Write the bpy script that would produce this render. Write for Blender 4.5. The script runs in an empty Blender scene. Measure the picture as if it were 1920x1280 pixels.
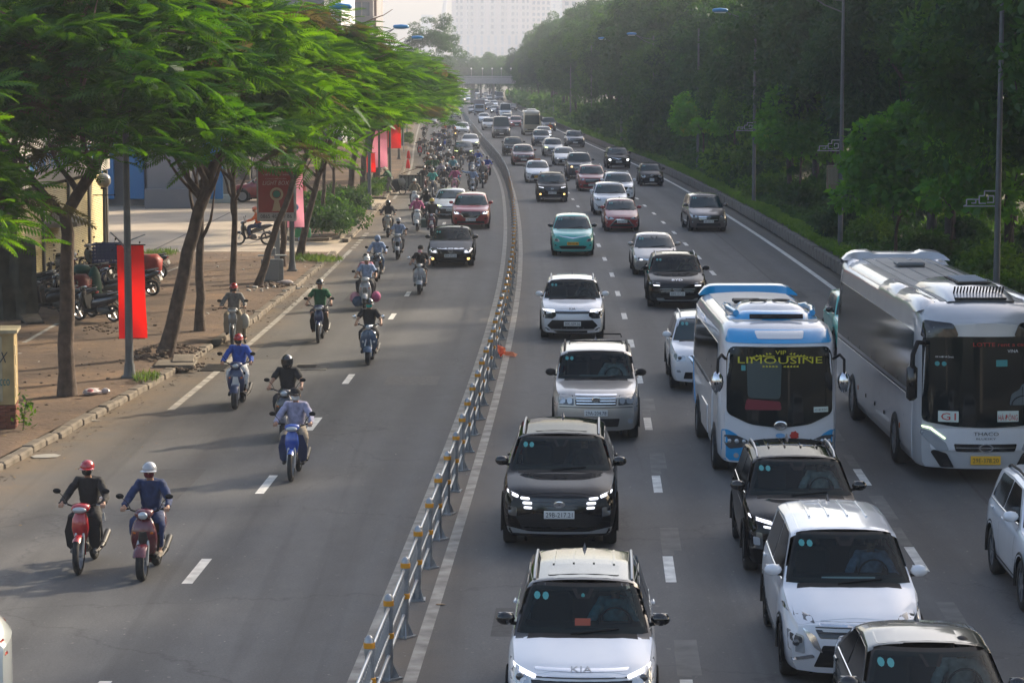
import bpy, bmesh, math, random
import numpy as np
from mathutils import Vector, Matrix, Euler
from mathutils.bvhtree import BVHTree
rnd = random.Random(7)
NR = np.random.RandomState(7)
SC = bpy.context.scene
COL = SC.collection
R = math.radians

# ------------------------------------------------------------ camera, sky, sun, exposure
EYE, FPX, PITCH = 7.5, 4740.0, math.atan(505/4740.0)
cam_d = bpy.data.cameras.new('camera'); cam = bpy.data.objects.new('camera', cam_d); COL.objects.link(cam)
cam.location = (0, 0, EYE); cam.rotation_euler = (math.pi/2-PITCH, 0, 0)
cam_d.sensor_width = 36; cam_d.lens = 36*FPX/1920; cam_d.clip_end = 6000; cam_d.clip_start = .5
SC.camera = cam
W = bpy.data.worlds.new('World'); SC.world = W; W.use_nodes = True
SUN_EL, SUN_AZ = 26.5, 48.0            # degrees; azimuth measured from straight ahead towards the right
sky = W.node_tree.nodes.new('ShaderNodeTexSky'); sky.sky_type = 'NISHITA'; sky.sun_disc = False
sky.sun_elevation = R(SUN_EL); sky.sun_rotation = R(SUN_AZ); sky.air_density = 1.0; sky.dust_density = 4.5; sky.ozone_density = .6
bg = W.node_tree.nodes['Background']; bg.inputs[1].default_value = .15
W.node_tree.links.new(sky.outputs[0], bg.inputs[0])
sd = bpy.data.lights.new('sun', 'SUN'); sd.energy = 3.6; sd.angle = R(2.4); sd.color = (1, .85, .64)
sun = bpy.data.objects.new('sun', sd); COL.objects.link(sun); sun.location = (60, 60, 80)
sv = Vector((math.sin(R(SUN_AZ))*math.cos(R(SUN_EL)), math.cos(R(SUN_AZ))*math.cos(R(SUN_EL)), math.sin(R(SUN_EL))))
sun.rotation_euler = sv.to_track_quat('Z', 'Y').to_euler()
SC.view_settings.view_transform = 'Standard'; SC.view_settings.look = 'None'
SC.view_settings.gamma = 1; SC.view_settings.use_curve_mapping = False
SC.view_settings.exposure = 1.08
HAZE = .00042                           # density of the air box built at the end
try:
    SC.cycles.max_bounces = 7; SC.cycles.transparent_max_bounces = 12; SC.cycles.volume_bounces = 0
    SC.cycles.diffuse_bounces = 2; SC.cycles.glossy_bounces = 3; SC.cycles.transmission_bounces = 4
    SC.cycles.use_adaptive_sampling = True; SC.cycles.adaptive_threshold = .015
    SC.cycles.sample_clamp_indirect = 6
except Exception: pass

# ------------------------------------------------------------ helpers
def at(px, py, z=0.):                  # a point of the photograph (1920 px wide) put down on the level z
    a = (px-960)/FPX; b = -(py-640)/FPX
    Y = math.cos(PITCH)+b*math.sin(PITCH); Z = -math.sin(PITCH)+b*math.cos(PITCH)
    t = (z-EYE)/Z
    return a*t, Y*t
def interp(x, pts):
    if x <= pts[0][0]: return pts[0][1]
    for (a, b), (c, d) in zip(pts, pts[1:]):
        if x <= c: return b+(d-b)*(x-a)/(c-a)
    return pts[-1][1]
FX = [(0,-2.7),(31,-1.52),(37,-1.3),(43,-1.09),(49,-.9),(55,-.71),(63,-.5),(71,-.32),(80,-.15),(90,-.01),(100,.07),(110,.11),(122,.11),(135,.05),(148,-.04),(160,-.17),(172,-.37),(185,-.62),(199,-.98),(213,-1.42),(227,-1.92),(241,-2.42),(258,-3.),(276,-3.55),(308,-4.6),(340,-5.6),(400,-7.4),(500,-10.),(650,-14.),(900,-20.)]
def fx(Y):                             # centre line of the fence, X at depth Y (smoothed)
    return (interp(Y-6, FX)+2*interp(Y, FX)+interp(Y+6, FX))/4
def heading(Y): return math.atan2(fx(Y+4)-fx(Y-4), 8)
KL = [(0,-10.6),(30,-9.6),(47,-8.72),(60,-8.0),(76,-7.5),(100,-7.35),(1000,-7.3)]
def kl(Y): return fx(Y)+interp(Y, KL)

def tag(o, label=None, cat=None, group=None, kind=None):
    if label: o['label'] = label
    if cat: o['category'] = cat
    if group: o['group'] = group
    if kind: o['kind'] = kind
    return o
def link(name, data, parent=None, loc=(0,0,0), rot=(0,0,0), scale=None):
    o = bpy.data.objects.new(name, data); COL.objects.link(o)
    o.location = loc; o.rotation_euler = rot
    if scale is not None: o.scale = scale if hasattr(scale, '__len__') else (scale,)*3
    if parent: o.parent = parent
    return o
def thing(name, label, cat, loc=(0,0,0), rz=0, group=None):
    o = link(name, None, None, loc, (0,0,rz)); o.empty_display_size = .2
    return tag(o, label, cat, group)

MC = {}
def mat(name, col, rough=.6, metal=0, var=0., vs=4., bump=0., bs=40., coat=0., emit=None, es=1., spec=.5, trans=0., coat_rough=.04, detail=4):
    if name in MC: return MC[name]
    m = bpy.data.materials.new(name); m.use_nodes = True; nt = m.node_tree; p = nt.nodes['Principled BSDF']
    p.inputs['Base Color'].default_value = (*col, 1); p.inputs['Roughness'].default_value = rough; p.inputs['Metallic'].default_value = metal
    p.inputs['Coat Weight'].default_value = coat; p.inputs['Coat Roughness'].default_value = coat_rough; p.inputs['Specular IOR Level'].default_value = spec
    if emit: p.inputs['Emission Color'].default_value = (*emit, 1); p.inputs['Emission Strength'].default_value = es
    if var or bump:
        tc = nt.nodes.new('ShaderNodeTexCoord')
        if var:
            n = nt.nodes.new('ShaderNodeTexNoise'); n.inputs['Scale'].default_value = vs; n.inputs['Detail'].default_value = detail
            nt.links.new(tc.outputs['Object'], n.inputs['Vector'])
            r = nt.nodes.new('ShaderNodeValToRGB'); e = r.color_ramp.elements
            e[0].position = .3; e[1].position = .72
            e[0].color = (*[c*(1-var) for c in col], 1); e[1].color = (*[min(1, c*(1+var)) for c in col], 1)
            nt.links.new(n.outputs['Fac'], r.inputs[0]); nt.links.new(r.outputs[0], p.inputs['Base Color'])
        if bump:
            n2 = nt.nodes.new('ShaderNodeTexNoise'); n2.inputs['Scale'].default_value = bs; n2.inputs['Detail'].default_value = 3
            nt.links.new(tc.outputs['Object'], n2.inputs['Vector'])
            b = nt.nodes.new('ShaderNodeBump'); b.inputs['Strength'].default_value = bump; b.inputs['Distance'].default_value = .02
            nt.links.new(n2.outputs['Fac'], b.inputs['Height']); nt.links.new(b.outputs[0], p.inputs['Normal'])
    MC[name] = m
    return m
def leafmat(name, c1, c2, tr=.45, vs=.6, c3=None, haze=0.):
    if name in MC: return MC[name]
    m = bpy.data.materials.new(name); m.use_nodes = True; nt = m.node_tree; N = nt.nodes; L = nt.links
    N.remove(N['Principled BSDF']); out = N['Material Output']
    g = N.new('ShaderNodeNewGeometry'); n = N.new('ShaderNodeTexNoise'); n.inputs['Scale'].default_value = vs; n.inputs['Detail'].default_value = 5; n.inputs['Roughness'].default_value = .75
    L.new(g.outputs['Position'], n.inputs['Vector'])
    oi = N.new('ShaderNodeObjectInfo')
    ad = N.new('ShaderNodeMath'); ad.operation = 'MULTIPLY_ADD'; ad.inputs[1].default_value = .22; L.new(oi.outputs['Random'], ad.inputs[0]); L.new(n.outputs['Fac'], ad.inputs[2])
    sb = N.new('ShaderNodeMath'); sb.operation = 'SUBTRACT'; sb.inputs[1].default_value = .11; L.new(ad.outputs[0], sb.inputs[0])
    r = N.new('ShaderNodeValToRGB'); e = r.color_ramp.elements; e[0].position = .32; e[1].position = .66
    e[0].color = (*c1, 1); e[1].color = (*c2, 1)
    if c3: x = r.color_ramp.elements.new(.78); x.color = (*c3, 1)
    L.new(sb.outputs[0], r.inputs[0])
    d = N.new('ShaderNodeBsdfDiffuse'); t = N.new('ShaderNodeBsdfTranslucent'); mx = N.new('ShaderNodeMixShader'); mx.inputs[0].default_value = tr
    hs = N.new('ShaderNodeHueSaturation'); hs.inputs['Hue'].default_value = .47; hs.inputs['Saturation'].default_value = 1.1; hs.inputs['Value'].default_value = 2.0
    L.new(r.outputs[0], d.inputs[0]); L.new(r.outputs[0], hs.inputs['Color']); L.new(hs.outputs[0], t.inputs[0]); L.new(d.outputs[0], mx.inputs[1]); L.new(t.outputs[0], mx.inputs[2])
    gl = N.new('ShaderNodeBsdfGlossy'); gl.inputs['Roughness'].default_value = .42; gl.inputs['Color'].default_value = (.7,.75,.8,1)
    m2 = N.new('ShaderNodeMixShader'); m2.inputs[0].default_value = .025
    L.new(mx.outputs[0], m2.inputs[1]); L.new(gl.outputs[0], m2.inputs[2]); L.new(m2.outputs[0], out.inputs[0])
    MC[name] = m
    return m

class MB:                               # collects shapes into one mesh
    def __init__(s): s.v = []; s.f = []; s.m = []; s.cur = 0
    def add(s, vs, fs):
        o = len(s.v); s.v += [tuple(v) for v in vs]; s.f += [tuple(i+o for i in f) for f in fs]; s.m += [s.cur]*len(fs); return s
    def box(s, c, d, rz=0, taper=1., bev=0., rx=0, ry=0):
        x, y, z = d[0]/2, d[1]/2, d[2]/2
        E = Euler((rx, ry, rz)).to_matrix()
        if bev <= 0:
            vs = [Vector((sx*x*(taper if sz > 0 else 1), sy*y*(taper if sz > 0 else 1), sz*z)) for sz in (-1,1) for sx, sy in ((-1,-1),(1,-1),(1,1),(-1,1))]
            fs = [(3,2,1,0),(4,5,6,7),(0,1,5,4),(1,2,6,5),(2,3,7,6),(3,0,4,7)]
        else:
            b = min(bev, x*.9, y*.9, z*.9); vs = []; fs = []
            prof = [(-z, b), (-z+b, 0), (z-b, 0), (z, b)]
            for zz, ins in prof:
                t = taper if zz > 0 else 1
                X = x*t; Y = y*t
                q = b if ins == 0 else b*1.0
                i = ins
                ring = [(-X+q+0, -Y+i), (X-q, -Y+i), (X-i, -Y+q), (X-i, Y-q), (X-q, Y-i), (-X+q, Y-i), (-X+i, Y-q), (-X+i, -Y+q)]
                vs += [Vector((a, c2, zz)) for a, c2 in ring]
            for k in range(3):
                for j in range(8): fs.append((k*8+j, k*8+(j+1) % 8, (k+1)*8+(j+1) % 8, (k+1)*8+j))
            fs += [tuple(range(7, -1, -1)), tuple(range(24, 32))]
        return s.add([E @ v+Vector(c) for v in vs], fs)
    def tube(s, pts, r, n=8, caps=True, flat=1.):
        pts = [Vector(p) for p in pts]; rs = r if hasattr(r, '__len__') else [r]*len(pts)
        vs = []; prev = None
        for i, p in enumerate(pts):
            d = (pts[min(i+1, len(pts)-1)]-pts[max(i-1, 0)]).normalized()
            if prev is None:
                a = Vector((0,0,1)) if abs(d.z) < .9 else Vector((1,0,0)); u = d.cross(a).normalized()
            else: u = (prev-d*prev.dot(d)).normalized()
            prev = u; w = d.cross(u)
            for k in range(n):
                t = 2*math.pi*k/n; vs.append(p+(u*math.cos(t)+w*math.sin(t)*flat)*rs[i])
        fs = [(i*n+k, i*n+(k+1) % n, (i+1)*n+(k+1) % n, (i+1)*n+k) for i in range(len(pts)-1) for k in range(n)]
        if caps: fs += [tuple(range(n-1, -1, -1)), tuple((len(pts)-1)*n+k for k in range(n))]
        return s.add(vs, fs)
    def lathe(s, prof, n=16, axis='z', c=(0,0,0), a0=0., a1=2*math.pi, mtx=None):      # prof: (r, h)
        full = abs(a1-a0-2*math.pi) < 1e-6; k = n if full else n+1; vs = []
        for r, h in prof:
            for j in range(k):
                t = a0+(a1-a0)*j/n; x, y = r*math.cos(t), r*math.sin(t)
                v = {'z': (x, y, h), 'x': (h, x, y), 'y': (x, h, y)}[axis]
                v = Vector(v)
                if mtx: v = mtx @ v
                vs.append(v+Vector(c))
        fs = []
        for i in range(len(prof)-1):
            for j in range(n):
                j2 = (j+1) % k if full else j+1
                fs.append((i*k+j, i*k+j2, (i+1)*k+j2, (i+1)*k+j))
        return s.add(vs, fs)
    def ball(s, c, r, n=10, mtx=None):
        r = r if hasattr(r, '__len__') else (r, r, r)
        prof = [(math.sin(math.pi*i/(n//2+1)), -math.cos(math.pi*i/(n//2+1))) for i in range(n//2+2)]
        q = Matrix.Diagonal((*r, 1)).to_3x3()
        if mtx: q = mtx.to_3x3() @ q
        return s.lathe([(max(a, 1e-4), b) for a, b in prof], n, 'z', c, mtx=q)
    def prism(s, poly, a, b, axis='x'):   # polygon in the plane across the axis
        n = len(poly); vs = []
        for h in (a, b):
            for p, q in poly: vs.append({'x': (h, p, q), 'y': (p, h, q), 'z': (p, q, h)}[axis])
        return s.add(vs, [tuple(range(n-1, -1, -1)), tuple(range(n, 2*n))]+[(i, (i+1) % n, n+(i+1) % n, n+i) for i in range(n)])
    def mat(s, i): s.cur = i; return s
    def mesh(s, name, mats, smooth=None):
        me = bpy.data.meshes.new(name); me.from_pydata(s.v, [], s.f)
        bm = bmesh.new(); bm.from_mesh(me)
        for f, i in zip(bm.faces, s.m): f.material_index = i
        bmesh.ops.remove_doubles(bm, verts=bm.verts, dist=1e-5)
        bmesh.ops.recalc_face_normals(bm, faces=bm.faces)
        if smooth is not None:
            for f in bm.faces: f.smooth = True
            for e in bm.edges:
                if len(e.link_faces) == 2 and e.calc_face_angle(0) > R(smooth): e.smooth = False
        bm.to_mesh(me); bm.free()
        for m in (mats if hasattr(mats, '__len__') else [mats]): me.materials.append(m)
        return me
    def obj(s, name, mats, parent=None, smooth=None, loc=(0,0,0), rot=(0,0,0)):
        return link(name, s.mesh(name, mats, smooth), parent, loc, rot)

def text_mesh(txt, name='text', depth=0., bold=0., shear=0.):
    c = bpy.data.curves.new(name, 'FONT'); c.body = txt; c.align_x = 'CENTER'; c.align_y = 'CENTER'; c.size = 1; c.resolution_u = 2
    c.offset = bold; c.extrude = depth; c.shear = shear
    o = bpy.data.objects.new(name, c); COL.objects.link(o)
    dg = bpy.context.evaluated_depsgraph_get(); dg.update()
    me = bpy.data.meshes.new_from_object(o.evaluated_get(dg)); bpy.data.objects.remove(o); bpy.data.curves.remove(c)
    co = np.array([v.co[:] for v in me.vertices])
    if len(co) == 0: return me, co, 1, 1
    mn, mx = co.min(0), co.max(0); co[:, 0] -= (mn[0]+mx[0])/2; co[:, 1] -= (mn[1]+mx[1])/2
    return me, co, max(mx[0]-mn[0], 1e-3), max(mx[1]-mn[1], 1e-3)

class Template:                          # a thing kept as a list of parts, put down as often as wanted on shared meshes
    def __init__(s): s.p = []; s.bvh = None
    def add(s, name, mesh, parent=-1, label=None, loc=(0,0,0), rot=(0,0,0)):
        s.p.append((name, mesh, parent, label, loc, rot)); return len(s.p)-1
    def put(s, root, mp={}, drop=(), relabel={}):
        out = []
        for name, me, par, lab, loc, rot in s.p:
            if name in drop or (par >= 0 and out[par] is None): out.append(None); continue
            o = bpy.data.objects.new(name, me); COL.objects.link(o)
            o.parent = root if par < 0 else out[par]; o.location = loc; o.rotation_euler = rot
            if lab: o['label'] = lab
            if name in relabel: o['label'] = relabel[name]
            for i, sl in enumerate(o.material_slots):
                if me.materials[i].name in mp: sl.link = 'OBJECT'; sl.material = mp[me.materials[i].name]
            out.append(o)
        return out

# project a flat shape on to a body: plane 'front' (x,z, looking +Y), 'rear', 'top' (x,y), 'left'/'right' (y,z)
PL = {'front': (lambda a, b: Vector((a, -3, b)), Vector((0,1,0))), 'rear': (lambda a, b: Vector((a, 30, b)), Vector((0,-1,0))),
      'top': (lambda a, b: Vector((a, b, 9)), Vector((0,0,-1))), 'left': (lambda a, b: Vector((-5, a, b)), Vector((1,0,0))), 'right': (lambda a, b: Vector((5, a, b)), Vector((-1,0,0)))}
def cast(bvh, plane, a, b, off, last=None):
    o, d = PL[plane]; h = bvh.ray_cast(o(a, b), d)
    if h[0] is None: return last
    return h[0]-d*off
def rounded(poly, r, n=3):
    out = []; P = [Vector(p) for p in poly]; k = len(P)
    for i in range(k):
        p, a, b = P[i], P[i-1], P[(i+1) % k]
        ra = min(r, (a-p).length*.45); rb = min(r, (b-p).length*.45)
        A = p+(a-p).normalized()*ra; B = p+(b-p).normalized()*rb
        for j in range(n+1):
            t = j/n; q = (A*(1-t)+p*t)*(1-t)+(p*(1-t)+B*t)*t; out.append((q.x, q.y))
    return out
def patch_bm(bvh, poly, plane, off=.006, res=.12, skirt=.02):
    bm = bmesh.new(); vs = [bm.verts.new((a, b, 0)) for a, b in poly]; bm.faces.new(vs)
    xs = [p[0] for p in poly]; ys = [p[1] for p in poly]
    for k, (lo, hi) in enumerate(((min(xs), max(xs)), (min(ys), max(ys)))):
        n = int((hi-lo)/res); n = min(n, 30)
        for i in range(1, n+1):
            q = lo+(hi-lo)*i/(n+1); co = (q,0,0) if k == 0 else (0,q,0); no = (1,0,0) if k == 0 else (0,1,0)
            bmesh.ops.bisect_plane(bm, geom=bm.verts[:]+bm.edges[:]+bm.faces[:], plane_co=co, plane_no=no)
    bmesh.ops.triangulate(bm, faces=[f for f in bm.faces if len(f.verts) > 4])
    last = None; bad = []
    for v in bm.verts:
        q = cast(bvh, plane, v.co.x, v.co.y, off)
        if q is None: bad.append(v)
        else: v.co = q; last = q
    if bad: bmesh.ops.delete(bm, geom=bad, context='VERTS')
    if skirt and len(bm.faces):
        d = PL[plane][1]
        be = [e for e in bm.edges if len(e.link_faces) == 1]
        r = bmesh.ops.extrude_edge_only(bm, edges=be)
        for v in r['geom']:
            if isinstance(v, bmesh.types.BMVert): v.co += d*(skirt+off)
    bmesh.ops.recalc_face_normals(bm, faces=bm.faces)
    return bm
def patch(bvh, polys, plane, name, mt, off=.006, res=.12, skirt=.02, smooth=40):
    me = bpy.data.meshes.new(name); tot = bmesh.new()
    if polys and not hasattr(polys[0][0], '__len__'): polys = [polys]
    for po in polys:
        b = patch_bm(bvh, po, plane, off, res, skirt); tmp = bpy.data.meshes.new('t'); b.to_mesh(tmp); b.free(); tot.from_mesh(tmp); bpy.data.meshes.remove(tmp)
    for f in tot.faces: f.smooth = True
    for e in tot.edges:
        if len(e.link_faces) == 2 and e.calc_face_angle(0) > R(smooth): e.smooth = False
    tot.to_mesh(me); tot.free(); me.materials.append(mt)
    return me
def text_on(bvh, txt, plane, cx, cy, w, h, mt, off=.014, name='lettering', shear=0., bold=0.):
    me, co, tw, th = text_mesh(txt, name, 0, bold, shear); sx = w/tw; sy = h/th
    flip = -1 if plane in ('rear', 'right') and plane == 'rear' else 1
    p0 = cast(bvh, plane, cx, cy, off) or Vector((cx, 0, cy))
    for v, c in zip(me.vertices, co):
        a = cx+c[0]*sx*flip*(-1 if plane == 'left' else 1); b = cy+c[1]*sy
        q = cast(bvh, plane, a, b, off); v.co = q if q is not None else p0
    me.materials.clear(); me.materials.append(mt)
    return me
def text_flat(txt, w, h, mt, name='lettering', bold=0., shear=0.):   # lettering in the XZ plane facing -Y, centred
    me, co, tw, th = text_mesh(txt, name, 0, bold, shear)
    for v, c in zip(me.vertices, co): v.co = (c[0]*w/tw, 0, c[1]*h/th)
    me.materials.clear(); me.materials.append(mt)
    return me

# ------------------------------------------------------------ the setting: ground, carriageways, markings
def asphalt():
    m = bpy.data.materials.new('asphalt'); m.use_nodes = True; nt = m.node_tree; N = nt.nodes; L = nt.links; p = N['Principled BSDF']
    g = N.new('ShaderNodeNewGeometry')
    def noise(sc, det=4, rough=.6, stretch=None):
        n = N.new('ShaderNodeTexNoise'); n.inputs['Scale'].default_value = sc; n.inputs['Detail'].default_value = det; n.inputs['Roughness'].default_value = rough
        if stretch:
            mp = N.new('ShaderNodeMapping'); mp.inputs['Scale'].default_value = stretch; L.new(g.outputs['Position'], mp.inputs[0]); L.new(mp.outputs[0], n.inputs['Vector'])
        else: L.new(g.outputs['Position'], n.inputs['Vector'])
        return n
    def ramp(src, a, b, ca, cb):
        r = N.new('ShaderNodeValToRGB'); e = r.color_ramp.elements; e[0].position = a; e[1].position = b; e[0].color = (*ca, 1); e[1].color = (*cb, 1); L.new(src, r.inputs[0]); return r
    def mix(a, b, fac, mode='MIX', f=1.):
        x = N.new('ShaderNodeMixRGB'); x.blend_type = mode; L.new(a, x.inputs[1])
        if hasattr(b, 'links'): L.new(b, x.inputs[2])
        else: x.inputs[2].default_value = (*b, 1)
        if hasattr(fac, 'links'): L.new(fac, x.inputs[0])
        else: x.inputs[0].default_value = fac
        return x
    base = ramp(noise(.22, 6, .65, (1.6, .35, 1)).outputs['Fac'], .3, .75, (.074,.074,.074), (.108,.108,.107))
    fine = ramp(noise(26, 4, .85).outputs['Fac'], .28, .76, (.62,.62,.62), (1.4,1.4,1.4))
    c = mix(base.outputs[0], fine.outputs[0], .8, 'MULTIPLY')
    mid = ramp(noise(2.2, 5, .7, (1,.4,1)).outputs['Fac'], .3, .7, (.88,.88,.88), (1.1,1.1,1.1)); c = mix(c.outputs[0], mid.outputs[0], 1., 'MULTIPLY')
    smear = ramp(noise(.9, 3, .5, (3.2,.05,1)).outputs['Fac'], .56, .68, (1,1,1), (.80,.80,.80)); c = mix(c.outputs[0], smear.outputs[0], .8, 'MULTIPLY')
    specks = ramp(noise(9, 2, .5).outputs['Fac'], .70, .76, (0,0,0), (1,1,1))
    c = mix(c.outputs[0], (.2,.19,.17), specks.outputs[0]); c.inputs[0].default_value = 0
    # wheel tracks and the dusty gutter follow the road's own offset attribute
    at_ = N.new('ShaderNodeAttribute'); at_.attribute_name = 'off'
    wv = N.new('ShaderNodeMath'); wv.operation = 'SINE'; ml = N.new('ShaderNodeMath'); ml.operation = 'MULTIPLY'; ml.inputs[1].default_value = 2*math.pi/1.85
    L.new(at_.outputs['Fac'], ml.inputs[0]); L.new(ml.outputs[0], wv.inputs[0])
    tr = ramp(wv.outputs[0], .0, 1., (1.08,1.08,1.08), (.80,.80,.81)); c = mix(c.outputs[0], tr.outputs[0], 1., 'MULTIPLY')
    at2 = N.new('ShaderNodeAttribute'); at2.attribute_name = 'dirt'
    dn = noise(.5, 6, .7); ad = N.new('ShaderNodeMath'); ad.operation = 'MULTIPLY'; L.new(at2.outputs['Fac'], ad.inputs[0])
    dr = ramp(dn.outputs['Fac'], .28, .62, (.15,.15,.15), (1,1,1)); L.new(dr.outputs[0], ad.inputs[1])
    c = mix(c.outputs[0], (.17,.125,.08), ad.outputs[0])
    cr = N.new('ShaderNodeTexVoronoi'); cr.feature = 'DISTANCE_TO_EDGE'; cr.inputs['Scale'].default_value = .16
    nn = noise(1.3, 4); vm = N.new('ShaderNodeVectorMath'); vm.operation = 'MULTIPLY_ADD'; vm.inputs[1].default_value = (1.4,1.4,0); L.new(nn.outputs['Color'], vm.inputs[0]); L.new(g.outputs['Position'], vm.inputs[2]); L.new(vm.outputs[0], cr.inputs['Vector'])
    ck = ramp(cr.outputs['Distance'], .0, .006, (.62,.62,.62), (1,1,1)); c = mix(c.outputs[0], ck.outputs[0], .8, 'MULTIPLY')
    L.new(c.outputs[0], p.inputs['Base Color']); p.inputs['Roughness'].default_value = .72; p.inputs['Specular IOR Level'].default_value = .35
    b = N.new('ShaderNodeBump'); b.inputs['Strength'].default_value = .35; b.inputs['Distance'].default_value = .012; L.new(noise(60, 2, .7).outputs['Fac'], b.inputs['Height']); L.new(b.outputs[0], p.inputs['Normal'])
    return m
ASPH = asphalt()
YS = [8+i*2. for i in range(60)]+[128+i*5. for i in range(50)]+[378+i*14 for i in range(50)]
def strip(name, offs, z, mt, ys=YS, base=fx, attr=None, kind='structure', thick=0):
    V = []; F = []; k = len(offs)
    for Y in ys:
        for o in offs:
            oo = o(Y) if callable(o) else o
            V.append((base(Y)+oo, Y, z))
    for i in range(len(ys)-1):
        for j in range(k-1): F.append((i*k+j, i*k+j+1, (i+1)*k+j+1, (i+1)*k+j))
    me = bpy.data.meshes.new(name); me.from_pydata(V, [], F); me.materials.append(mt)
    if attr:
        for an, fn in attr.items():
            a = me.attributes.new(an, 'FLOAT', 'POINT'); a.data.foreach_set('value', [fn(v[0]-base(v[1]), v[1]) for v in V])
    o = link(name, me)
    if kind: o['kind'] = kind
    return o
offs = [lambda Y: interp(Y, KL)-.02]+[-7.2+i*.45 for i in range(16)]+[0]+[.4+i*.5 for i in range(24)]
def dirt(o, Y):
    d = o-interp(Y, KL)
    a = max(0, 1-d/1.6)*.95+.22*max(0, 1-d/4)*(1 if Y < 75 else .3)
    b = max(0, 1-abs(o)/.9)*.55
    e = max(0, 1-(12.2-o)/1.1)*.7
    return min(1, max(a, b, e))
road = strip('road', offs, 0, ASPH, attr={'off': lambda o, Y: o, 'dirt': dirt})
m = mat('soil_ground', (.10,.09,.065), .95, var=.35, vs=.15, bump=.4, bs=3)
g = MB().box((0, 1700, -.35), (2560, 3740, .5)).obj('ground', m); g['kind'] = 'structure'

WPAINT = mat('road_paint', (.62,.61,.57), .7, var=.28, vs=3.5)
WOLD = mat('worn_road_paint', (.30,.28,.245), .8, var=.45, vs=2.5)
FAINT = mat('faint_road_paint', (.125,.122,.115), .8, var=.3, vs=3)
def line(name, off, w, y0, y1, mt, z=.004):
    ys = [y0+(y1-y0)*i/max(2, int((y1-y0)/3)) for i in range(max(2, int((y1-y0)/3))+1)]
    return strip(name, [off-w/2, off+w/2], z, mt, ys)
line('edge_line', -.42, .17, 12, 640, WOLD); line('edge_line', .27, .17, 12, 640, WOLD)
line('edge_line', 11.25, .2, 20, 640, WPAINT); line('edge_line', -6.93, .17, 56, 107, WOLD)
line('edge_line', -6.95, .17, 150, 400, WOLD)
for k in range(7): line('lane_marking', -6.9, .2, 108+k*1.6, 108.8+k*1.6, WOLD)
def dash(off, ph, mt=WPAINT, y1=460):
    Y = ph
    while Y < y1:
        d = line('lane_marking', off+rnd.uniform(-.02,.02), .16, Y, Y+rnd.uniform(1.9,2.1), mt)
        if Y < 130 and rnd.random() < .6 and off > 0:
            line('lane_marking', off, .18, Y+2.1, Y+3.7, FAINT, .003)
        Y += 8.0
dash(-3.48, 12.7, y1=400); dash(3.68, 12.8); dash(7.5, 13.6)
for k in range(6): line('lane_marking', 7.52, .26, 33+k*9.1, 35.4+k*9.1, FAINT, .0025)
for k in range(4): line('lane_marking', 3.75, .30, 31+k*8.3, 33+k*8.3, FAINT, .0025)
PATCH = [mat('asphalt_patch', (.060,.059,.058), .85, var=.25, vs=9, bump=.3, bs=50), mat('asphalt_patch_pale', (.115,.110,.102), .85, var=.2, vs=9, bump=.3, bs=50)]
for o_, w_, y0, y1, k in ((-5.3,.9,44,47.5,0),(-1.9,1.3,60.5,62.3,1),(-6.1,.8,66,69.5,0),(-4.9,1.1,83,86,0),(5.6,.06,34,120,0),(5.5,1.2,57,60.5,1),(9.3,1.4,84,87,0),(9.4,.07,40,130,0),(1.9,1.2,66,67.4,1),(1.6,.9,33.2,35,0)):
    line('asphalt_patch' if w_ > .3 else 'tar_seam', o_, w_, y0, y1, PATCH[k], .0016+.0001*len(bpy.data.objects)%.0007)
# faint patches of newer asphalt, manhole and gutter grate
m = mat('iron', (.055,.05,.045), .6, .3, var=.3, vs=6, bump=.5, bs=30)
x, y = at(575, 688)
mh = thing('manhole_cover', 'square rusty manhole cover set in the left carriageway before the teal scooter', 'manhole cover', (x, y, .004))
b = MB().box((0,0,.006), (1.1,1.5,.012)); b.obj('frame', mat('patch_concrete', (.10,.095,.085), .9, var=.2, vs=6), mh)
b = MB(); b.lathe([(.001,.022),(.36,.022),(.36,.012)], 20)
for i in range(5): b.box((0, -.24+i*.12, .026), (.5,.03,.008))
b.obj('cover', m, mh)
x, y = at(405, 690)
dg_ = thing('drain_grate', 'slotted drain grate in the gutter beside the broken kerb inlet', 'drain grate', (x, y, .006), -.05)
b = MB()
for i in range(12): b.box((0, -.66+i*.12, .01), (.62,.05,.03))
for s in (-.32, .32): b.box((s, 0, .012), (.05,1.5,.036))
b.obj('grate', m, dg_)

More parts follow.
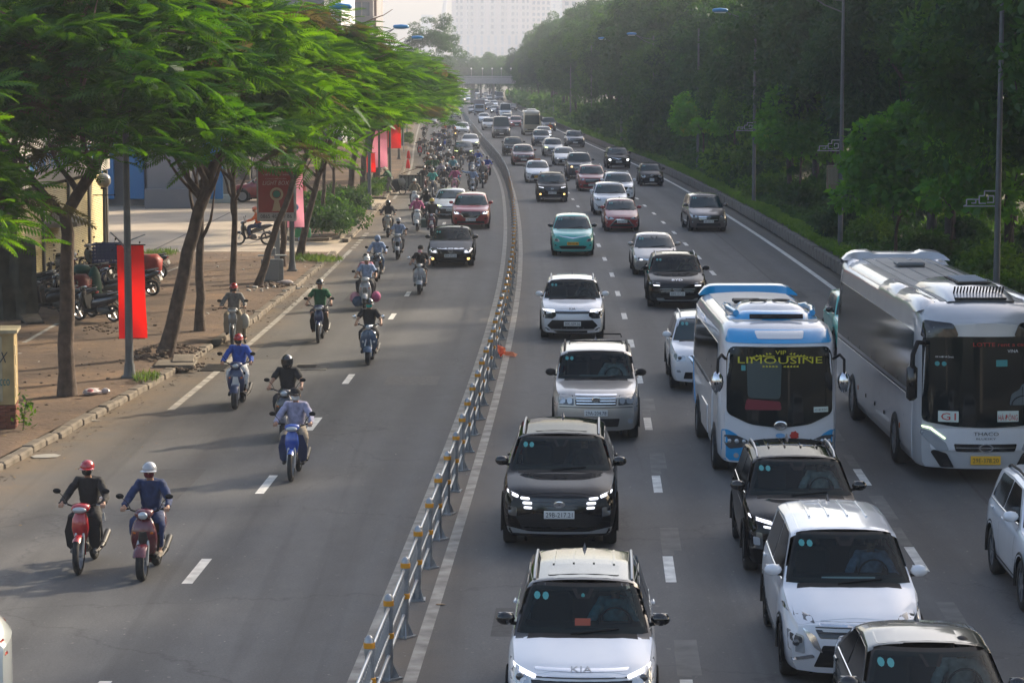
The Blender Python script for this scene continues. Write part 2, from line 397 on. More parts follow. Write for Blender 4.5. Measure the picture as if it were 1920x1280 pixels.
# left pavement: bodies with kerb stones
PAVE = bpy.data.materials.new('pavement'); PAVE.use_nodes = True
def pave():
    nt = PAVE.node_tree; N = nt.nodes; L = nt.links; p = N['Principled BSDF']; g = N.new('ShaderNodeNewGeometry')
    n = N.new('ShaderNodeTexNoise'); n.inputs['Scale'].default_value = .33; n.inputs['Detail'].default_value = 8; n.inputs['Roughness'].default_value = .68; L.new(g.outputs['Position'], n.inputs['Vector'])
    r = N.new('ShaderNodeValToRGB'); e = r.color_ramp.elements; e[0].position = .36; e[0].color = (.075,.047,.030,1); e[1].position = .7; e[1].color = (.24,.145,.075,1)
    x = r.color_ramp.elements.new(.52); x.color = (.13,.082,.05,1); L.new(n.outputs['Fac'], r.inputs[0])
    b = N.new('ShaderNodeTexBrick'); b.inputs['Scale'].default_value = 3.2; b.inputs['Mortar Size'].default_value = .03; b.inputs['Color1'].default_value = (1,1,1,1); b.inputs['Color2'].default_value = (.88,.85,.85,1); b.inputs['Mortar'].default_value = (.72,.68,.62,1)
    L.new(g.outputs['Position'], b.inputs['Vector']); mx = N.new('ShaderNodeMixRGB'); mx.blend_type = 'MULTIPLY'; mx.inputs[0].default_value = .65
    L.new(r.outputs[0], mx.inputs[1]); L.new(b.outputs[0], mx.inputs[2]); L.new(mx.outputs[0], p.inputs['Base Color']); p.inputs['Roughness'].default_value = .92
    n2 = N.new('ShaderNodeTexNoise'); n2.inputs['Scale'].default_value = 7; n2.inputs['Detail'].default_value = 5; L.new(g.outputs['Position'], n2.inputs['Vector'])
    bb = N.new('ShaderNodeBump'); bb.inputs['Strength'].default_value = .6; bb.inputs['Distance'].default_value = .04; L.new(n2.outputs['Fac'], bb.inputs['Height']); L.new(bb.outputs[0], p.inputs['Normal'])
pave()
CONC = mat('yard_concrete', (.40,.33,.25), .85, var=.2, vs=.35, bump=.2, bs=5)
KST = mat('kerb_stone_grey', (.135,.112,.085), .9, var=.4, vs=2.2, bump=.5, bs=9)
def ysr(a, b, s=2.): n = int((b-a)/s); return [a+(b-a)*i/n for i in range(n+1)]
KIN = .26
def kin(Y): return interp(Y, KL)-KIN
strip('pavement', [lambda Y: -45, lambda Y: -25, kin], .13, PAVE, ysr(8, 104))
strip('side_street', [lambda Y: -90, lambda Y: -30, lambda Y: interp(Y, KL)+.02], .008, CONC, ysr(104, 150))
strip('pavement', [lambda Y: -40, kin], .13, PAVE, ysr(150, 640, 6))
o = MB().box((-25, 103.9, .06), (33.3,.2,.16)).obj('kerb', KST); o['kind'] = 'structure'
kerb = thing('kerb', None, None, (0,0,0)); kerb['kind'] = 'structure'
kmeshes = []
for i in range(4):
    b = MB().box((0,0,.075), (KIN, .97, .17), bev=.02+.008*i); kmeshes.append(b.mesh('kerb_stone', KST, 30))
Y = 26.
while Y < 205:
    if 104 < Y < 112 or 142 < Y < 150: Y += 1; continue
    gap = rnd.random() < .05 and Y > 60
    if not gap:
        a = math.atan2(kl(Y+.5)-kl(Y-.5), 1)
        link('kerb_stone', kmeshes[rnd.randrange(4)], kerb, (kl(Y)-KIN/2+rnd.uniform(-.02,.02), Y, rnd.uniform(-.03,.0)), (rnd.uniform(-.02,.02), rnd.uniform(-.04,.04), -a+rnd.uniform(-.02,.02)))
    Y += 1.0
strip('kerb', [lambda Y: interp(Y, KL)-KIN, lambda Y: interp(Y, KL)], .13, KST, ysr(205, 640, 8))
# planting island in the mouth of the side street
isl = []
for t in range(24):
    a = 2*math.pi*t/24; Yc = 127+15*math.sin(a); isl.append((kl(Yc)-1.75+1.65*math.copysign(abs(math.cos(a))**.5, math.cos(a)), Yc))
b = MB(); b.prism(isl, .0, .15, 'z'); o = b.obj('planting_island', KST); o['kind'] = 'structure'
b = MB(); cx = kl(127)-1.75; b.prism([(cx+(x-cx)*.88, 127+(y-127)*.97) for x, y in isl], .1, .19, 'z'); o = b.obj('planting_bed', PAVE); o['kind'] = 'structure'
# painted parking line and concrete joint lines on the pavement
def sline(name, p, q, w, mt, z):
    (x0, y0), (x1, y1) = at(*p, z), at(*q, z); d = Vector((x1-x0, y1-y0)); n = Vector((-d.y, d.x)).normalized()*w/2
    me = bpy.data.meshes.new(name); me.from_pydata([(x0-n.x,y0-n.y,z),(x0+n.x,y0+n.y,z),(x1+n.x,y1+n.y,z),(x1-n.x,y1-n.y,z)], [], [(0,1,2,3)]); me.materials.append(mt)
    o = link(name, me); o['kind'] = 'structure'
sline('painted_line', (45, 642), (108, 606), .14, WOLD, .135); sline('painted_line', (262, 528), (345, 497), .14, WOLD, .135)
JO = mat('joint', (.13,.11,.09), .9)
sline('concrete_joint', (285, 470), (445, 392), .10, JO, .012); sline('concrete_joint', (430, 472), (560, 420), .06, JO, .012); sline('concrete_joint', (250, 415), (700, 410), .06, JO, .0125)

# right: low block wall, verge and soil
WBLK = mat('block_stone', (.15,.135,.12), .95, var=.45, vs=1.6, bump=.7, bs=7)
wall = thing('low_wall', 'low weathered block wall holding the green verge along the right carriageway', 'low wall', (0,0,0))
bl = [MB().box((0,0,.23), (.24,1.16,.5), bev=.025).mesh('wall_block', WBLK, 30), MB().box((0,0,.22), (.25,1.17,.48), bev=.04).mesh('wall_block', WBLK, 30)]
Y = 60.
while Y < 330:
    a = math.atan2(fx(Y+.6)-fx(Y-.6), 1.2)
    link('wall_block', bl[rnd.randrange(2)], wall, (fx(Y)+12.3+rnd.uniform(-.015,.015), Y, rnd.uniform(-.04,.0)), (0, rnd.uniform(-.02,.02), -a)); Y += 1.2
strip('verge', [12.35, 14, 18, 30, 38], .40, mat('verge_soil', (.055,.06,.03), .95, var=.5, vs=.8, bump=.5, bs=4), ysr(20, 640, 5))
strip('far_wall_top', [12.18, 12.42], .46, WBLK, ysr(330, 640, 8))
strip('service_road', [40, 58], .405, mat('pale_concrete', (.42,.40,.37), .9, var=.15, vs=.2), ysr(60, 215, 8))
strip('kerb_face', [38, 38.2], .5, KST, ysr(20, 640, 8))

# ------------------------------------------------------------ foliage
def quad_mesh(name, Q, mats, mi=None):
    n = len(Q); me = bpy.data.meshes.new(name); me.vertices.add(n*4); me.vertices.foreach_set('co', Q.reshape(-1).astype(np.float32))
    me.loops.add(n*4); me.loops.foreach_set('vertex_index', np.arange(n*4, dtype=np.int32))
    me.polygons.add(n); me.polygons.foreach_set('loop_start', np.arange(0, n*4, 4, dtype=np.int32))
    if mi is not None: me.polygons.foreach_set('material_index', mi.astype(np.int32))
    for m in (mats if hasattr(mats, '__len__') else [mats]): me.materials.append(m)
    me.update(calc_edges=True); return me
def rdir(n, rs):
    v = rs.normal(size=(n, 3)); return v/np.linalg.norm(v, axis=1)[:, None]
def leaves(P, D, size, rs, asp=.5, droop=.35):      # P centres, D outward directions
    n = len(P); a = D+rs.normal(size=(n,3))*.55; a[:, 2] -= droop; a /= np.linalg.norm(a, axis=1)[:, None]
    up = rs.normal(size=(n,3))*.5+np.array([0,0,1.]); w = np.cross(a, up); w /= np.linalg.norm(w, axis=1)[:, None]
    s = size*(.65+.7*rs.rand(n))[:, None]; L = a*s; Wd = w*s*asp*.5
    nn = np.cross(a, w)*s*.08
    return np.stack([P-L*.5, P+Wd+nn, P+L*.5, P-Wd+nn], 1)
def blob_crown(name, mats, rx, ry, rz, nb, nl, size, seed, br=(.9,1.7), asp=.5, flat=.75, lo=-.75):
    rs = np.random.RandomState(seed); d = rdir(nb, rs); d[:, 2] = np.where(d[:, 2] < lo, -d[:, 2]*.3, d[:, 2])
    c = d*np.array([rx, ry, rz])*(.35+.65*rs.rand(nb)**.5)[:, None]
    r = rs.uniform(*br, nb); k = rs.choice(nb, nl, p=r**2/np.sum(r**2)); e = rdir(nl, rs)
    P = c[k]+e*(r[k]*(.55+.5*rs.rand(nl)**.6))[:, None]*np.array([1,1,flat]); P += rs.normal(size=P.shape)*.06
    return quad_mesh(name, leaves(P, e, size, rs, asp), mats)
def frond():                            # one feathery leaf: arching midrib with paired leaflets
    Q = []; n = 10
    rib = lambda t: np.array([t, 0, .10*t-.27*t*t])
    for i in range(4): a, b = rib(i/4), rib((i+1)/4); w = np.array([0,.012,0]); Q.append([a-w, b-w, b+w, a+w])
    for i in range(n):
        t = .1+.9*i/(n-1); c = rib(t); l = .30*math.sin(math.pi*min(1, .22+.72*t))**.7
        for s in (-1, 1):
            d = np.array([.62, s*.78, -.22]); w = np.array([.05,0,.0])
            e = c+d*l; m_ = c+d*l*.5+np.array([0,0,.02]); Q.append([c-w*.5, m_-w, e, m_+w])
    return np.array(Q)
FR = frond()
def feather_crown(name, mats, rx, ry, rz, npl, nf, seed, size=.62, hang=.0):
    rs = np.random.RandomState(seed); d = rdir(npl, rs); d[:, 2] = np.abs(d[:, 2])*1.35-.55
    c = d*np.array([rx, ry, rz])*(.45+.6*rs.rand(npl)**.6)[:, None]
    out = []; mi = []
    for i in range(npl):
        pr = rs.uniform(.5, 1.15); n = int(nf*(.6+.8*rs.rand())); tilt = rs.normal(size=2)*.16; outw = d[i, :2]/max(.3, np.linalg.norm(d[i, :2]))
        az = rs.rand(n)*2*math.pi; rr = pr*rs.rand(n)**.6
        dirs = np.stack([np.cos(az), np.sin(az)], 1)+rs.normal(size=(n,2))*.7
        yaw = np.arctan2(dirs[:, 1], dirs[:, 0]); px = np.cos(az)*rr; py = np.sin(az)*rr; pz = tilt[0]*px+tilt[1]*py-.22*rr**2+rs.normal(size=n)*.10-hang*rr
        s = size*(.6+.7*rs.rand(n)); pit = rs.normal(size=n)*.24-.02; rol = rs.normal(size=n)*.35
        cy, sy, cp, sp, cr, sr = np.cos(yaw), np.sin(yaw), np.cos(pit), np.sin(pit), np.cos(rol), np.sin(rol)
        X = FR[None]*s[:, None, None, None]
        x, y, z = X[..., 0], X[..., 1], X[..., 2]; e = (slice(None), None, None)
        y, z = y*cr[e]-z*sr[e], y*sr[e]+z*cr[e]; x, z = x*cp[e]-z*sp[e], x*sp[e]+z*cp[e]; x, y = x*cy[e]-y*sy[e], x*sy[e]+y*cy[e]
        Q = np.stack([x+px[e]+c[i,0], y+py[e]+c[i,1], z+pz[e]+c[i,2]], -1).reshape(-1, 4, 3)
        out.append(Q)
        mm = np.full(len(Q), 0); 
        if rs.rand() < .06: mm[:] = 1
        mi.append(mm)
    return quad_mesh(name, np.concatenate(out), mats, np.concatenate(mi))
FL = leafmat('feather_leaf', (.014,.065,.006), (.060,.18,.008), .5, .9, (.16,.27,.012))
FLB = leafmat('faded_leaf', (.05,.055,.018), (.10,.085,.03), .35, .8)
feath = [feather_crown('crown', [FL, FLB], 3.8, 3.9, 3.2, 132, 26, 11, .80), feather_crown('crown', [FL, FLB], 4.1, 3.7, 3.1, 136, 26, 12, .78), feather_crown('crown', [FL, FLB], 3.7, 4.1, 3.3, 136, 26, 13, .82)]
DK = leafmat('dark_leaf', (.007,.032,.013), (.028,.090,.022), .38, .3, (.055,.15,.026))
MD = leafmat('mid_leaf', (.010,.048,.011), (.044,.13,.018), .4, .3, (.085,.20,.022))
LT = leafmat('light_leaf', (.04,.15,.016), (.09,.27,.03), .45, .7, (.22,.26,.02))
HZ = leafmat('shrub_leaf', (.012,.042,.010), (.04,.11,.018), .4, 1.2)
BR = leafmat('bright_leaf', (.035,.10,.012), (.085,.19,.022), .45, 1.5)
broad = [blob_crown('crown', DK, 4.2, 4.2, 4.6, 78, 17000, .30, 21, (.6,1.2)), blob_crown('crown', MD, 4.4, 4.0, 4.9, 84, 18000, .27, 22, (.55,1.15)), blob_crown('crown', DK, 3.8, 4.4, 5.2, 80, 17000, .29, 23, (.6,1.15), asp=.36), blob_crown('crown', MD, 4.6, 4.3, 4.2, 74, 16000, .32, 24, (.6,1.2))]
small = [blob_crown('crown', LT, 2.1, 2.1, 1.6, 20, 3600, .26, 31, (.5,.9), .75), blob_crown('crown', LT, 2.5, 2.0, 1.4, 22, 4200, .24, 32, (.45,.85), .75)]
bush = [blob_crown('foliage', HZ, .8, .8, .62, 10, 2200, .14, 41, (.32,.5), .5, lo=-.2), blob_crown('foliage', BR, .7, .8, .5, 9, 2000, .13, 42, (.3,.45), .5, lo=-.2), blob_crown('foliage', MD, .9, .8, .8, 10, 2200, .17, 43, (.35,.5), .6, lo=-.2)]
BARK = mat('bark', (.085,.060,.045), .95, var=.45, vs=5, bump=1., bs=14)
BARK2 = mat('dark_bark', (.05,.042,.036), .95, var=.4, vs=4, bump=1., bs=12)
def limb(b, a, d, l, r, rs, n=5, up=.1):
    P = [Vector(a)]; d = Vector(d).normalized()
    for i in range(n): d = (d+Vector((rs.uniform(-.25,.25), rs.uniform(-.25,.25), rs.uniform(-.1,.2)+up))).normalized(); P.append(P[-1]+d*l/n)
    b.tube(P, [r*(1-.8*i/n) for i in range(n+1)], 7); return P
def tree(x, y, path, cc, crown, label, rz=0., cs=1., r0=.2, group=None, z0=.13, bark=BARK, nl=7, name='shade_tree', reach=2.6, csz=None):
    t = thing(name, label, 'tree', (x, y, z0), 0, group); rs = random.Random(int(x*31+y*17))
    pts = [Vector(p) for p in path]; b = MB(); P = []
    for i in range(len(pts)-1):
        for k in range(4):
            s = k/4; P.append(pts[i].lerp(pts[i+1], s)+Vector((rs.uniform(-.04,.04), rs.uniform(-.04,.04), 0))*(0 if i+k == 0 else 1))
    r0 *= .82 if name == 'shade_tree' else 1; P.append(pts[-1]); n = len(P); rr = [r0*(1.25 if i == 0 else 1-.45*i/n) for i in range(n)]
    b.tube(P, rr, 10)
    b.obj('trunk', bark, t, 60)
    b = MB(); top = pts[-1]
    for k in range(nl):
        a = 2*math.pi*(k+rs.random()*.6)/nl; st = P[int(n*(.72+.27*rs.random()))-1] if k > 1 else top
        limb(b, st, (math.cos(a), math.sin(a), .65+rs.random()*.5), reach*(.7+.6*rs.random()), r0*.42, rs)
    b.obj('branch', bark, t, 60)
    if name == 'shade_tree' and y < 125:
        b = MB()
        for k in range(16):
            a = rs.random()*6.28; q = rs.uniform(.3, .8); st = Vector(cc)+Vector((math.cos(a)*q*2.6, math.sin(a)*q*2.6, rs.uniform(-1.2, 1.6)))
            limb(b, st, (math.cos(a), math.sin(a)*.6, rs.uniform(-.1,.5)), rs.uniform(1.2,2.4), .045, rs, 6, .02)
        b.obj('twig', mat('pale_twig_bark', (.20,.13,.09), .9, var=.3, vs=6), t, 60)['kind'] = 'stuff'
    c = link('crown', crown, t, cc, (0, 0, rz), csz or cs); c['kind'] = 'stuff'
    return t

# left row of feathery shade trees along the pavement
G1 = 'feathery shade trees along the left pavement'
def lt(px, py, path, cc, k, label, **kw):
    x, y = at(px, py, .13); return tree(x, y, path, cc, feath[k], label, group=G1, **kw)
tree(-13.6, 51.5, [(0,0,0),(.1,0,3.5),(.6,0,5)], (.2,.5,5.7), feath[0], 'feathery tree whose low leaves hang into the left edge of the picture', rz=1., r0=.2, group=G1, csz=(.85,.85,.95))
lt(126, 742, [(0,0,0),(.02,0,2.4),(.05,.1,4.1),(1.2,.3,6.2)], (.3,.4,7.3), 1, 'shade tree with a thick straight trunk between the yellow box and the red banner', rz=2.1, r0=.24, csz=(1,1,1.12))
lt(310, 668, [(0,0,0),(.35,0,1.6),(.92,.2,3.8),(1.3,.5,5)], (.6,.6,7.2), 2, 'heavy leaning shade tree rising from a rubble mound right of the red banner', rz=.4, r0=.27, csz=(.95,.95,1.12))
lt(375, 620, [(0,0,0),(.03,0,2),(.1,.1,4.3)], (.0,.5,7.9), 0, 'upright shade tree trunk just behind the heavy leaning one', rz=3.3, r0=.18)
lt(436, 575, [(0,0,0),(.05,0,2),(.1,0,4.6)], (.2,0,7.0), 1, 'slim upright shade tree left of the advertising light box', rz=5., r0=.15)
lt(483, 537, [(0,0,0),(.5,0,1.6),(1.3,0,3.7),(2.2,.2,5.4)], (1.3,.3,7.3), 2, 'leaning shade tree crossing in front of the red advertising light box', rz=1.7, r0=.17, csz=(.95,.95,.85))
lt(563, 480, [(0,0,0),(.4,0,2),(1.1,0,4.3)], (.8,0,6.8), 0, 'leaning shade tree just past the pink banner pole', rz=.9, r0=.2, csz=(.9,.9,.75))
lt(530, 500, [(0,0,0),(.05,0,2),(.1,0,4.3)], (-.8,0,7.6), 1, 'dark upright shade tree directly behind the light box post', rz=2.9, r0=.16, cs=.85)
lt(605, 436, [(0,0,0),(.05,0,2),(.2,0,4.3)], (.4,0,6.4), 2, 'front shade tree of the green shrub island', rz=4.2, r0=.14, csz=(.85,.85,.72))
lt(622, 418, [(0,0,0),(.1,0,2),(.3,0,4.2)], (.6,.5,6.8), 1, 'second shade tree standing among the shrubs of the island', rz=.2, r0=.12, csz=(.9,.9,.75))
far = [(139,-8.9),(152,-8.9),(164,-9.1),(175,-9.0),(187,-9.2),(200,-9.1),(214,-9.3),(229,-9.2),(245,-9.2),(262,-9.3),(281,-9.2),(302,-9.2),(325,-9.2),(350,-9.1),(378,-9.3),(410,-9.2)]
for i, (Y, o) in enumerate(far):
    tree(fx(Y)+o, Y, [(0,0,0),(.1,0,2.2),(.5,0,4.4)], (.8+.4*math.sin(i*2), 0, 6.3+.5*math.sin(i*1.7)), feath[i % 3], ['shade tree behind the street cleaner with small red flags on its pole','shade tree beside the tall pink banner','wide shade tree past the pink banner leaning over the lane'][i] if i < 3 else 'feathery shade tree in the hazy far part of the left row', rz=i*1.3, r0=.26, group=G1, csz=(1.08+.1*math.sin(i*3),1.08,.82+.06*math.sin(i*5)))
for i, (x, Y, k) in enumerate([(-17.5, 66, 0), (-15.5, 78, 2), (-19, 90, 1), (-24, 118, 0)]):
    tree(x, Y, [(0,0,0),(.1,0,2.5),(.2,0,5.3)], (.3,0,9.6), feath[k], ['tall feathery tree behind the parked motorcycles at the left edge','feathery tree rising in front of the shutter shop','feathery tree over the roof of the shutter shop','feathery tree at the back of the concrete yard'][i], rz=i*1.1+.5, r0=.2, group=G1, cs=1.05)
tree(-29, 300, [(0,0,0),(.1,0,5)], (0,0,9), broad[1], 'bushy dark tree behind the far end of the left row', rz=1, cs=.9)
tree(fx(395)-8, 395, [(0,0,0),(.1,0,6)], (3,0,11.5), broad[2], 'tall grey green tree rising above the far end of the left row', rz=2, csz=(1.1,1.1,.9))

# right belt of tall dark trees
G2 = 'tall dark trees of the right roadside belt'
rows = [(16.8, 40, 8.6, 5.6, 1.03), (21.5, 34, 7.6, 9.2, 1.15), (27.5, 38, 8.5, 10.5, 1.2), (34, 42, 11, 9, 1.2)]  # near ends stand out of view, added to shade the carriageways
NL0 = {(0,0): 'dark tree overhanging the coach roof at the right edge', (0,1): 'dark tree trunk behind the coach beside the bracket lamp post', (0,2): 'dark tree just left of the pole with the hanging light box', (0,3): 'dark roadside tree above the low palm', (0,4): 'roadside tree behind the grey people carrier'}
cnt = 0
for ri, (o0, y0, dy, h, cs) in enumerate(rows):
    Y = y0; k = 0
    while Y < (640 if ri < 2 else 430) and not (ri == 3 and Y > 230):
        jx = rnd.uniform(-1.2, 1.2); jy = rnd.uniform(-2, 2); hh = h+(1.5 if Y > 230 else 0)+rnd.uniform(-.9, 1.1)+(1.6 if ri == 0 and k % 3 == 1 else 0)
        x = fx(Y)+o0+jx; s = cs*rnd.uniform(.88, 1.12)
        tree(x, Y+jy, [(0,0,0),(rnd.uniform(-.2,.2),0,3),(rnd.uniform(-.5,.5),0,hh)], (rnd.uniform(-.6,.4),0,hh+(2.4 if Y < 150 or ri > 1 else (.6 if ri == 0 else 1.4))), broad[rnd.randrange(4)], NL0.get((ri, k-3), ['tree in the front row of the dark right belt','tree in the second row of the dark right belt','tree deep inside the dark right belt','tree at the back edge of the dark right belt'][ri]), rz=rnd.uniform(0,6), csz=(s, s, s*rnd.uniform(.9,1.2)), r0=rnd.uniform(.16,.28), group=G2, z0=.38, bark=BARK2, nl=6, name='roadside_tree', reach=3.4)
        Y += dy*rnd.uniform(.85,1.15)*(1 if Y < 300 else 1.5); k += 1
for i, (px, py, z, k, s, lab) in enumerate([(1640, 500, 2.9, 0, 1.05, 'light green broad leaved young tree behind the front of the coach roof'), (1850, 520, 3.0, 1, 1.2, 'bright young tree spreading in front of the right lamp post'), (1745, 495, 3.6, 1, 1.1, 'young green tree between two dark trunks above the coach'), (1470, 400, 3.4, 0, 1., 'young tree with a few yellowing leaves left of the bracket pole'), (1350, 345, 3.2, 1, .95, 'pale green young tree behind the grey people carrier'), (1295, 330, 3.4, 0, .9, 'small pale tree on the verge past the black hatchback')]):
    x, y = at(px, py, .4); x += .7; s *= 1.15
    tree(x, y, [(0,0,0),(.1,0,1.4),(.2,0,z)], (0,0,z+.9), small[k], lab, rz=i, cs=s, r0=.07, z0=.38, bark=BARK, nl=6, name='young_tree', reach=1.5)
# palm
x, y = at(1420, 395, .4); x += 1.6
pt = thing('fan_palm', 'low spiky fan palm in the shade left of the bracket lamp post', 'palm', (x, y, .38))
MB().tube([(0,0,0),(.05,0,1.4),(0,.05,2.6)], [.16,.14,.13], 8).obj('trunk', BARK2, pt, 60)
def palm_mesh():
    Q = []; rs = np.random.RandomState(5)
    for i in range(34):
        az = rs.rand()*6.28; el = rs.uniform(-.5,1.1); L = rs.uniform(1.0,1.5); u = np.array([math.cos(az)*math.cos(el), math.sin(az)*math.cos(el), math.sin(el)]); s = np.array([-math.sin(az), math.cos(az), 0]); n_ = np.cross(u, s)
        for k in range(15):
            t = (k-7)/7*1.2; d = u*math.cos(t)+s*math.sin(t); a = u*.55*L; e = a+d*L*.75*(1-.25*abs(t))+np.array([0,0,-.18]); w = np.cross(d, n_)*.022; m_ = (a+e)/2
            Q.append([a, m_-w, e, m_+w])
        w = s*.015; Q.append([w*0, u*.5*L-w, u*.56*L, u*.5*L+w])
    return quad_mesh('fronds', np.array(Q), MD)
c = link('fronds', palm_mesh(), pt, (0,0,2.6)); c['kind'] = 'stuff'
# clipped green border on the verge, undergrowth, shrubs
def cover(name, y0, y1, o0, o1, h, dens, size, mt, seed, base=.4, asp=.5):
    rs = np.random.RandomState(seed); n = int((y1-y0)*(o1-o0)*dens); Y = rs.uniform(y0, y1, n); o = rs.uniform(o0, o1, n)
    f = np.array([fx(v) for v in np.linspace(y0, y1, 200)]); X = np.interp(Y, np.linspace(y0, y1, 200), f)+o
    hh = h*(.5+.5*np.abs(np.sin(Y*.9+np.sin(Y*.37)*2)*np.cos(o*1.3+Y*.21)))
    P = np.stack([X, Y, base+hh*rs.rand(n)**.5], 1); D = rdir(n, rs); D[:, 2] = np.abs(D[:, 2])
    o = link(name, quad_mesh(name, leaves(P, D, size, rs, asp, -.3), mt)); o['kind'] = 'stuff'; return o
cover('clipped_border_plants', 60, 200, 12.42, 13.25, .38, 300, .12, BR, 51)
cover('clipped_border_plants', 200, 420, 12.42, 13.4, .4, 60, .3, BR, 52)
cover('undergrowth', 60, 200, 13.2, 17.5, .55, 62, .22, HZ, 53)
cover('undergrowth', 60, 150, 17.5, 25, .8, 26, .3, HZ, 55)
cover('undergrowth', 200, 420, 13.2, 19, 1.2, 8, .6, HZ, 54)
cover('undergrowth', 420, 660, 12.6, 20, 2.6, 3, 1.5, HZ, 56)
k = 0
for Y in [205,225,243,262,284,300,325,345,370,66,70,76,83,88,95,101,108,114,121,127,133,140,148,156,165,174,184,195,207,220,235,250,268,288,310]:
    for j in range(2):
        o_ = rnd.uniform(13.9, 16.5) if j == 0 else rnd.uniform(17.5, 22); s = rnd.uniform(.9, 1.9)*(1 if Y < 150 else 1.8)
        q = thing('verge_shrub', 'leafy shrub in the undergrowth of the right verge', 'shrub', (fx(Y)+o_, Y+rnd.uniform(-2,2), .38), rnd.uniform(0,6), 'shrubs under the right belt of trees')
        link('foliage', bush[rnd.choice((0,0,2,1))], q, (0,0,.45*s), (0,0,0), s)['kind'] = 'stuff'
for i, (px, py, s, lab) in enumerate([(625, 448, 1.25, 'round dark shrub at the near end of the planting island'), (648, 440, 1.2, 'dark shrub in the front of the island beside the kerb'), (612, 425, 1.3, 'tall shrub around the island tree trunks'), (640, 412, 1.35, 'big bushy shrub in the middle of the planting island'), (662, 408, 1.1, 'bright yellow green shrub at the road side of the island'), (668, 396, 1.0, 'bright small shrub at the far end of the island'), (640, 395, 1.2, 'shrub with bare stems at the back of the island')]):
    x, y = at(px, py, .15); q = thing('island_shrub', lab, 'shrub', (x, y, .18), i, 'shrubs of the planting island')
    link('foliage', bush[(0,0,2,0,1,1,0)[i]], q, (0,0,.5*s), (0,0,0), s)['kind'] = 'stuff'
GR = leafmat('grass_blade', (.04,.09,.015), (.09,.16,.03), .4, 2)
def tuft(px, py, r, n, name='grass_tuft', h=.25):
    x, y = at(px, py, .13); rs = np.random.RandomState(px); a = rs.rand(n)*6.28; q = r*rs.rand(n)**.6
    P = np.stack([x+np.cos(a)*q, y+np.sin(a)*q*2.2, np.full(n, .14)+h*.4], 1); D = rdir(n, rs)*.5; D[:, 2] = 1
    o = link(name, quad_mesh(name, leaves(P, D, h, rs, .12, 0), GR)); o['kind'] = 'stuff'
for a in [(575,487,.7,400), (615,490,.6,300), (297,478,.8,350), (275,712,.35,160), (262,490,.3,100)]: tuft(*a)
for (a, b_) in [(700,372),(690,368),(716,360),(765,262),(760,270)]:
    x, y = at(a, b_, .13); q = thing('verge_plant', 'low weedy plant on the left pavement edge near the street cleaner', 'plant', (x, y, .13), a, 'weedy plants on the far left pavement'); link('foliage', bush[a % 3], q, (0,0,.35), (0,0,0), .8)['kind'] = 'stuff'
# weed growing on the yellow box
x, y = at(35, 790, .13)

# ------------------------------------------------------------ hazy city
CB = [mat('tower_cream', (.62,.58,.55), .8), mat('tower_pink', (.58,.50,.46), .8), mat('tower_grey', (.46,.45,.46), .8), mat('dark_cladding', (.09,.10,.13), .5), mat('grey_concrete', (.28,.27,.28), .9, var=.2, vs=.15), mat('pale_render', (.62,.62,.66), .85)]
WG = mat('window_glass', (.10,.13,.17), .15); WGP = mat('haze_paled_window_glass', (.30,.33,.38), .3)  # paler glass for far towers: haze and sky reflection put into its colour
wm = {}
def winmesh(w, h, name='window'):
    k = (round(w,2), round(h,2))
    if k not in wm:
        b = MB().box((0,0,0), (w,.25,h)); wm[k] = b.mesh(name, WGP if w > 3.5 or h > 4 else WG)
    return wm[k]
def tower(name, x0, x1, y0, y1, h, mt, label, nx, nz, cat='tower', z0=6, fw=.55, fh=.55, ytilt=0, ledges=True, side=None, cap=True):
    t = thing(name, label, cat, ((x0+x1)/2, y0, 0)); w = x1-x0; d = y1-y0
    b = MB().box((0, d/2, h/2), (w, d, h)); 
    b.obj('wall', mt, t)
    if ledges:
        b = MB(); n = max(2, nz//4)
        for i in range(n+1): b.box((0, d/2, z0+(h-z0)*i/n-.1), (w+.8, d+.8, .5))
        b.obj('ledge', mt, t)
    me = winmesh(w/nx*fw, (h-z0)/nz*fh); c = 0
    for i in range(nx):
        for j in range(nz):
            if c >= 290: break
            link('window', me, t, (-w/2+w*(i+.5)/nx, -.06, z0+(h-z0)*(j+.5)/nz)); c += 1
    if side:
        n = side; me2 = winmesh(d/n*.5, (h-z0)/nz*fh)
        sx = -1 if (x0+x1)/2 > 0 else 1
        for i in range(n):
            for j in range(nz):
                if c >= 290: break
                link('window', me2, t, (sx*(w/2+.06), d*(i+.5)/n, z0+(h-z0)*(j+.5)/nz), (0,0,math.pi/2)); c += 1
    return t
def U(px, Y): return (px-960)*Y/FPX
def Zt(py, Y): return EYE+(135-py)*Y/FPX
# towers (front faces at their own distances)
def TW(name, xa, xb, Y, ytop, mt, label, nx, nz, cat='tower', ybase=128, **kw):
    return tower(name, U(xa,Y), U(xb,Y), Y, Y+40, Zt(ytop,Y), mt, label, nx, nz, cat, z0=Zt(ybase,Y), **kw)
TW('office_tower', 852, 995, 2600, -60, CB[0], 'pale hazy tower with rows of tall windows beyond the overpass', 15, 16)
def fins(t, w, h, z0, n, d=3., wd=2.2, mt_=None):
    b = MB()
    for i in range(n+1): b.box((-w/2+w*i/n, -d/2, (z0+h)/2), (wd, d, h-z0))
    b.obj('pilaster', mt_ or CB[1], t)
t_ = [o for o in COL.objects if o.get('category') == 'tower'][-1]; fins(t_, U(995,2600)-U(852,2600), Zt(-60,2600), Zt(128,2600), 7, 6, 4.5)
MB().box((-20,-7,Zt(70,2600)/2), (26,10,Zt(70,2600))).obj('bay', CB[1], t_); MB().box((22,-6,Zt(96,2600)/2), (20,10,Zt(40,2600))).obj('bay', CB[0], t_)
TW('podium_block', 846, 1000, 2540, 66, CB[1], 'lower pale podium in front of the widest hazy tower', 12, 3, 'building', fw=.35, fh=.8)
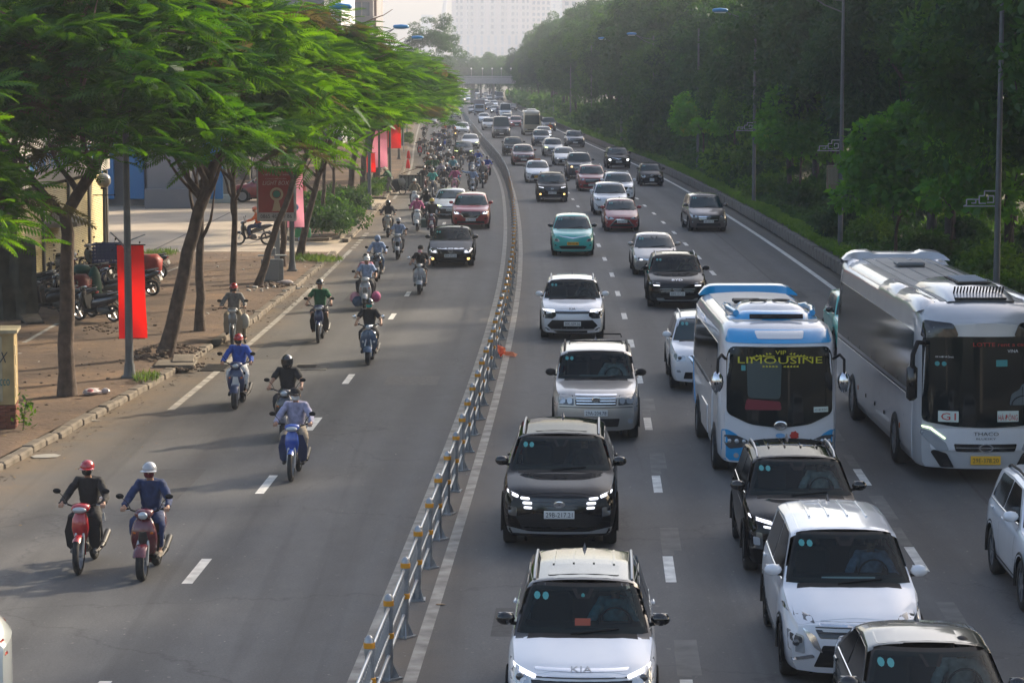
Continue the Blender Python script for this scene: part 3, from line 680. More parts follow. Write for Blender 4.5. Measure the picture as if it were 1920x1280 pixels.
TW('apartment_tower', 996, 1032, 2400, -60, CB[1], 'narrow hazy apartment tower right of the widest one', 4, 18)
TW('apartment_tower', 1032, 1085, 2900, -60, CB[0], 'pale blank sided tower between the two hazy apartment towers', 4, 14, fw=.3)
TW('apartment_tower', 1055, 1135, 2000, -60, CB[1], 'hazy tower with blue windows above the right trees', 6, 15)
TW('apartment_tower', 1140, 1290, 2150, -50, CB[0], 'wide hazy tower half hidden behind the right tree tops', 12, 18)
TW('apartment_tower', 1000, 1048, 2350, 60, CB[1], 'low pink block left of the far tree tops', 6, 4, 'building')
# two faint leaning spans of a far bridge pylon
for i, (a, b_) in enumerate([((822,108),(836,0)),((800,108),(804,30))]):
    Y = 3200+i*60; t = thing('bridge_pylon', ['faint slanting pylon in the haze of the sky gap','faint upright block in the haze of the sky gap'][i], 'pylon', (U(a[0],Y), Y, 0))
    q = MB(); q.tube([(0,0,0),(U(b_[0],Y)-U(a[0],Y),0,Zt(b_[1],Y))], [5,2.5] if i == 0 else [9,9], 8); q.obj('shaft', CB[2], t, 40); MB().box((0,0,1), (12,12,2)).obj('base', CB[2], t)
# near left buildings above the trees
t = tower('office_block', U(470,255), U(611,255), 255, 285, 34, CB[3], 'dark grey clad building above the left trees', 1, 1, 'building', z0=33, ledges=False)
t = tower('office_block', U(611.5,262), U(642,262), 262, 285, 30, CB[5], 'plain white walled building between the dark and the grey one', 1, 1, 'building', z0=29, ledges=False)
t = tower('concrete_block', U(643,290), U(702,290), 290, 312, 32, CB[4], 'unfinished grey concrete building at the left of the sky gap', 1, 1, 'building', z0=31, ledges=False)
b = MB(); y_ = -.3
for zz in (12.6, 16.4, 20.): b.box((0, y_, zz), (3.9,.8,.35)); b.box((0, y_, zz+1.1), (3.9,.1,.08))
b.box((1.7, -.4, 17), (.12,.3,9)); b.obj('balcony', CB[4], t)
b = MB()
for sx in (-.75, 0, .75): b.box((sx*1.3, -.04, 14.6), (.8,.1,1.5))
b.obj('window', WG, t)
b = MB()
for k in range(5): b.box((1.95+.06*k, -.5, 9+k*3.1), (.3,.5,2.9))
b.obj('drain_pipe', mat('brown_metal', (.16,.10,.08), .7), t)
# far belt of hazy trees and the overpass
G3 = 'hazy trees beyond the overpass'
for i in range(16):
    Y = 700+18*(i % 3); x = U(800+i*17, Y)
    q = thing('distant_tree', 'hazy blue green tree in the line beyond the overpass', 'tree', (x, Y, 0), 0, G3); MB().tube([(0,0,0),(0,0,6)], [.3,.2], 6).obj('trunk', BARK2, q)
    link('crown', broad[i % 4], q, (0,0,7+1.2*math.sin(i*2)), (0,0,i), (1.25,1.2,1.05+.15*math.sin(i)))['kind'] = 'stuff'
OV = mat('overpass_concrete', (.40,.38,.37), .85, var=.1, vs=.3)
YO = 600; ox0, ox1 = U(780, YO), U(1110, YO)
ov = thing('overpass', 'hazy concrete overpass crossing the far end of the road', 'overpass', ((ox0+ox1)/2, YO, 0))
w = ox1-ox0
MB().box((0, 5, 5.25), (w, 10, 1.1)).obj('deck', OV, ov)
b = MB()
for yy in (0, 10): b.box((0, yy, 6.35), (w,.25,.25)); b.box((0, yy, 5.95), (w,.2,.3))
b.obj('parapet', OV, ov)
b = MB()
for k in range(int(w/1.5)): b.box((-w/2+k*1.5, 0, 6.2), (.08,.08,.6))
b.obj('railing', OV, ov)
for px in (886, 1052, 1078): MB().box((0,0,0), (1.1,1.6,4.8), bev=.2).obj('pier', OV, ov, loc=(U(px,YO)-(ox0+ox1)/2, 5, 2.35))
for px in (925, 1000): MB().tube([(0,0,0),(0,0,4.7)], .28, 8).obj('pier', OV, ov, loc=(U(px,YO)-(ox0+ox1)/2, 5, 0))
for px in (884, 905, 923, 940, 958):
    q = thing('bridge_lamp', 'small white lamp post on the overpass parapet', 'street lamp', (U(px,YO), YO+.6, 5.85), 0, 'lamps on the overpass')
    b = MB().tube([(0,0,0),(0,0,2.3)], .06, 6); b.obj('post', OV, q); MB().ball((0,0,2.4), .22, 8).obj('lamp_globe', mat('opal', (.85,.85,.82), .4), q, 60)

# unseen footbridge and tree belts behind the camera, added for dark reflections
fb = thing('footbridge', 'concrete footbridge the photograph is taken from, unseen and added for reflections', 'footbridge', (0, -2.2, 0)); MB().box((0,0,5.6), (46,3.0,.5)).obj('deck', OV, fb); MB().box((0,1.35,6.35), (46,.12,1.0)).obj('parapet', OV, fb); MB().box((-13.5,0,2.7), (1,1.6,5.4)).obj('pier', OV, fb); MB().box((14.5,0,2.7), (1,1.6,5.4)).obj('pier', OV, fb)
for i in range(9):
    for s_, o_ in ((1, 19), (-1, -14)):
        tree(-2.7+o_+rnd.uniform(-1,1), -14-i*11, [(0,0,0),(.1,0,7)], (0,0,9.5), broad[i % 4], 'unseen tree added for reflections behind the footbridge on the %s side' % ('right' if s_ > 0 else 'left'), rz=i, cs=1.2, group='unseen trees added behind the footbridge', nl=3)

def debris(name, y0, y1, xa, xb, n, z, s0, mt_, seed):
    rs = np.random.RandomState(seed); Y = rs.uniform(y0, y1, n); X = np.array([kl(v) for v in Y])+rs.uniform(xa, xb, n); a = rs.rand(n)*6.28; s = s0*(.4+rs.rand(n))
    d = np.stack([np.cos(a), np.sin(a), rs.normal(size=n)*.15], 1)*s[:, None]; w = np.stack([-np.sin(a), np.cos(a), rs.normal(size=n)*.15], 1)*s[:, None]*.6; P = np.stack([X, Y, np.full(n, z+.012)], 1)
    o = link(name, quad_mesh(name, np.stack([P-d, P+w, P+d, P-w], 1), mt_)); o['kind'] = 'stuff'
debris('fallen_leaves', 46, 104, -9, -.3, 1500, .13, .05, mat('dry_leaf', (.20,.13,.06), .8, var=.5, vs=2), 61)
debris('fallen_leaves', 46, 104, -7, -.3, 1000, .13, .045, mat('dark_debris', (.05,.035,.025), .9, var=.4, vs=3), 62)
debris('paper_litter', 46, 104, -8, -.3, 60, .13, .07, mat('paper_scrap', (.5,.48,.44), .8), 63)
debris('gutter_litter', 34, 104, .02, .55, 500, .0, .04, mat('dark_debris', (.05,.035,.025), .9), 64)
debris('gutter_litter', 34, 104, .05, 2.2, 220, .0, .035, mat('dry_leaf', (.20,.13,.06), .8), 65)
debris('road_grit', 32, 90, 1, 20, 500, .0, .018, mat('grit_pale', (.3,.28,.25), .9), 66)

# ------------------------------------------------------------ cars
PAINT = mat('PAINT', (.5,.5,.5)); MIRR = mat('MIRR', (.02,.02,.02), .3); ROOF = mat('ROOF', (.02,.02,.02))
BLK = mat('black_plastic', (.012,.012,.013), .6, var=.2, vs=9, spec=.2); GLOSSB = mat('gloss_black', (.008,.008,.009), .12, coat=.5)
CHROME = mat('chrome', (.75,.76,.78), .14, 1.); SILV = mat('satin_silver', (.42,.43,.44), .35, .6)
GLASS = mat('tinted_glass', (.006,.028,.034), .07, spec=.45); SGLASS = mat('side_glass', (.004,.006,.008), .07, spec=.45)
CABD = mat('cabin_dark', (.02,.021,.022), .7); CABS = mat('seat_fabric', (.045,.045,.045), .85)
def clearglass():
    m = mat('clear_windshield_glass', (.004,.012,.014), .06, spec=.5); nt = m.node_tree; N = nt.nodes; p = N['Principled BSDF']; t_ = N.new('ShaderNodeBsdfTransparent'); t_.inputs[0].default_value = (.50,.66,.66,1)
    x = N.new('ShaderNodeMixShader'); x.inputs[0].default_value = .62; nt.links.new(p.outputs[0], x.inputs[1]); nt.links.new(t_.outputs[0], x.inputs[2]); nt.links.new(x.outputs[0], N['Material Output'].inputs[0]); return m
GLASSC = clearglass()
LENS = mat('lamp_lens', (.42,.45,.48), .08, .35, coat=1.); LENSD = mat('dark_lamp_lens', (.07,.075,.08), .07, .2, coat=1.)
LITW = mat('lit_lamp', (.9,.9,1.), .3, emit=(.95,.95,1.), es=.75); LITY = mat('lit_yellow_lamp', (1,.8,.3), .3, emit=(1,.62,.18), es=1.6); LITH = mat('lit_headlamp', (.9,.95,1), .3, emit=(.95,1,1.), es=4); LITG = mat('lit_greenish_lamp', (.8,1,.4), .3, emit=(.85,1,.35), es=2.5)
RED = mat('red_lens', (.35,.01,.012), .12, coat=1.); TYRE = mat('tyre_rubber', (.018,.018,.018), .85, bump=.3, bs=40); RIM = mat('alloy_rim', (.30,.31,.33), .3, .7); RIMD = mat('dark_rim', (.05,.05,.055), .35, .5)
PLW = mat('white_plate', (.62,.63,.62), .5); PLY = mat('yellow_plate', (.75,.42,.02), .5); INK = mat('black_ink', (.015,.015,.02), .6)
STK = mat('inspection_sticker', (.05,.27,.27), .5); WHL = mat('white_lettering', (.7,.7,.7), .5); TROUT = mat('reflector_dark', (.03,.03,.033), .25)
def paint(name, col, metal=.0, rough=.32): return mat(name, col, rough, metal, var=.07, vs=1.3, coat=1., coat_rough=.06)
P_WHITE = paint('white_paint', (.70,.72,.76)); P_BLACK = mat('black_paint', (.003,.003,.004), .5, spec=.0, coat=.6, coat_rough=.04); P_SILVER = paint('silver_paint', (.42,.41,.40), .55); P_CHAMP = paint('champagne_paint', (.40,.375,.345), .5)
P_RED = paint('red_paint', (.27,.004,.008), 0); P_MAROON = paint('maroon_paint', (.13,.006,.014), 0); P_TEAL = paint('teal_paint', (.012,.44,.40)); P_BROWN = paint('brown_grey_paint', (.115,.10,.095), .5); P_NAVY = paint('dark_blue_paint', (.012,.022,.04), 0); P_GREY = paint('grey_paint', (.085,.09,.10), .5); P_DKGREEN = paint('dark_green_black_paint', (.008,.018,.020), .2); P_OLIVE = paint('olive_cream_paint', (.25,.25,.19)); P_PALE = paint('pale_green_white_paint', (.62,.66,.62))
PB = [P_WHITE, P_BLACK]

def shell(ringf, ys, disp, frontrows=True):
    """closed body: half rings (x>=0) along y, mirrored, capped front and back with a grid"""
    b = MB(); rings = []
    for y in ys:
        h = ringf(y); full = [(-x, z) for x, z in reversed(h[1:-1])]; r = [h[0]]+h[1:-1]+[h[-1]]+[(-x, z) for x, z in reversed(h[1:-1])]
        rings.append([disp(x, y, z) for x, z in r])
    n = len(rings[0]); vs = [p for r in rings for p in r]
    fs = [(i*n+k, i*n+(k+1) % n, (i+1)*n+(k+1) % n, (i+1)*n+k) for i in range(len(ys)-1) for k in range(n)]
    b.add(vs, fs); m = n//2
    for y in (ys[0], ys[-1]):
        h = ringf(y); NX = 10; V = []
        rows = h[1:-1]
        for x, z in rows:
            for j in range(NX+1): 
                q = -1+2*j/NX; V.append(disp(x*q, y, z))
        F = [(r*(NX+1)+j, r*(NX+1)+j+1, (r+1)*(NX+1)+j+1, (r+1)*(NX+1)+j) for r in range(len(rows)-1) for j in range(NX)]
        b.add(V, F)
    return b
CT = {   # L, W, H, wheel base, front overhang, wheel r, hood lead, cowl z, y cowl, y roof front, y roof rear, deck (y, z) or None
 'suv':   (4.55,1.86,1.66,2.68,.90,.36,.97,1.10,1.15,1.92,4.05,None),
 'csuv':  (4.30,1.80,1.63,2.60,.84,.34,.93,1.07,1.05,1.80,3.85,None),
 'boxsuv':(4.45,1.80,1.74,2.62,.88,.36,1.02,1.14,1.20,1.80,4.15,None),
 'sedan': (4.65,1.81,1.46,2.70,.92,.33,.74,.97,1.20,2.10,3.35,(4.05,1.04)),
 'lowsuv':(4.77,1.91,1.63,2.77,.92,.37,.90,1.06,1.25,2.10,4.05,None),
 'ssedan':(4.40,1.71,1.48,2.55,.85,.31,.76,.98,1.05,1.88,3.20,(3.85,1.05)),
 'hatch': (4.05,1.71,1.49,2.52,.83,.31,.79,.99,.98,1.75,3.45,None),
 'mini':  (3.55,1.60,1.50,2.37,.68,.29,.84,1.00,.80,1.42,3.1,None),
 'mpv':   (4.55,1.78,1.73,2.77,.86,.34,.90,1.10,.98,1.75,4.10,None),
 'pickup':(5.30,1.88,1.82,3.22,.93,.39,1.10,1.20,1.35,2.0,3.35,(3.65,1.18)),
 'van':   (5.60,2.00,2.45,3.40,.95,.35,1.12,1.32,.72,1.40,5.3,None)}
def lin(pts): return lambda y: interp(y, pts)
def sm(f, w=.07): return lambda y: (f(y-w)+f(y-w/2)+f(y)+f(y+w/2)+f(y+w))/5
def poly_rect(u0, u1, v0, v1, r=.02): return [(u0,v0),(u1,v0),(u1,v1),(u0,v1)]
# front styles: polygons in u (share of the half width) and v (0 sill .. 1 bonnet edge); 'm' mirrored
S = {}
S['tucson'] = [('grille','GB',[(-.60,.60),(.60,.60),(.66,.84),(-.66,.84)],0),('intake','BK',[(-.62,.16),(.62,.16),(.74,.44),(.40,.52),(-.40,.52),(-.74,.44)],0),
 ('headlight','LW',[(.50,.80),(.66,.81),(.66,.86),(.50,.85)],1),('headlight','LW',[(.46,.705),(.62,.71),(.62,.765),(.46,.76)],1),('headlight','LW',[(.46,.61),(.60,.615),(.60,.665),(.46,.66)],1),('headlight','LW',[(.70,.83),(.90,.90),(.90,.955),(.68,.88)],1),
 ('fog_lamp','LD',[(.72,.44),(.86,.46),(.87,.66),(.72,.64)],1),('skid_strip','SV',[(-.86,.07),(.86,.07),(.90,.20),(.84,.20),(.5,.12),(-.5,.12),(-.84,.20),(-.90,.20)],0)]
S['seltos'] = [('grille','GB',[(-.62,.55),(.62,.55),(.66,.85),(.56,.93),(-.56,.93),(-.66,.85)],0),('headlight','LN',[(.64,.70),(.93,.74),(.95,.98),(.66,.90)],1),('headlight','LW',[(.60,.83),(.90,.92),(.90,.97),(.58,.88)],1),('grille_trim','CH',[(-.60,.93),(.60,.93),(.62,.965),(-.62,.965)],0),('intake','BK',[(-.7,.1),(.7,.1),(.74,.4),(-.74,.4)],0)]
S['carens'] = [('grille','GB',[(-.50,.74),(.50,.74),(.52,.83),(-.52,.83)],0),('grille_trim','CH',[(-.52,.845),(.52,.845),(.52,.87),(-.52,.87)],0),('headlight','GB',[(.50,.66),(.60,.56),(.88,.56),(.93,.72),(.93,.86),(.52,.86)],1),('headlight','LW',[(.52,.80),(.90,.84),(.93,.90),(.56,.90)],1),('headlight','LD',[(.62,.60),(.86,.60),(.88,.74),(.60,.74)],1),
 ('intake','BK',[(-.62,.12),(.62,.12),(.78,.28),(.62,.50),(-.62,.50),(-.78,.28)],0),('intake_trim','SV',[(-.64,.11),(.64,.11),(.70,.155),(-.70,.155)],0),('bumper_cladding','BK',[(-.97,.0),(.97,.0),(.98,.20),(.80,.20),(.66,.09),(-.66,.09),(-.80,.20),(-.98,.20)],0)]
S['escape'] = [('headlight','LD',[(.50,.66),(.95,.68),(.93,.93),(.52,.92)],1),('lamp_reflector','LN',[(.70,.72),(.80,.69),(.87,.76),(.86,.85),(.76,.88),(.69,.81)],1),('lamp_reflector','LN',[(.54,.72),(.62,.69),(.66,.76),(.65,.85),(.57,.87),(.53,.80)],1),('grille','BK',[(-.46,.66),(.46,.66),(.48,.94),(-.48,.94)],0),
 ('grille_bar','CH',[(-.45,.70),(.45,.70),(.45,.725),(-.45,.725)],0),('grille_bar','CH',[(-.45,.77),(.45,.77),(.45,.795),(-.45,.795)],0),('grille_bar','CH',[(-.45,.84),(.45,.84),(.46,.865),(-.46,.865)],0),('grille_bar','CH',[(-.47,.91),(.47,.91),(.48,.95),(-.48,.95)],0),('intake','BK',[(-.50,.10),(.50,.10),(.54,.32),(-.54,.32)],0),('fog_lamp','LN',[(.72,.20),(.80,.18),(.85,.24),(.80,.31),(.73,.30)],1),('bumper_line','TR',[(-.95,.60),(.95,.60),(.95,.62),(-.95,.62)],0)]
S['yaris'] = [('grille','BK',[(-.72,.08),(.72,.08),(.34,.62),(-.34,.62)],0),('grille_trim','CH',[(.66,.08),(.74,.08),(.38,.66),(.30,.66)],1),('grille_trim','CH',[(-.32,.63),(.32,.63),(.34,.69),(-.34,.69)],0),('headlight','LN',[(.44,.68),(.82,.62),(.94,.88),(.80,.94),(.56,.82)],1),('fog_lamp','LN',[(.80,.36),(.88,.37),(.88,.45),(.80,.44)],1)]
S['camry'] = [('grille','GB',[(-.42,.58),(.42,.58),(.52,.92),(-.52,.92)],0),('grille_trim','CH',[(-.56,.92),(.56,.92),(.58,.99),(-.58,.99)],0),('headlight','LN',[(.54,.62),(.86,.66),(.95,.92),(.84,.98),(.58,.86)],1),('headlight','LW',[(.60,.68),(.80,.70),(.84,.84),(.62,.80)],1),('intake','BK',[(-.60,.12),(.60,.12),(.60,.34),(-.60,.34)],0),('fog_lamp','LY',[(.70,.18),(.79,.16),(.84,.24),(.79,.33),(.71,.30)],1)]
S['cx5'] = [('grille','GB',[(-.30,.42),(.30,.42),(.50,.70),(.48,.84),(-.48,.84),(-.50,.70)],0),('grille_trim','CH',[(-.32,.40),(.32,.40),(.56,.70),(.50,.70),(.30,.44),(-.30,.44),(-.50,.70),(-.56,.70)],0),('headlight','LN',[(.56,.66),(.86,.66),(.95,.86),(.90,.96),(.60,.80)],1),('headlight','LW',[(.62,.68),(.82,.68),(.86,.80),(.80,.85),(.64,.76)],1),('intake','BK',[(-.72,.06),(.72,.06),(.70,.22),(-.70,.22)],0),('intake','BK',[(.70,.30),(.90,.34),(.90,.46),(.72,.42)],1)]
S['altis'] = [('grille','GB',[(-.78,.10),(.78,.10),(.62,.56),(-.62,.56)],0),('grille','GB',[(-.46,.72),(.46,.72),(.50,.80),(-.50,.80)],0),('headlight','LD',[(.52,.70),(.86,.74),(.94,.92),(.56,.82)],1),('headlight','LG',[(.56,.80),(.90,.90),(.90,.95),(.56,.85)],1),('intake_trim','CH',[(-.80,.08),(.80,.08),(.80,.11),(-.80,.11)],0)]
S['teal'] = [('emblem_wing','CH',[(0,.70),(.05,.74),(.62,.84),(.62,.87),(.04,.79),(0,.77)],1),('headlight','LN',[(.62,.54),(.84,.55),(.90,.70),(.86,.74),(.66,.70)],1),('lamp_reflector','LD',[(.68,.58),(.78,.58),(.80,.66),(.70,.67)],1),('intake','BK',[(-.55,.14),(.55,.14),(.66,.28),(.5,.32),(-.5,.32),(-.66,.28)],0),('intake','BK',[(.72,.32),(.90,.30),(.94,.48),(.86,.42)],1),('bumper_trim','SV',[(-.95,.08),(.95,.08),(.95,.11),(-.95,.11)],0)]
S['forester'] = [('grille','GB',[(-.40,.58),(.40,.58),(.46,.70),(.40,.86),(-.40,.86),(-.46,.70)],0),('headlight','LD',[(.52,.66),(.84,.68),(.93,.90),(.56,.84)],1),('headlight','LW',[(.54,.80),(.86,.86),(.86,.90),(.54,.85)],1),('fog_lamp','LY',[(.70,.26),(.78,.24),(.83,.31),(.78,.39),(.70,.37)],1),('intake','BK',[(-.62,.10),(.62,.10),(.62,.30),(-.62,.30)],0),('skid_strip','SV',[(-.62,.04),(.62,.04),(.62,.08),(-.62,.08)],0)]
S['innova'] = [('grille','GB',[(-.50,.40),(.50,.40),(.56,.76),(-.56,.76)],0),('grille_bar','CH',[(-.52,.72),(.52,.72),(.54,.78),(-.54,.78)],0),('grille_bar','CH',[(-.50,.62),(.50,.62),(.51,.65),(-.51,.65)],0),('grille_bar','SV',[(-.49,.52),(.49,.52),(.50,.55),(-.50,.55)],0),('headlight','LN',[(.58,.70),(.86,.68),(.95,.92),(.62,.82)],1),('intake','BK',[(-.64,.12),(.64,.12),(.60,.30),(-.60,.30)],0),('fog_lamp','LN',[(.78,.34),(.85,.33),(.88,.42),(.80,.43)],1)]
S['vios'] = [('grille','BK',[(-.66,.08),(.66,.08),(.40,.54),(-.40,.54)],0),('grille_bar','CH',[(-.46,.70),(.46,.70),(.62,.78),(.46,.76),(-.46,.76),(-.62,.78)],0),('headlight','LN',[(.46,.66),(.84,.64),(.95,.90),(.86,.95),(.54,.80)],1),('headlight','LW',[(.56,.68),(.70,.67),(.72,.75),(.58,.76)],1),('fog_lamp','LN',[(.76,.26),(.86,.28),(.86,.36),(.76,.34)],1)]
S['byd'] = [('headlight','LD',[(.56,.74),(.92,.80),(.94,.94),(.58,.88)],1),('headlight','LW',[(.58,.74),(.80,.75),(.80,.80),(.58,.79)],1),('grille_bar','GB',[(-.60,.46),(.60,.46),(.66,.66),(-.66,.66)],0),('grille_bar','SV',[(-.58,.60),(.58,.60),(.59,.62),(-.59,.62)],0),('grille_bar','SV',[(-.56,.53),(.56,.53),(.57,.55),(-.57,.55)],0),('grille_bar','SV',[(-.55,.46),(.55,.46),(.56,.48),(-.56,.48)],0),('intake','BK',[(-.80,.16),(.80,.16),(.84,.40),(-.84,.40)],0),('skid_strip','SV',[(-.66,.10),(-.40,.10),(-.46,.20),(-.66,.20)],0),('skid_strip','SV',[(-.66,.07),(.66,.07),(.70,.20),(.62,.20),(.50,.115),(-.50,.115),(-.62,.20),(-.70,.20)],0)]
S['mini'] = [('headlight','LN',[(.52,.66),(.62,.56),(.80,.56),(.90,.70),(.84,.88),(.64,.90),(.54,.80)],1),('grille','GB',[(-.36,.70),(.36,.70),(.38,.82),(-.38,.82)],0),('intake','BK',[(-.66,.12),(.66,.12),(.60,.44),(-.60,.44)],0),('fog_lamp','LN',[(.76,.26),(.84,.25),(.88,.32),(.82,.38)],1)]
S['ranger'] = [('grille','GB',[(-.48,.52),(.48,.52),(.52,.86),(-.52,.86)],0),('grille_bar','SV',[(-.48,.66),(.48,.66),(.49,.72),(-.49,.72)],0),('headlight','LN',[(.54,.62),(.90,.66),(.92,.88),(.58,.86)],1),('headlight','LY',[(.56,.68),(.72,.69),(.72,.78),(.57,.78)],1),('intake','BK',[(-.66,.12),(.66,.12),(.62,.40),(-.62,.40)],0)]
S['xtrail'] = [('grille','GB',[(-.40,.50),(.40,.50),(.56,.86),(-.56,.86)],0),('grille_trim','CH',[(-.30,.47),(.30,.47),(.56,.84),(.48,.84),(.27,.52),(-.27,.52),(-.48,.84),(-.56,.84)],0),('headlight','LN',[(.60,.68),(.84,.66),(.95,.90),(.62,.84)],1),('fog_lamp','LN',[(.72,.30),(.82,.30),(.84,.38),(.74,.38)],1),('intake','BK',[(-.66,.10),(.66,.10),(.62,.32),(-.62,.32)],0)]
S['jolion'] = [('headlight','LN',[(.54,.70),(.92,.74),(.95,.96),(.56,.90)],1),('lamp_reflector','LD',[(.60,.72),(.84,.75),(.84,.84),(.60,.80)],1),('grille','PW',[(-.48,.60),(.48,.60),(.50,.88),(-.50,.88)],0),('intake','BK',[(-.72,.16),(.72,.16),(.76,.34),(-.76,.34)],0),('intake_trim','CH',[(.60,.20),(.66,.20),(.92,.48),(.88,.52)],1),('skid_strip','SV',[(-.7,.08),(.7,.08),(.74,.13),(-.74,.13)],0)]
S['vf'] = [('emblem_wing','CH',[(0,.64),(.05,.68),(.56,.86),(.56,.89),(.04,.75),(0,.71)],1),('headlight','LH',[(.66,.56),(.80,.56),(.84,.66),(.80,.74),(.68,.72)],1),('intake','BK',[(-.66,.12),(.66,.12),(.70,.40),(-.70,.40)],0)]
S['xforce'] = [('grille','GB',[(-.66,.36),(.66,.36),(.56,.76),(-.56,.76)],0),('headlight','LG',[(.60,.80),(.88,.86),(.88,.92),(.60,.87)],1),('headlight','LN',[(.72,.56),(.90,.58),(.90,.74),(.72,.72)],1),('skid_strip','SV',[(-.70,.06),(.70,.06),(.64,.26),(.56,.26),(.50,.12),(-.50,.12),(-.56,.26),(-.64,.26)],0)]
S['accent'] = [('grille','GB',[(-.60,.22),(.60,.22),(.50,.66),(-.50,.66)],0),('headlight','LN',[(.54,.66),(.86,.68),(.95,.90),(.60,.82)],1),('intake','BK',[(.70,.20),(.90,.24),(.90,.46),(.76,.40)],1),('intake_trim','SV',[(-.66,.10),(.66,.10),(.66,.14),(-.66,.14)],0)]
S['gsuv'] = [('grille','GB',[(-.46,.48),(.46,.48),(.52,.84),(-.52,.84)],0),('grille_bar','SV',[(-.48,.70),(.48,.70),(.49,.74),(-.49,.74)],0),('headlight','LN',[(.56,.68),(.92,.70),(.94,.88),(.58,.86)],1),('intake','BK',[(-.66,.12),(.66,.12),(.62,.34),(-.62,.34)],0),('fog_lamp','LN',[(.76,.26),(.85,.26),(.86,.36),(.77,.36)],1)]
S['gsed'] = [('grille','GB',[(-.42,.50),(.42,.50),(.50,.86),(-.50,.86)],0),('headlight','LN',[(.54,.66),(.90,.68),(.95,.90),(.58,.84)],1),('intake','BK',[(-.62,.12),(.62,.12),(.62,.34),(-.62,.34)],0)]
S['xpander'] = [('grille','GB',[(-.50,.62),(.50,.62),(.62,.90),(-.62,.90)],0),('grille_bar','CH',[(-.50,.83),(.50,.83),(.52,.87),(-.52,.87)],0),('grille_bar','SV',[(-.46,.74),(.46,.74),(.48,.78),(-.48,.78)],0),('intake','BK',[(-.58,.10),(.58,.10),(.46,.50),(-.46,.50)],0),('grille_trim','CH',[(.46,.36),(.58,.46),(.74,.80),(.56,.66)],1),('grille_trim','CH',[(.56,.28),(.86,.20),(.90,.24),(.60,.34)],1),('headlight','LD',[(.56,.86),(.96,.98),(.96,1.06),(.60,.96)],1),('headlight','LN',[(.70,.34),(.92,.38),(.93,.72),(.72,.66)],1),('lamp_reflector','LD',[(.74,.52),(.90,.55),(.90,.68),(.74,.63)],1)]
S['creta'] = [('grille','GB',[(-.62,.52),(.62,.52),(.60,.92),(-.60,.92)],0),('headlight','LW',[(.56,.84),(.92,.92),(.92,.97),(.56,.90)],1),('headlight','LW',[(.56,.76),(.70,.78),(.70,.82),(.56,.80)],1),('headlight','LD',[(.70,.34),(.90,.36),(.92,.70),(.72,.68)],1),('lamp_reflector','LN',[(.75,.42),(.86,.43),(.87,.60),(.76,.58)],1),('intake','BK',[(-.60,.12),(.60,.12),(.60,.40),(-.60,.40)],0)]
S['van'] = [('grille','GB',[(-.52,.60),(.52,.60),(.56,.86),(-.56,.86)],0),('grille_bar','SV',[(-.50,.74),(.50,.74),(.50,.78),(-.50,.78)],0),('headlight','LN',[(.60,.62),(.90,.64),(.94,.94),(.66,.90)],1),('intake','BK',[(-.70,.12),(.70,.12),(.66,.40),(-.66,.40)],0)]
MK = {'GB': GLOSSB, 'BK': BLK, 'LW': LITW, 'LD': LENSD, 'LN': LENS, 'SV': SILV, 'CH': CHROME, 'TR': TROUT, 'LY': LITY, 'LG': LITG, 'LH': LITH, 'PW': P_WHITE}
WC = {}
def wheel_mesh(r, w, rimm='RIM', n=5):
    k = (r, w, rimm)
    if k in WC: return WC[k]
    t = MB(); t.lathe([(r*.66,-w/2),(r*.93,-w/2),(r,-w*.38),(r,w*.38),(r*.93,w/2),(r*.66,w/2)], 26, 'x'); tm = t.mesh('wheel', TYRE, 50)
    b = MB(); R_ = MIRR
    b.lathe([(r*.67,-w*.46),(r*.62,-w*.44),(r*.60,0),(.01,0)], 20, 'x'); b.lathe([(r*.67,w*.46),(r*.62,w*.44),(r*.60,.005),(.01,.005)], 20, 'x')
    for sd_ in (-1, 1):
        for i in range(n):
            a = 2*math.pi*i/n; 
            for da in (-.10, .10):
                b.box((sd_*w*.40, math.cos(a+da)*r*.36, math.sin(a+da)*r*.36), (.02, r*.56, r*.09), rx=a+da*.4)
        b.lathe([(.001, sd_*w*.46),(r*.14, sd_*w*.44),(r*.14, sd_*w*.3)], 10, 'x')
    rm = b.mesh('rim', RIM if rimm == 'RIM' else RIMD, 40)
    WC[k] = (tm, rm); return WC[k]

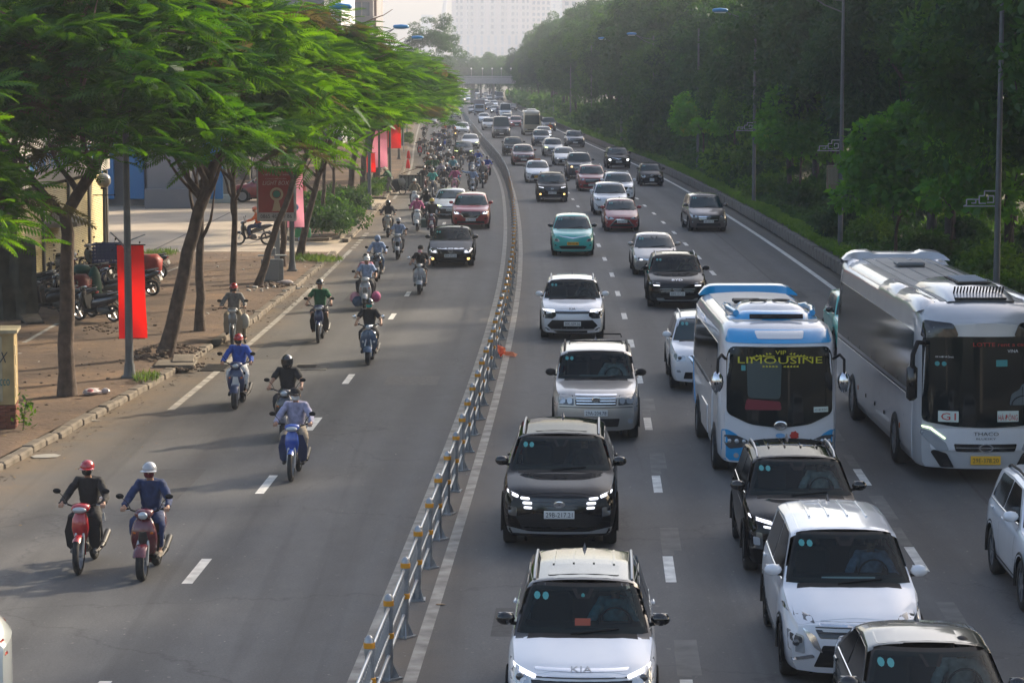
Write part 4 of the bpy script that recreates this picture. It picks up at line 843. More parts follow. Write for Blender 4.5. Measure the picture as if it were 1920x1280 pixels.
def car_template(typ, style, rails=False, sunroof=False, badge=None, plate='W', ptxt='', extra=None, mirror_z=.12, rimm='RIM', sticker=True, wide=1., bars=False, hoodtxt=None, fine=True, bpos=None, pv=.34, blacktop=False, bcol=None, cabin=None):
    L, Wd, H, wb, fo, r, h0, zc, yc, yr, yre, deck = CT[typ]; Wd *= wide; hw0 = Wd/2; zb = .20 if typ not in ('suv','boxsuv','pickup') else .24
    if deck: tp = [(0,h0-.10),(.08,h0-.04),(.22,h0+.01),(yc,zc),(yr,H-.035),((yr+yre)/2,H),(yre,H-.07),(deck[0],deck[1]),(L-.12,deck[1]-.02),(L,deck[1]-.12)]
    elif typ == 'pickup': tp = []
    else: tp = [(0,h0-.10),(.08,h0-.04),(.22,h0+.01),(yc,zc),(yr,H-.035),((yr+yre)/2,H),(yre,H-.05),(L-.22,zc+.12),(L-.05,zc-.02),(L,zc-.14)]
    T = sm(lin(tp), .06); rb = (deck[1] if deck else zc+.03)
    Bf = sm(lin([(0,h0-.2),(.3,h0-.07),(yc,zc-.035),(L*.6,zc+.0),(L-.35,rb-.03),(L,rb-.16)]), .06)
    Pf = sm(lin([(0,.86),(.12,.93),(.35,.975),(.9,1.),(L-.7,1.),(L-.2,.95),(L,.88)]), .06)
    tuck = .21 if typ not in ('van','boxsuv') else .13
    def ring(y):
        t = T(y); b_ = min(Bf(y), t-.012); hw = hw0*Pf(y); s = max(0, min(1, (t-b_)/.3)); cr = .022+.022*s; co = .045*s
        zm = b_-zb
        h = [(0,zb),(.6*hw,zb),(.92*hw,zb+.02),(.965*hw,zb+.09),(.985*hw,zb+.28*zm),(hw,zb+.50*zm),(.998*hw,zb+.68*zm),(.985*hw,zb+.82*zm),(.965*hw,zb+.93*zm),(.93*hw,b_)]
        ze = t-cr-co; xw = lambda z: hw*(.925-tuck*max(0, z-b_)/(H-zc))
        for q in (.25,.5,.75,1.): z = b_+(ze-b_)*q; h.append((xw(max(z, b_)), z))
        xe = xw(max(ze, b_))
        for q in (.97,.9,.8,.62,.42,.2,0): h.append((xe*q, t-cr*q*q-co*q**9))
        return h
    bowf = lin([(0,.20),(yc,.13),(yr,.09),(L*.55,0),(L-.6,-.02),(L,-.12)])
    nose = .10 if typ not in ('van',) else .05
    def disp(x, y, z):
        u = abs(x)/hw0; dy = bowf(y)*u*u
        if y < .9:
            f = (1-y/.9)**2; dy += f*((.07*max(0, (.42-z)/.22) + nose*max(0, (z-.55)/(h0-.55+.01))**2))
        dz = 0
        if y < yc and u < .9: dz = .014*math.exp(-((u-.62)/.10)**2)*min(1, y/.4)-.004
        return (x, y+dy, z+dz)
    ys = sorted(set([round(v, 3) for v in [0,.04,.08,.14,.22,.32,.45,.6,.75]+[i*.1 for i in range(9, int(L*10))]+[yc-.05,yc,yc+.05,yr-.05,yr,yr+.05,yre,L-.16,L-.1,L-.05,L]]))
    b = shell(ring, ys, disp)
    bm = bmesh.new(); vs = [bm.verts.new(v) for v in b.v]
    for f in b.f:
        try: bm.faces.new([vs[i] for i in f])
        except Exception: pass
    bmesh.ops.remove_doubles(bm, verts=bm.verts, dist=.0008); bmesh.ops.recalc_face_normals(bm, faces=bm.faces)
    bvh = BVHTree.FromBMesh(bm)
    if extra and 'cut_deck' in extra: pass
    Ra = r+.05; wy = (fo, fo+wb)
    dele = []
    for f in bm.faces:
        c = f.calc_center_median()
        if cabin and yc+.10 < c.y < yr+.02 and f.normal.z > .35 and f.normal.y < -.15 and abs(c.x) < hw0*.84 and c.z > zc+.015: dele.append(f); continue
        for w_ in wy:
            if math.hypot(c.y-w_, c.z-r) < Ra and abs(c.x) > hw0*.62: dele.append(f); break
    bmesh.ops.delete(bm, geom=dele, context='FACES')
    for v in bm.verts:
        for w_ in wy:
            d = math.hypot(v.co.y-w_, v.co.z-r)
            if d < Ra*1.22 and abs(v.co.x) > hw0*.8 and any(e.is_boundary for e in v.link_edges): v.co.y = w_+(v.co.y-w_)*Ra/max(d, .01); v.co.z = r+(v.co.z-r)*Ra/max(d, .01)
    for f in bm.faces:
        c_ = f.calc_center_median(); f.smooth = True; f.material_index = 1 if f.normal.z < -.9 and c_.z < zb+.05 else (2 if blacktop and c_.y > yc+.02 and c_.z > Bf(c_.y)+.005 else 0)
    for e in bm.edges:
        if len(e.link_faces) == 2 and e.calc_face_angle(0) > R(38): e.smooth = False
    me = bpy.data.meshes.new('body'); bm.to_mesh(me); bm.free(); me.materials.append(PAINT); me.materials.append(BLK); me.materials.append(ROOF)
    t = Template(); body = t.add('body', me)
    # arches, wheels
    for w_ in wy:
        for s in (-1, 1):
            lin_ = MB()
            lin_.lathe([(Ra+.005, s*hw0*.60),(Ra+.005, s*hw0*.985),(Ra+.045, s*hw0*1.004),(Ra+.06, s*hw0*.99)], 20, 'x', (0,w_,r), R(-12), R(192))
            lin_.prism([(w_-Ra,.1),(w_+Ra,.1),(w_+Ra,r+Ra),(w_-Ra,r+Ra)], s*hw0*.55, s*hw0*.60, 'x'); t.add('wheel_arch', lin_.mesh('wheel_arch', BLK, 40))
    tm, rm = wheel_mesh(r, .22 if typ not in ('mini',) else .18, rimm)
    for w_ in wy:
        for s in (-1, 1):
            k = t.add('wheel', tm, -1, None, (s*(hw0-.135), w_, r), (0,0,0 if s > 0 else math.pi)); t.add('rim', rm, k)
    # glass
    hwr = lambda z: hw0*(.925-tuck*(z-zc)/(H-zc))
    zt = H-.035-.075; z0 = zc+.015
    wp = [(-hwr(z0)*.93,z0),(0,z0-.0),(hwr(z0)*.93,z0),(hwr(zt)*.90,zt),(-hwr(zt)*.90,zt)]
    sw = 1.12 if blacktop else 1.035
    if cabin:
        A_, B_, C2, D2 = (-hwr(z0)*.93,z0), (hwr(z0)*.93,z0), (hwr(zt)*.90,zt), (-hwr(zt)*.90,zt)
        g = .045; st = [[A_,B_,(B_[0]-g,z0+g*1.3),(A_[0]+g,z0+g*1.3)],[(D2[0],zt-g*.9),(C2[0],zt-g*.9),(C2[0]+.02,zt+.03),(D2[0]-.02,zt+.03)],[(A_[0]-.02,z0),(A_[0]+g,z0),(D2[0]+g,zt),(D2[0]-.02,zt)],[(B_[0]-g,z0),(B_[0]+.02,z0),(C2[0]+.02,zt),(C2[0]-g,zt)]]
        t.add('windshield_seal', patch(bvh, st, 'front', 'windshield_seal', BLK, .004, .12, .01))
        b = MB().box((0,yc+.52,zc-.04), (hw0*1.62,.62,.10), bev=.03).box((0,yc+.95,zc-.30), (hw0*1.6,.2,.5)); t.add('dashboard', b.mesh('dashboard', CABD, 40))
        b = MB()
        for s in (-1, 1): b.box((s*.38,yr+.42,zc-.05), (.50,.16,.66), bev=.06, rx=-.2).box((s*.38,yr+.52,zc+.34), (.26,.11,.18), bev=.05).box((s*.38,yr+.15,zc-.45), (.5,.5,.14), bev=.05)
        b.box((0,yr+1.3,zc-.02), (hw0*1.45,.16,.62), bev=.06); t.add('seat', b.mesh('seat', CABS, 40))
        t.add('cabin_floor', MB().box((0,(yc+yre)/2,.34), (hw0*1.8,yre-yc-.1,.05)).mesh('cabin_floor', CABD))
        b = MB().lathe([(.185,-.012),(.195,0),(.185,.012),(.172,0),(.185,-.012)], 20, 'y', (.38,yr-.10,zc+.02)).box((.38,yr-.10,zc+.02), (.34,.02,.03)); t.add('steering_wheel', b.mesh('steering_wheel', CABD, 40))
        t.add('rear_view_mirror', MB().box((0,yr-.10,zt-.10), (.24,.03,.07), bev=.01).mesh('rear_view_mirror', CABD))
    else: t.add('windshield_seal', patch(bvh, [(x*sw, z+(.02 if z > zc+.2 else -.012)) for x, z in wp], 'front', 'windshield_seal', BLK, .003, .12, .01))
    ws = t.add('windshield', patch(bvh, rounded(wp, .05), 'front', 'windshield', GLASSC if cabin else GLASS, .011, .12, 0 if cabin else .01))
    if sticker and fine:
        q = MB(); me = bpy.data.meshes.new('s')
        c = []
        for dx in (0, .10): c.append([(-hwr(zt)*.82+dx+.038*math.cos(a*.785), zt-.09+.038*math.sin(a*.785)) for a in range(8)])
        t.add('inspection_sticker', patch(bvh, c, 'front', 'inspection_sticker', STK, .014, .3, .0), ws)
        b = MB()
        for s in (-.10, .45):
            p0 = cast(bvh, 'front', s*hw0*1.0-.05, zc+.03, .03); p1 = cast(bvh, 'front', s*hw0+.50, zc+.07, .03); pm = cast(bvh, 'front', s*hw0+.2, zc+.05, .035)
            if p0 and p1 and pm: b.tube([p0, pm, p1], .011, 5)
        if b.v: t.add('wiper', b.mesh('wiper', BLK))
        k = [cast(bvh, 'front', 0, zt-.05, .012)]
        if k[0]: t.add('sensor_housing', patch(bvh, [(-.13,zt-.015),(-.07,zt-.11),(.07,zt-.11),(.13,zt-.015)], 'front', 'sensor_housing', BLK, .0125, .3, 0), ws)
    for pl in ('left', 'right'):
        yb = yc+.32; ym = (yc+L)/2-.05; ye = (deck[0]-.25 if deck else L-.62); zs = Bf(ym)+.025; zz = H-.125
        y1 = lambda z: yc+.18+(yr-yc)*((z-zc)/(H-zc))+.10
        fr = [(yb+.02,zs),(ym-.03,zs),(ym-.05,zz),(y1(zz)+.10,zz-.01)]
        er = ye-(.55 if deck else .22)
        re = [(ym+.03,zs),(ye,zs+.03),(er,zz-.02),(ym+.02,zz)]
        if blacktop: t.add('black_pillar', patch(bvh, [(yc+.16,zs-.01),(L-.35,zs-.01),(L-.55,H-.09),(yr-.02,H-.09)], pl, 'black_pillar', GLOSSB, .003, .12, .004))
        for po in (fr, re): t.add('side_window', patch(bvh, rounded(po, .04, 2), pl, 'side_window', SGLASS, .006, .25, .01))
        if fine:
            for yy in (ym-.28, ym+.75):
                p = cast(bvh, pl, yy, zs-.10, .02)
                if p: t.add('door_handle', MB().box(p, (.035,.19,.035), bev=.012).mesh('door_handle', CHROME if extra and 'chrome' in extra else PAINT, 40))
            p = [cast(bvh, pl, yy, zs-.015, .004) for yy in (yb, ym, ye)]
            if all(p): t.add('window_trim', MB().tube(p, .009, 5).mesh('window_trim', CHROME))
            t.add('door_gap', patch(bvh, [[(yb-.02,.38),(yb-.008,.38),(yb-.008,zs),(yb-.02,zs)],[(ym,.36),(ym+.012,.36),(ym+.012,zs),(ym,zs)],[(yb-.02,.36),(ye-.35,.36),(ye-.35,.372),(yb-.02,.372)]], pl, 'door_gap', BLK, .0015, .12, 0))
            t.add('sill_cladding', patch(bvh, [(fo+Ra+.06,zb+.02),(fo+wb-Ra-.06,zb+.02),(fo+wb-Ra-.06,zb+.15),(fo+Ra+.06,zb+.15)], pl, 'sill_cladding', BLK, .008, .4, .01))
    zr = H-.14
    t.add('rear_window', patch(bvh, rounded([(-hwr(zr)*.82,zc+.22),(hwr(zr)*.82,zc+.22),(hwr(zr)*.8,zr),(-hwr(zr)*.8,zr)], .05), 'rear', 'rear_window', SGLASS, .008, .2, .01))
    for s in (-1, 1): t.add('tail_lamp', patch(bvh, [(s*hw0*.62,zc-.22),(s*hw0*.90,zc-.22),(s*hw0*.88,zc-.05),(s*hw0*.60,zc-.05)], 'rear', 'tail_lamp', RED, .012, .2, .01))
    # bonnet
    if fine:
        t.add('hood', patch(bvh, rounded([(-hw0*.80,.16),(hw0*.80,.16),(hw0*.845,yc*.6),(hw0*.80,yc+.06),(0,yc-.02),(-hw0*.80,yc+.06),(-hw0*.845,yc*.6)], .08, 2), 'top', 'hood', PAINT, .005, .09, .006))
        t.add('cowl', patch(bvh, [(-hw0*.74,yc-.01),(0,yc-.06),(hw0*.74,yc-.01),(hw0*.72,yc+.09),(0,yc+.0),(-hw0*.72,yc+.09)], 'top', 'cowl', BLK, .008, .12, .004))
    t.add('roof', patch(bvh, rounded([(-hwr(H)*.90,yr+.06),(hwr(H)*.90,yr+.06),(hwr(H)*.90,yre-.05),(-hwr(H)*.90,yre-.05)], .08, 2), 'top', 'roof', ROOF, .003, .3, .004))
    if bars:
        t.add('roof_rib', patch(bvh, [[(x_*hw0-.012,yr+.75),(x_*hw0+.012,yr+.75),(x_*hw0+.012,yre-.25),(x_*hw0-.012,yre-.25)] for x_ in (-.42,-.14,.14,.42)], 'top', 'roof_rib', ROOF, .02, .4, .02))
    if sunroof: t.add('sunroof', patch(bvh, rounded([(-.42,yr+.22),(.42,yr+.22),(.42,yr+.75),(-.42,yr+.75)], .05), 'top', 'sunroof', GLOSSB if sunroof == 2 else ROOF, .008, .3, .006))
    if rails:
        for s in (-1, 1):
            P = [cast(bvh, 'top', s*hwr(H)*.93, yy, -.0) for yy in (yr+.15, yr+.35, (yr+yre)/2, yre-.35, yre-.15)]
            if all(P):
                P = [p+Vector((0,0,dz)) for p, dz in zip(P, (.0,.055,.06,.055,.0))]
                t.add('roof_rail', MB().tube(P, .02, 6).mesh('roof_rail', BLK if rails == 2 else SILV, 50))
    if extra and 'crossbars' in extra:
        for yy in (yr+.55, yre-.35): 
            b = MB().tube([(-.56,yy,H+.02),(-.54,yy,H+.09),(.54,yy,H+.09),(.56,yy,H+.02)], .018, 6); t.add('roof_crossbar', b.mesh('roof_crossbar', BLK, 50))
    if fine: 
        p = cast(bvh, 'top', 0, yre-.25, -.0)
        if p: t.add('antenna_fin', MB().add([p+Vector(v) for v in ((-.022,-.1,0),(.022,-.1,0),(.028,.1,0),(-.028,.1,0),(0,.075,.085),(0,.10,.08))], [(0,1,4),(1,2,5,4),(2,3,5),(3,0,4,5),(3,2,1,0)]).mesh('antenna_fin', GLOSSB))
    # mirrors
    for s in (-1, 1):
        mz = zc+mirror_z-.03; mx = hwr(mz)+.13; my = yc+.40
        b = MB(); b.ball((s*mx, my, mz+.03), (.115,.075,.078), 10); m_ = b.mesh('mirror', MIRR, 60); k = t.add('mirror', m_)
        b = MB().tube([(s*(hwr(mz)-.03), my+.05, mz-.05),(s*(mx-.06), my+.01, mz-.02)], .025, 6); t.add('mirror_stalk', b.mesh('mirror_stalk', BLK), k)
        if fine: b = MB().box((s*mx, my+.072, mz+.03), (.17,.01,.11)); t.add('mirror_glass', b.mesh('mirror_glass', CHROME), k)
    # front
    z_ = lambda v: zb+v*(h0-zb)
    for nm, mk, po, mir in S[style]:
        off = {'headlight': .012, 'lamp_reflector': .02, 'grille': .004, 'intake': .004, 'grille_bar': .018, 'grille_trim': .016, 'intake_trim': .016, 'skid_strip': .016, 'emblem_wing': .014}.get(nm, .010)
        if mk in ('LW','LY','LG','LH') : off = .02
        P = [(u*hw0, z_(v)) for u, v in po]
        if not mir or nm == 'emblem_wing':
            ps = [P] if not mir else [P, [(-x, z) for x, z in reversed(P)]]
            t.add(nm, patch(bvh, [rounded(p, .02, 2) for p in ps] if fine else ps, 'front', nm, MK[mk], off, .12, .012))
        else:
            for s in (1, -1):
                Q = P if s > 0 else [(-x, z) for x, z in reversed(P)]
                t.add(nm, patch(bvh, rounded(Q, .022, 2) if fine else Q, 'front', nm, MK[mk], off, .12, .012))
                if fine and nm == 'headlight' and mk == 'LN':
                    cx_ = sum(p[0] for p in Q)/len(Q); cz_ = sum(p[1] for p in Q)/len(Q); p = cast(bvh, 'front', cx_, cz_, .01)
                    if p: t.add('lamp_reflector', MB().ball(p, (.05,.03,.045), 8).mesh('lamp_reflector', LENSD, 60))
    if fine:      # grille slats and intake mesh as fine bars
        for nm, mk, po, mir in S[style]:
            if nm in ('grille','intake') and mk in ('GB','BK') and not mir:
                vs_ = [v for u, v in po]; lo, hi = min(vs_), max(vs_); n = max(2, int((hi-lo)*(h0-zb)/.055)); bars_ = []
                for i in range(1, n):
                    v = lo+(hi-lo)*i/n; us = []
                    for (a, b1), (c, d1) in zip(po, po[1:]+po[:1]):
                        if (b1-v)*(d1-v) < 0: us.append(a+(c-a)*(v-b1)/(d1-b1))
                    if len(us) >= 2: bars_.append([(min(us)*hw0*.97, z_(v)-.006),(max(us)*hw0*.97, z_(v)-.006),(max(us)*hw0*.97, z_(v)+.006),(min(us)*hw0*.97, z_(v)+.006)])
                if bars_: t.add('grille_slat' if nm == 'grille' else 'intake_slat', patch(bvh, bars_, 'front', 'grille_slat', TROUT, .012, .3, .008))
    zp = z_(pv); pc = cast(bvh, 'front', 0, zp, .03)
    yf = min([cast(bvh, 'front', x_, zp, .0).y for x_ in (0, .2)])-.012
    k = t.add('plate', MB().box((0, yf-.005, zp), (.48,.018,.125) if typ != 'mini' else (.30,.018,.20), bev=.006).mesh('plate', PLY if plate == 'Y' else PLW))
    if ptxt and fine:
        me = text_flat(ptxt, .42, .075, INK); t.add('lettering', me, k, None, (0, yf-.016, zp))
    if badge:
        vz = z_(bpos if bpos is not None else .80); p = cast(bvh, 'front', 0, vz, .03) or Vector((0,0,vz))
        if badge == 'oval': me = MB().lathe([(.075,0),(.075,.015),(.055,.018),(.055,.008),(.01,.008)], 18, 'y', p-Vector((0,.01,0)), mtx=Matrix.Diagonal((1.25,-1,.75)).to_3x3()).mesh('emblem', CHROME, 40)
        elif badge == 'ring': me = MB().lathe([(.07,0),(.07,.014),(.056,.014),(.056,0)], 16, 'y', p-Vector((0,.01,0)), mtx=Matrix.Diagonal((1,-1,1)).to_3x3()).mesh('emblem', CHROME, 40)
        elif badge == 'ovals': 
            q = MB(); D3 = lambda a, b: Matrix.Diagonal((a,-1,b)).to_3x3()
            for a_, b_, w_ in ((1.35,.95,.010),(.5,.95,.012),(1.0,.42,.010)): q.lathe([(.07,0),(.07,.014),(.06,.014),(.06,0)], 16, 'y', p-Vector((0,.012,0))+Vector((0,0,.02 if b_ < .5 else 0)), mtx=D3(a_, b_))
            me = q.mesh('emblem', CHROME, 40)
        else:
            h_ = .055; me = text_flat(badge, .042*len(badge)*1.35 if len(badge) > 2 else .12, h_ if len(badge) > 2 else .12, bcol or SILV); 
            for v in me.vertices:
                hp = cast(bvh, 'front', v.co.x, v.co.z+vz, .022)
                if hp is None: hp = Vector((v.co.x, .05, v.co.z+vz))
                v.co = hp
            me.name = 'emblem'
        t.add('emblem', me)
    if hoodtxt:
        txt, yy, w_, mt_ = hoodtxt; me = text_on(bvh, txt, 'top', 0, yy, w_, w_*.42, mt_, .012, 'emblem'); t.add('emblem', me)
    t.bvh = bvh; t.dim = (L, Wd, H, fo, zb, h0, zc, yr, yre); return t
def put_car(name, label, px, py, t, pn, mirr=None, roof=None, yaw=0., cat='car', group='vehicles in the right carriageway', xy=None, drop=()):
    fo = t.dim[3]
    x, y = xy or at(px, py); a = heading(y)+yaw
    # front axle at y
    o = thing(name, label, cat, (x+math.sin(a)*-fo*1., y-fo*math.cos(a), 0), -a, group)
    t.put(o, {'PAINT': pn, 'MIRR': mirr or pn, 'ROOF': roof or pn}, drop)
    return o, t
PC = put_car
DRV = []
_pc = put_car
def PC(name, label, *a, **k):
    o, t = _pc(name, label, *a, **k)
    if any(p[0] == 'dashboard' for p in t.p): DRV.append((o, t))
    return o, t
TT = car_template
GL_ = 'vehicles in the left carriageway'
# --- near, right carriageway
o, t = PC('parked_suv', '', 0, 0, TT('csuv','seltos', cabin=1, rails=1, sunroof=1, bars=True, badge=None, ptxt='30K-627.14', blacktop=True, wide=.96, hoodtxt=('KIA',.17,.24,SILV)), P_WHITE, GLOSSB, GLOSSB, xy=(.80, 28.25))
o.name = 'white_suv'; o['label'] = 'white suv with black roof and silver rails, nearest car at the bottom'
q = patch(t.bvh, [(-.09,1.17),(.09,1.17),(.09,1.235),(-.09,1.235)], 'front', 'red_pennant', mat('pennant_red', (.20,.03,.01), .6), .016, .3, 0); link('dashboard_flag', q, o)
link('hanging_charm', MB().ball(cast(t.bvh,'front',0,1.44,.02), (.022,.012,.03), 8).mesh('hanging_charm', STK), o)
PC('black_suv', 'black suv with white stacked lamp blocks, plate 29B-217.21', 1050, 1016, TT('suv','tucson', rails=1, cabin=1, sunroof=1, badge='oval', ptxt='29B-217.21', bpos=.72, pv=.50), P_BLACK, GLOSSB)
PC('silver_suv', 'boxy silver suv with roof crossbars and oval grille badge', 1117, 818, TT('boxsuv','escape', cabin=1, rails=2, badge='oval', ptxt='29A-204.78', extra=('crossbars',), bpos=.82, pv=.47), P_CHAMP, BLK)
PC('white_people_carrier', 'white people carrier with slim lit lamps, plate 30K-509.56', 1073, 632, TT('csuv','carens', cabin=1, rails=1, badge='KIA', ptxt='30K-509.56', bpos=.93, bcol=INK, pv=.36, wide=1.02), P_WHITE)
PC('teal_hatchback', 'bright teal taxi hatchback with yellow plate alone in its lane', 1073.5, 478, TT('csuv','teal', badge=None, plate='Y', ptxt='29E-01.44', pv=.44, wide=.98), P_TEAL, GLOSSB)
PC('black_suv', 'black suv with two orange fog lamps behind the teal taxi', 1035, 378, TT('suv','forester', rails=2, badge='oval', ptxt='30H 057', bpos=.72, pv=.42, wide=.98), P_BLACK)
to, t = PC('white_taxi', 'white saloon taxi with orange roof sign and yellow plate', 1008, 342, TT('ssedan','accent', plate='Y', ptxt='30E', pv=.38), P_WHITE, GLOSSB)
link('roof_sign', MB().box((0,2.4,1.52), (.55,.16,.12), taper=.8).mesh('roof_sign', mat('orange_sign', (.45,.16,.05), .5)), to)
PC('maroon_suv', 'dark maroon suv just behind the white roof sign taxi', 981.5, 310, TT('suv','gsuv', badge='oval', ptxt='30F 621', bpos=.72), P_MAROON)
PC('dark_suv', 'black suv with pale bonnet reflection behind the maroon one', 963, 292, TT('suv','gsuv', badge=None, bpos=.7, wide=1.01), P_BLACK)
PC('dark_van', 'tall dark grey minivan near the fence in the distance', 940, 259, TT('van','van', sticker=False, badge='ring', bpos=.9), P_GREY, GLOSSB, P_WHITE)
PC('silver_car', 'silver crossover with a glowing lamp left of the tall dark van', 917, 244.5, TT('csuv','jolion', fine=False), P_SILVER)
PC('white_saloon', 'white saloon by the fence ahead of the box truck', 908, 231, TT('ssedan','gsed', fine=False), P_WHITE)
PC('grey_car', 'dark grey saloon squeezed beside the box truck', 887.5, 214, TT('ssedan','gsed', fine=False), P_GREY)
PC('silver_saloon', 'silver saloon hidden behind the tall dark van', 951, 232, TT('ssedan','gsed', fine=False), P_SILVER)
PC('red_suv', 'bright crimson suv left of the olive bus', 968.5, 241, TT('suv','cx5', fine=False), P_RED)
PC('white_van', 'white passenger van in the distance above the crimson suv', 948, 222, TT('van','van', fine=False), P_WHITE, GLOSSB)
PC('dark_saloon', 'dark saloon with lit lamps left of the distant white van', 929, 213, TT('sedan','vf', fine=False), P_GREY)
PC('dark_saloon', 'small dark saloon with yellow lamp in the hazy distance', 919, 207, TT('sedan','camry', fine=False), P_BLACK)
PC('silver_car', 'pale saloon just right of the box truck cargo', 912, 201, TT('sedan','altis', fine=False), P_SILVER)
PC('dark_car', 'dark car at the right side of the distant white van', 961, 208, TT('sedan','gsed', fine=False), P_BLACK)
PC('dark_suv', 'blue grey suv in front of the white hatchback and olive bus', 1015.5, 274, TT('suv','gsuv', badge='oval', ptxt='30G', bpos=.72), P_NAVY)
PC('white_car', 'white car half hidden behind the blue grey suv', 1020, 261.5, TT('sedan','vf', fine=False), P_WHITE)
PC('dark_suv', 'dark suv with white bonnet edge right of the olive bus', 1029, 246, TT('boxsuv','gsuv', fine=False), P_GREY)
PC('silver_suv', 'silver suv with greenish lit lamps in the middle distance', 1037.5, 293.5, TT('csuv','xforce', badge=None, ptxt='30L', pv=.4), P_SILVER)
PC('grey_suv', 'dark grey suv near the right edge line in the middle distance', 1078, 276, TT('suv','gsuv', badge='ring', rails=1, bpos=.72, wide=1.02), P_GREY)
PC('silver_saloon', 'silver saloon with dark side and lit lamp behind the pickup', 1058.5, 310, TT('sedan','vios', badge='ring', bpos=.8), P_SILVER)
PC('blue_pickup', 'dark blue pickup truck with amber lit lamps', 1087, 335, TT('pickup','ranger', rails=1, badge='oval', bpos=.7), P_NAVY, GLOSSB)
PC('red_suv', 'dark red suv with roof rails right of the blue pickup', 1109.5, 358, TT('csuv','gsuv', rails=1, badge=None, ptxt='30A', pv=.3), P_RED)
PC('white_suv', 'white suv with v shaped grille behind the electric crossover', 1160, 377, TT('suv','xtrail', rails=1), P_WHITE)
PC('white_crossover', 'white crossover with smooth white nose behind the red hatchback', 1144.5, 402, TT('suv','jolion', wide=1.02), P_WHITE)
PC('red_hatchback', 'red hatchback with large x shaped black grille', 1165, 433, TT('hatch','yaris', badge='ovals', ptxt='30E-964.61', bpos=.77, pv=.50, wide=.98), P_RED)
PC('black_crossover', 'black crossover with two very bright headlamps near the right line', 1159, 316, TT('suv','vf', badge=None, ptxt='30M', pv=.42), P_BLACK)
PC('black_hatchback', 'small black hatchback with round headlamps near the right line', 1221, 348.5, TT('mini','mini', badge='oval', bpos=.78, pv=.36), P_BLACK)
PC('brown_people_carrier', 'brown grey people carrier alone in the right lane', 1325, 433, TT('mpv','innova', badge='ovals', ptxt='30F-009.53', bpos=.70, pv=.42, wide=1.02), P_BROWN, None, yaw=-.035)
PC('silver_saloon', 'champagne saloon partly behind the black lit electric car', 1228, 514, TT('ssedan','vios', badge='ovals', bpos=.78), P_CHAMP, yaw=.0)
PC('black_electric_car', 'black car reading BYD on the bonnet with silver bumper trim', 1268, 574, TT('lowsuv','byd', cabin=1, rails=1, badge=None, hoodtxt=('BYD',.26,.34,CHROME), ptxt='30M-137.05', bpos=.91, pv=.40, sunroof=2), P_BLACK, yaw=.012)
PC('white_suv', 'white suv hidden behind the blue and white minibus', 1327, 727, TT('suv','xtrail', rails=1), P_WHITE, yaw=.0)
PC('black_suv', 'black suv with ribbed roof between the minibus and the white people carrier', 1502, 1067, TT('csuv','creta', cabin=1, rails=1, bars=True, badge='oval', bpos=.7, ptxt='30L-116.52'), P_BLACK, GLOSSB, yaw=-.01)
PC('white_people_carrier', 'white people carrier with chrome angled grille, lower right', 1592, 1263, TT('mpv','xpander', cabin=1, rails=0, bars=True, badge=None, ptxt='30H-482.37', rimm='D'), P_WHITE, None, yaw=-.01)
PC('dark_green_saloon', 'dark green black saloon cut by the bottom right edge', 0, 0, TT('ssedan','camry', cabin=1, badge='ring', bpos=.8), P_DKGREEN, GLOSSB, xy=(4.42, 25.5))
PC('white_suv', 'large white suv cut by the right edge below the coach', 0, 0, TT('suv','tucson', rails=2, badge='oval', wide=1.03), P_WHITE, None, xy=(8.05, 34.8))
PC('teal_hatchback', 'teal hatchback glimpsed between the minibus and the coach', 1625, 668, TT('csuv','teal', plate='Y'), P_TEAL, GLOSSB)
# far queue
G4 = 'cars queuing in the haze under the overpass'
fq = [(866,191,'sedan',P_SILVER,'silver saloon, leftmost of the far hazy queue'),(879,189.5,'hatch',P_WHITE,'white hatchback second from the left in the far queue'),(889,189,'sedan',P_BLACK,'dark car with lit lamps in the far queue'),(902,186,'suv',P_WHITE,'white suv in the middle of the far queue'),(918,190,'suv',P_SILVER,'silver suv right of the box truck top in the far queue'),(926,188,'van',P_WHITE,'white van in the far queue'),(937,190,'van',P_GREY,'dark tall van at the right end of the far queue'),(893,182,'van',P_WHITE,'long pale van at the back of the far queue'),(872,182,'van',P_PALE,'pale van behind the leftmost saloon of the far queue'),(912,183,'suv',P_CHAMP,'champagne suv at the back of the far queue'),(926,201.5,'sedan',P_WHITE,'pale car between the box truck and the dark saloon'),(908,194,'sedan',P_CHAMP,'beige saloon emerging from the far queue')]
TF = {k: TT(k, 'gsed' if k in ('sedan','hatch') else ('van' if k == 'van' else 'gsuv'), fine=False) for k in ('sedan','hatch','suv','van')}
for px, py, k, p, lab in fq: PC({'sedan': 'saloon', 'hatch': 'hatchback', 'suv': 'suv', 'van': 'van'}[k], lab, px, py, TF[k], p, GLOSSB, group=G4)
# --- left carriageway
PC('black_saloon', 'black saloon with lit fog lamps and chrome grille bar', 846, 498, TT('sedan','camry', badge='ovals', cabin=1, ptxt='30A-272.21', bpos=.80, pv=.46), P_BLACK, GLOSSB, group=GL_)
PC('red_suv', 'red suv with shield grille and bright lamps, left of the fence', 883, 428, TT('suv','cx5', badge='ovals', ptxt='30E-696.26', bpos=.68, pv=.30), P_RED, group=GL_)
PC('white_saloon', 'white saloon half hidden by the red suv', 846, 408, TT('sedan','altis', badge=None, ptxt='30H-34', pv=.46), P_WHITE, GLOSSB, group=GL_)
PC('black_crossover', 'black saloon with green lit lamps among the motorcycles', 869.5, 297, TT('sedan','altis', badge='ovals', bpos=.8), P_BLACK, group=GL_)
PC('pale_saloon', 'pale saloon with yellow lamp right behind the black lit one', 882, 279.5, TT('sedan','altis', fine=False), P_SILVER, group=GL_)
PC('white_saloon', 'white saloon, third in the row along the fence', 867, 252, TT('sedan','gsed', fine=False), P_WHITE, group=GL_)
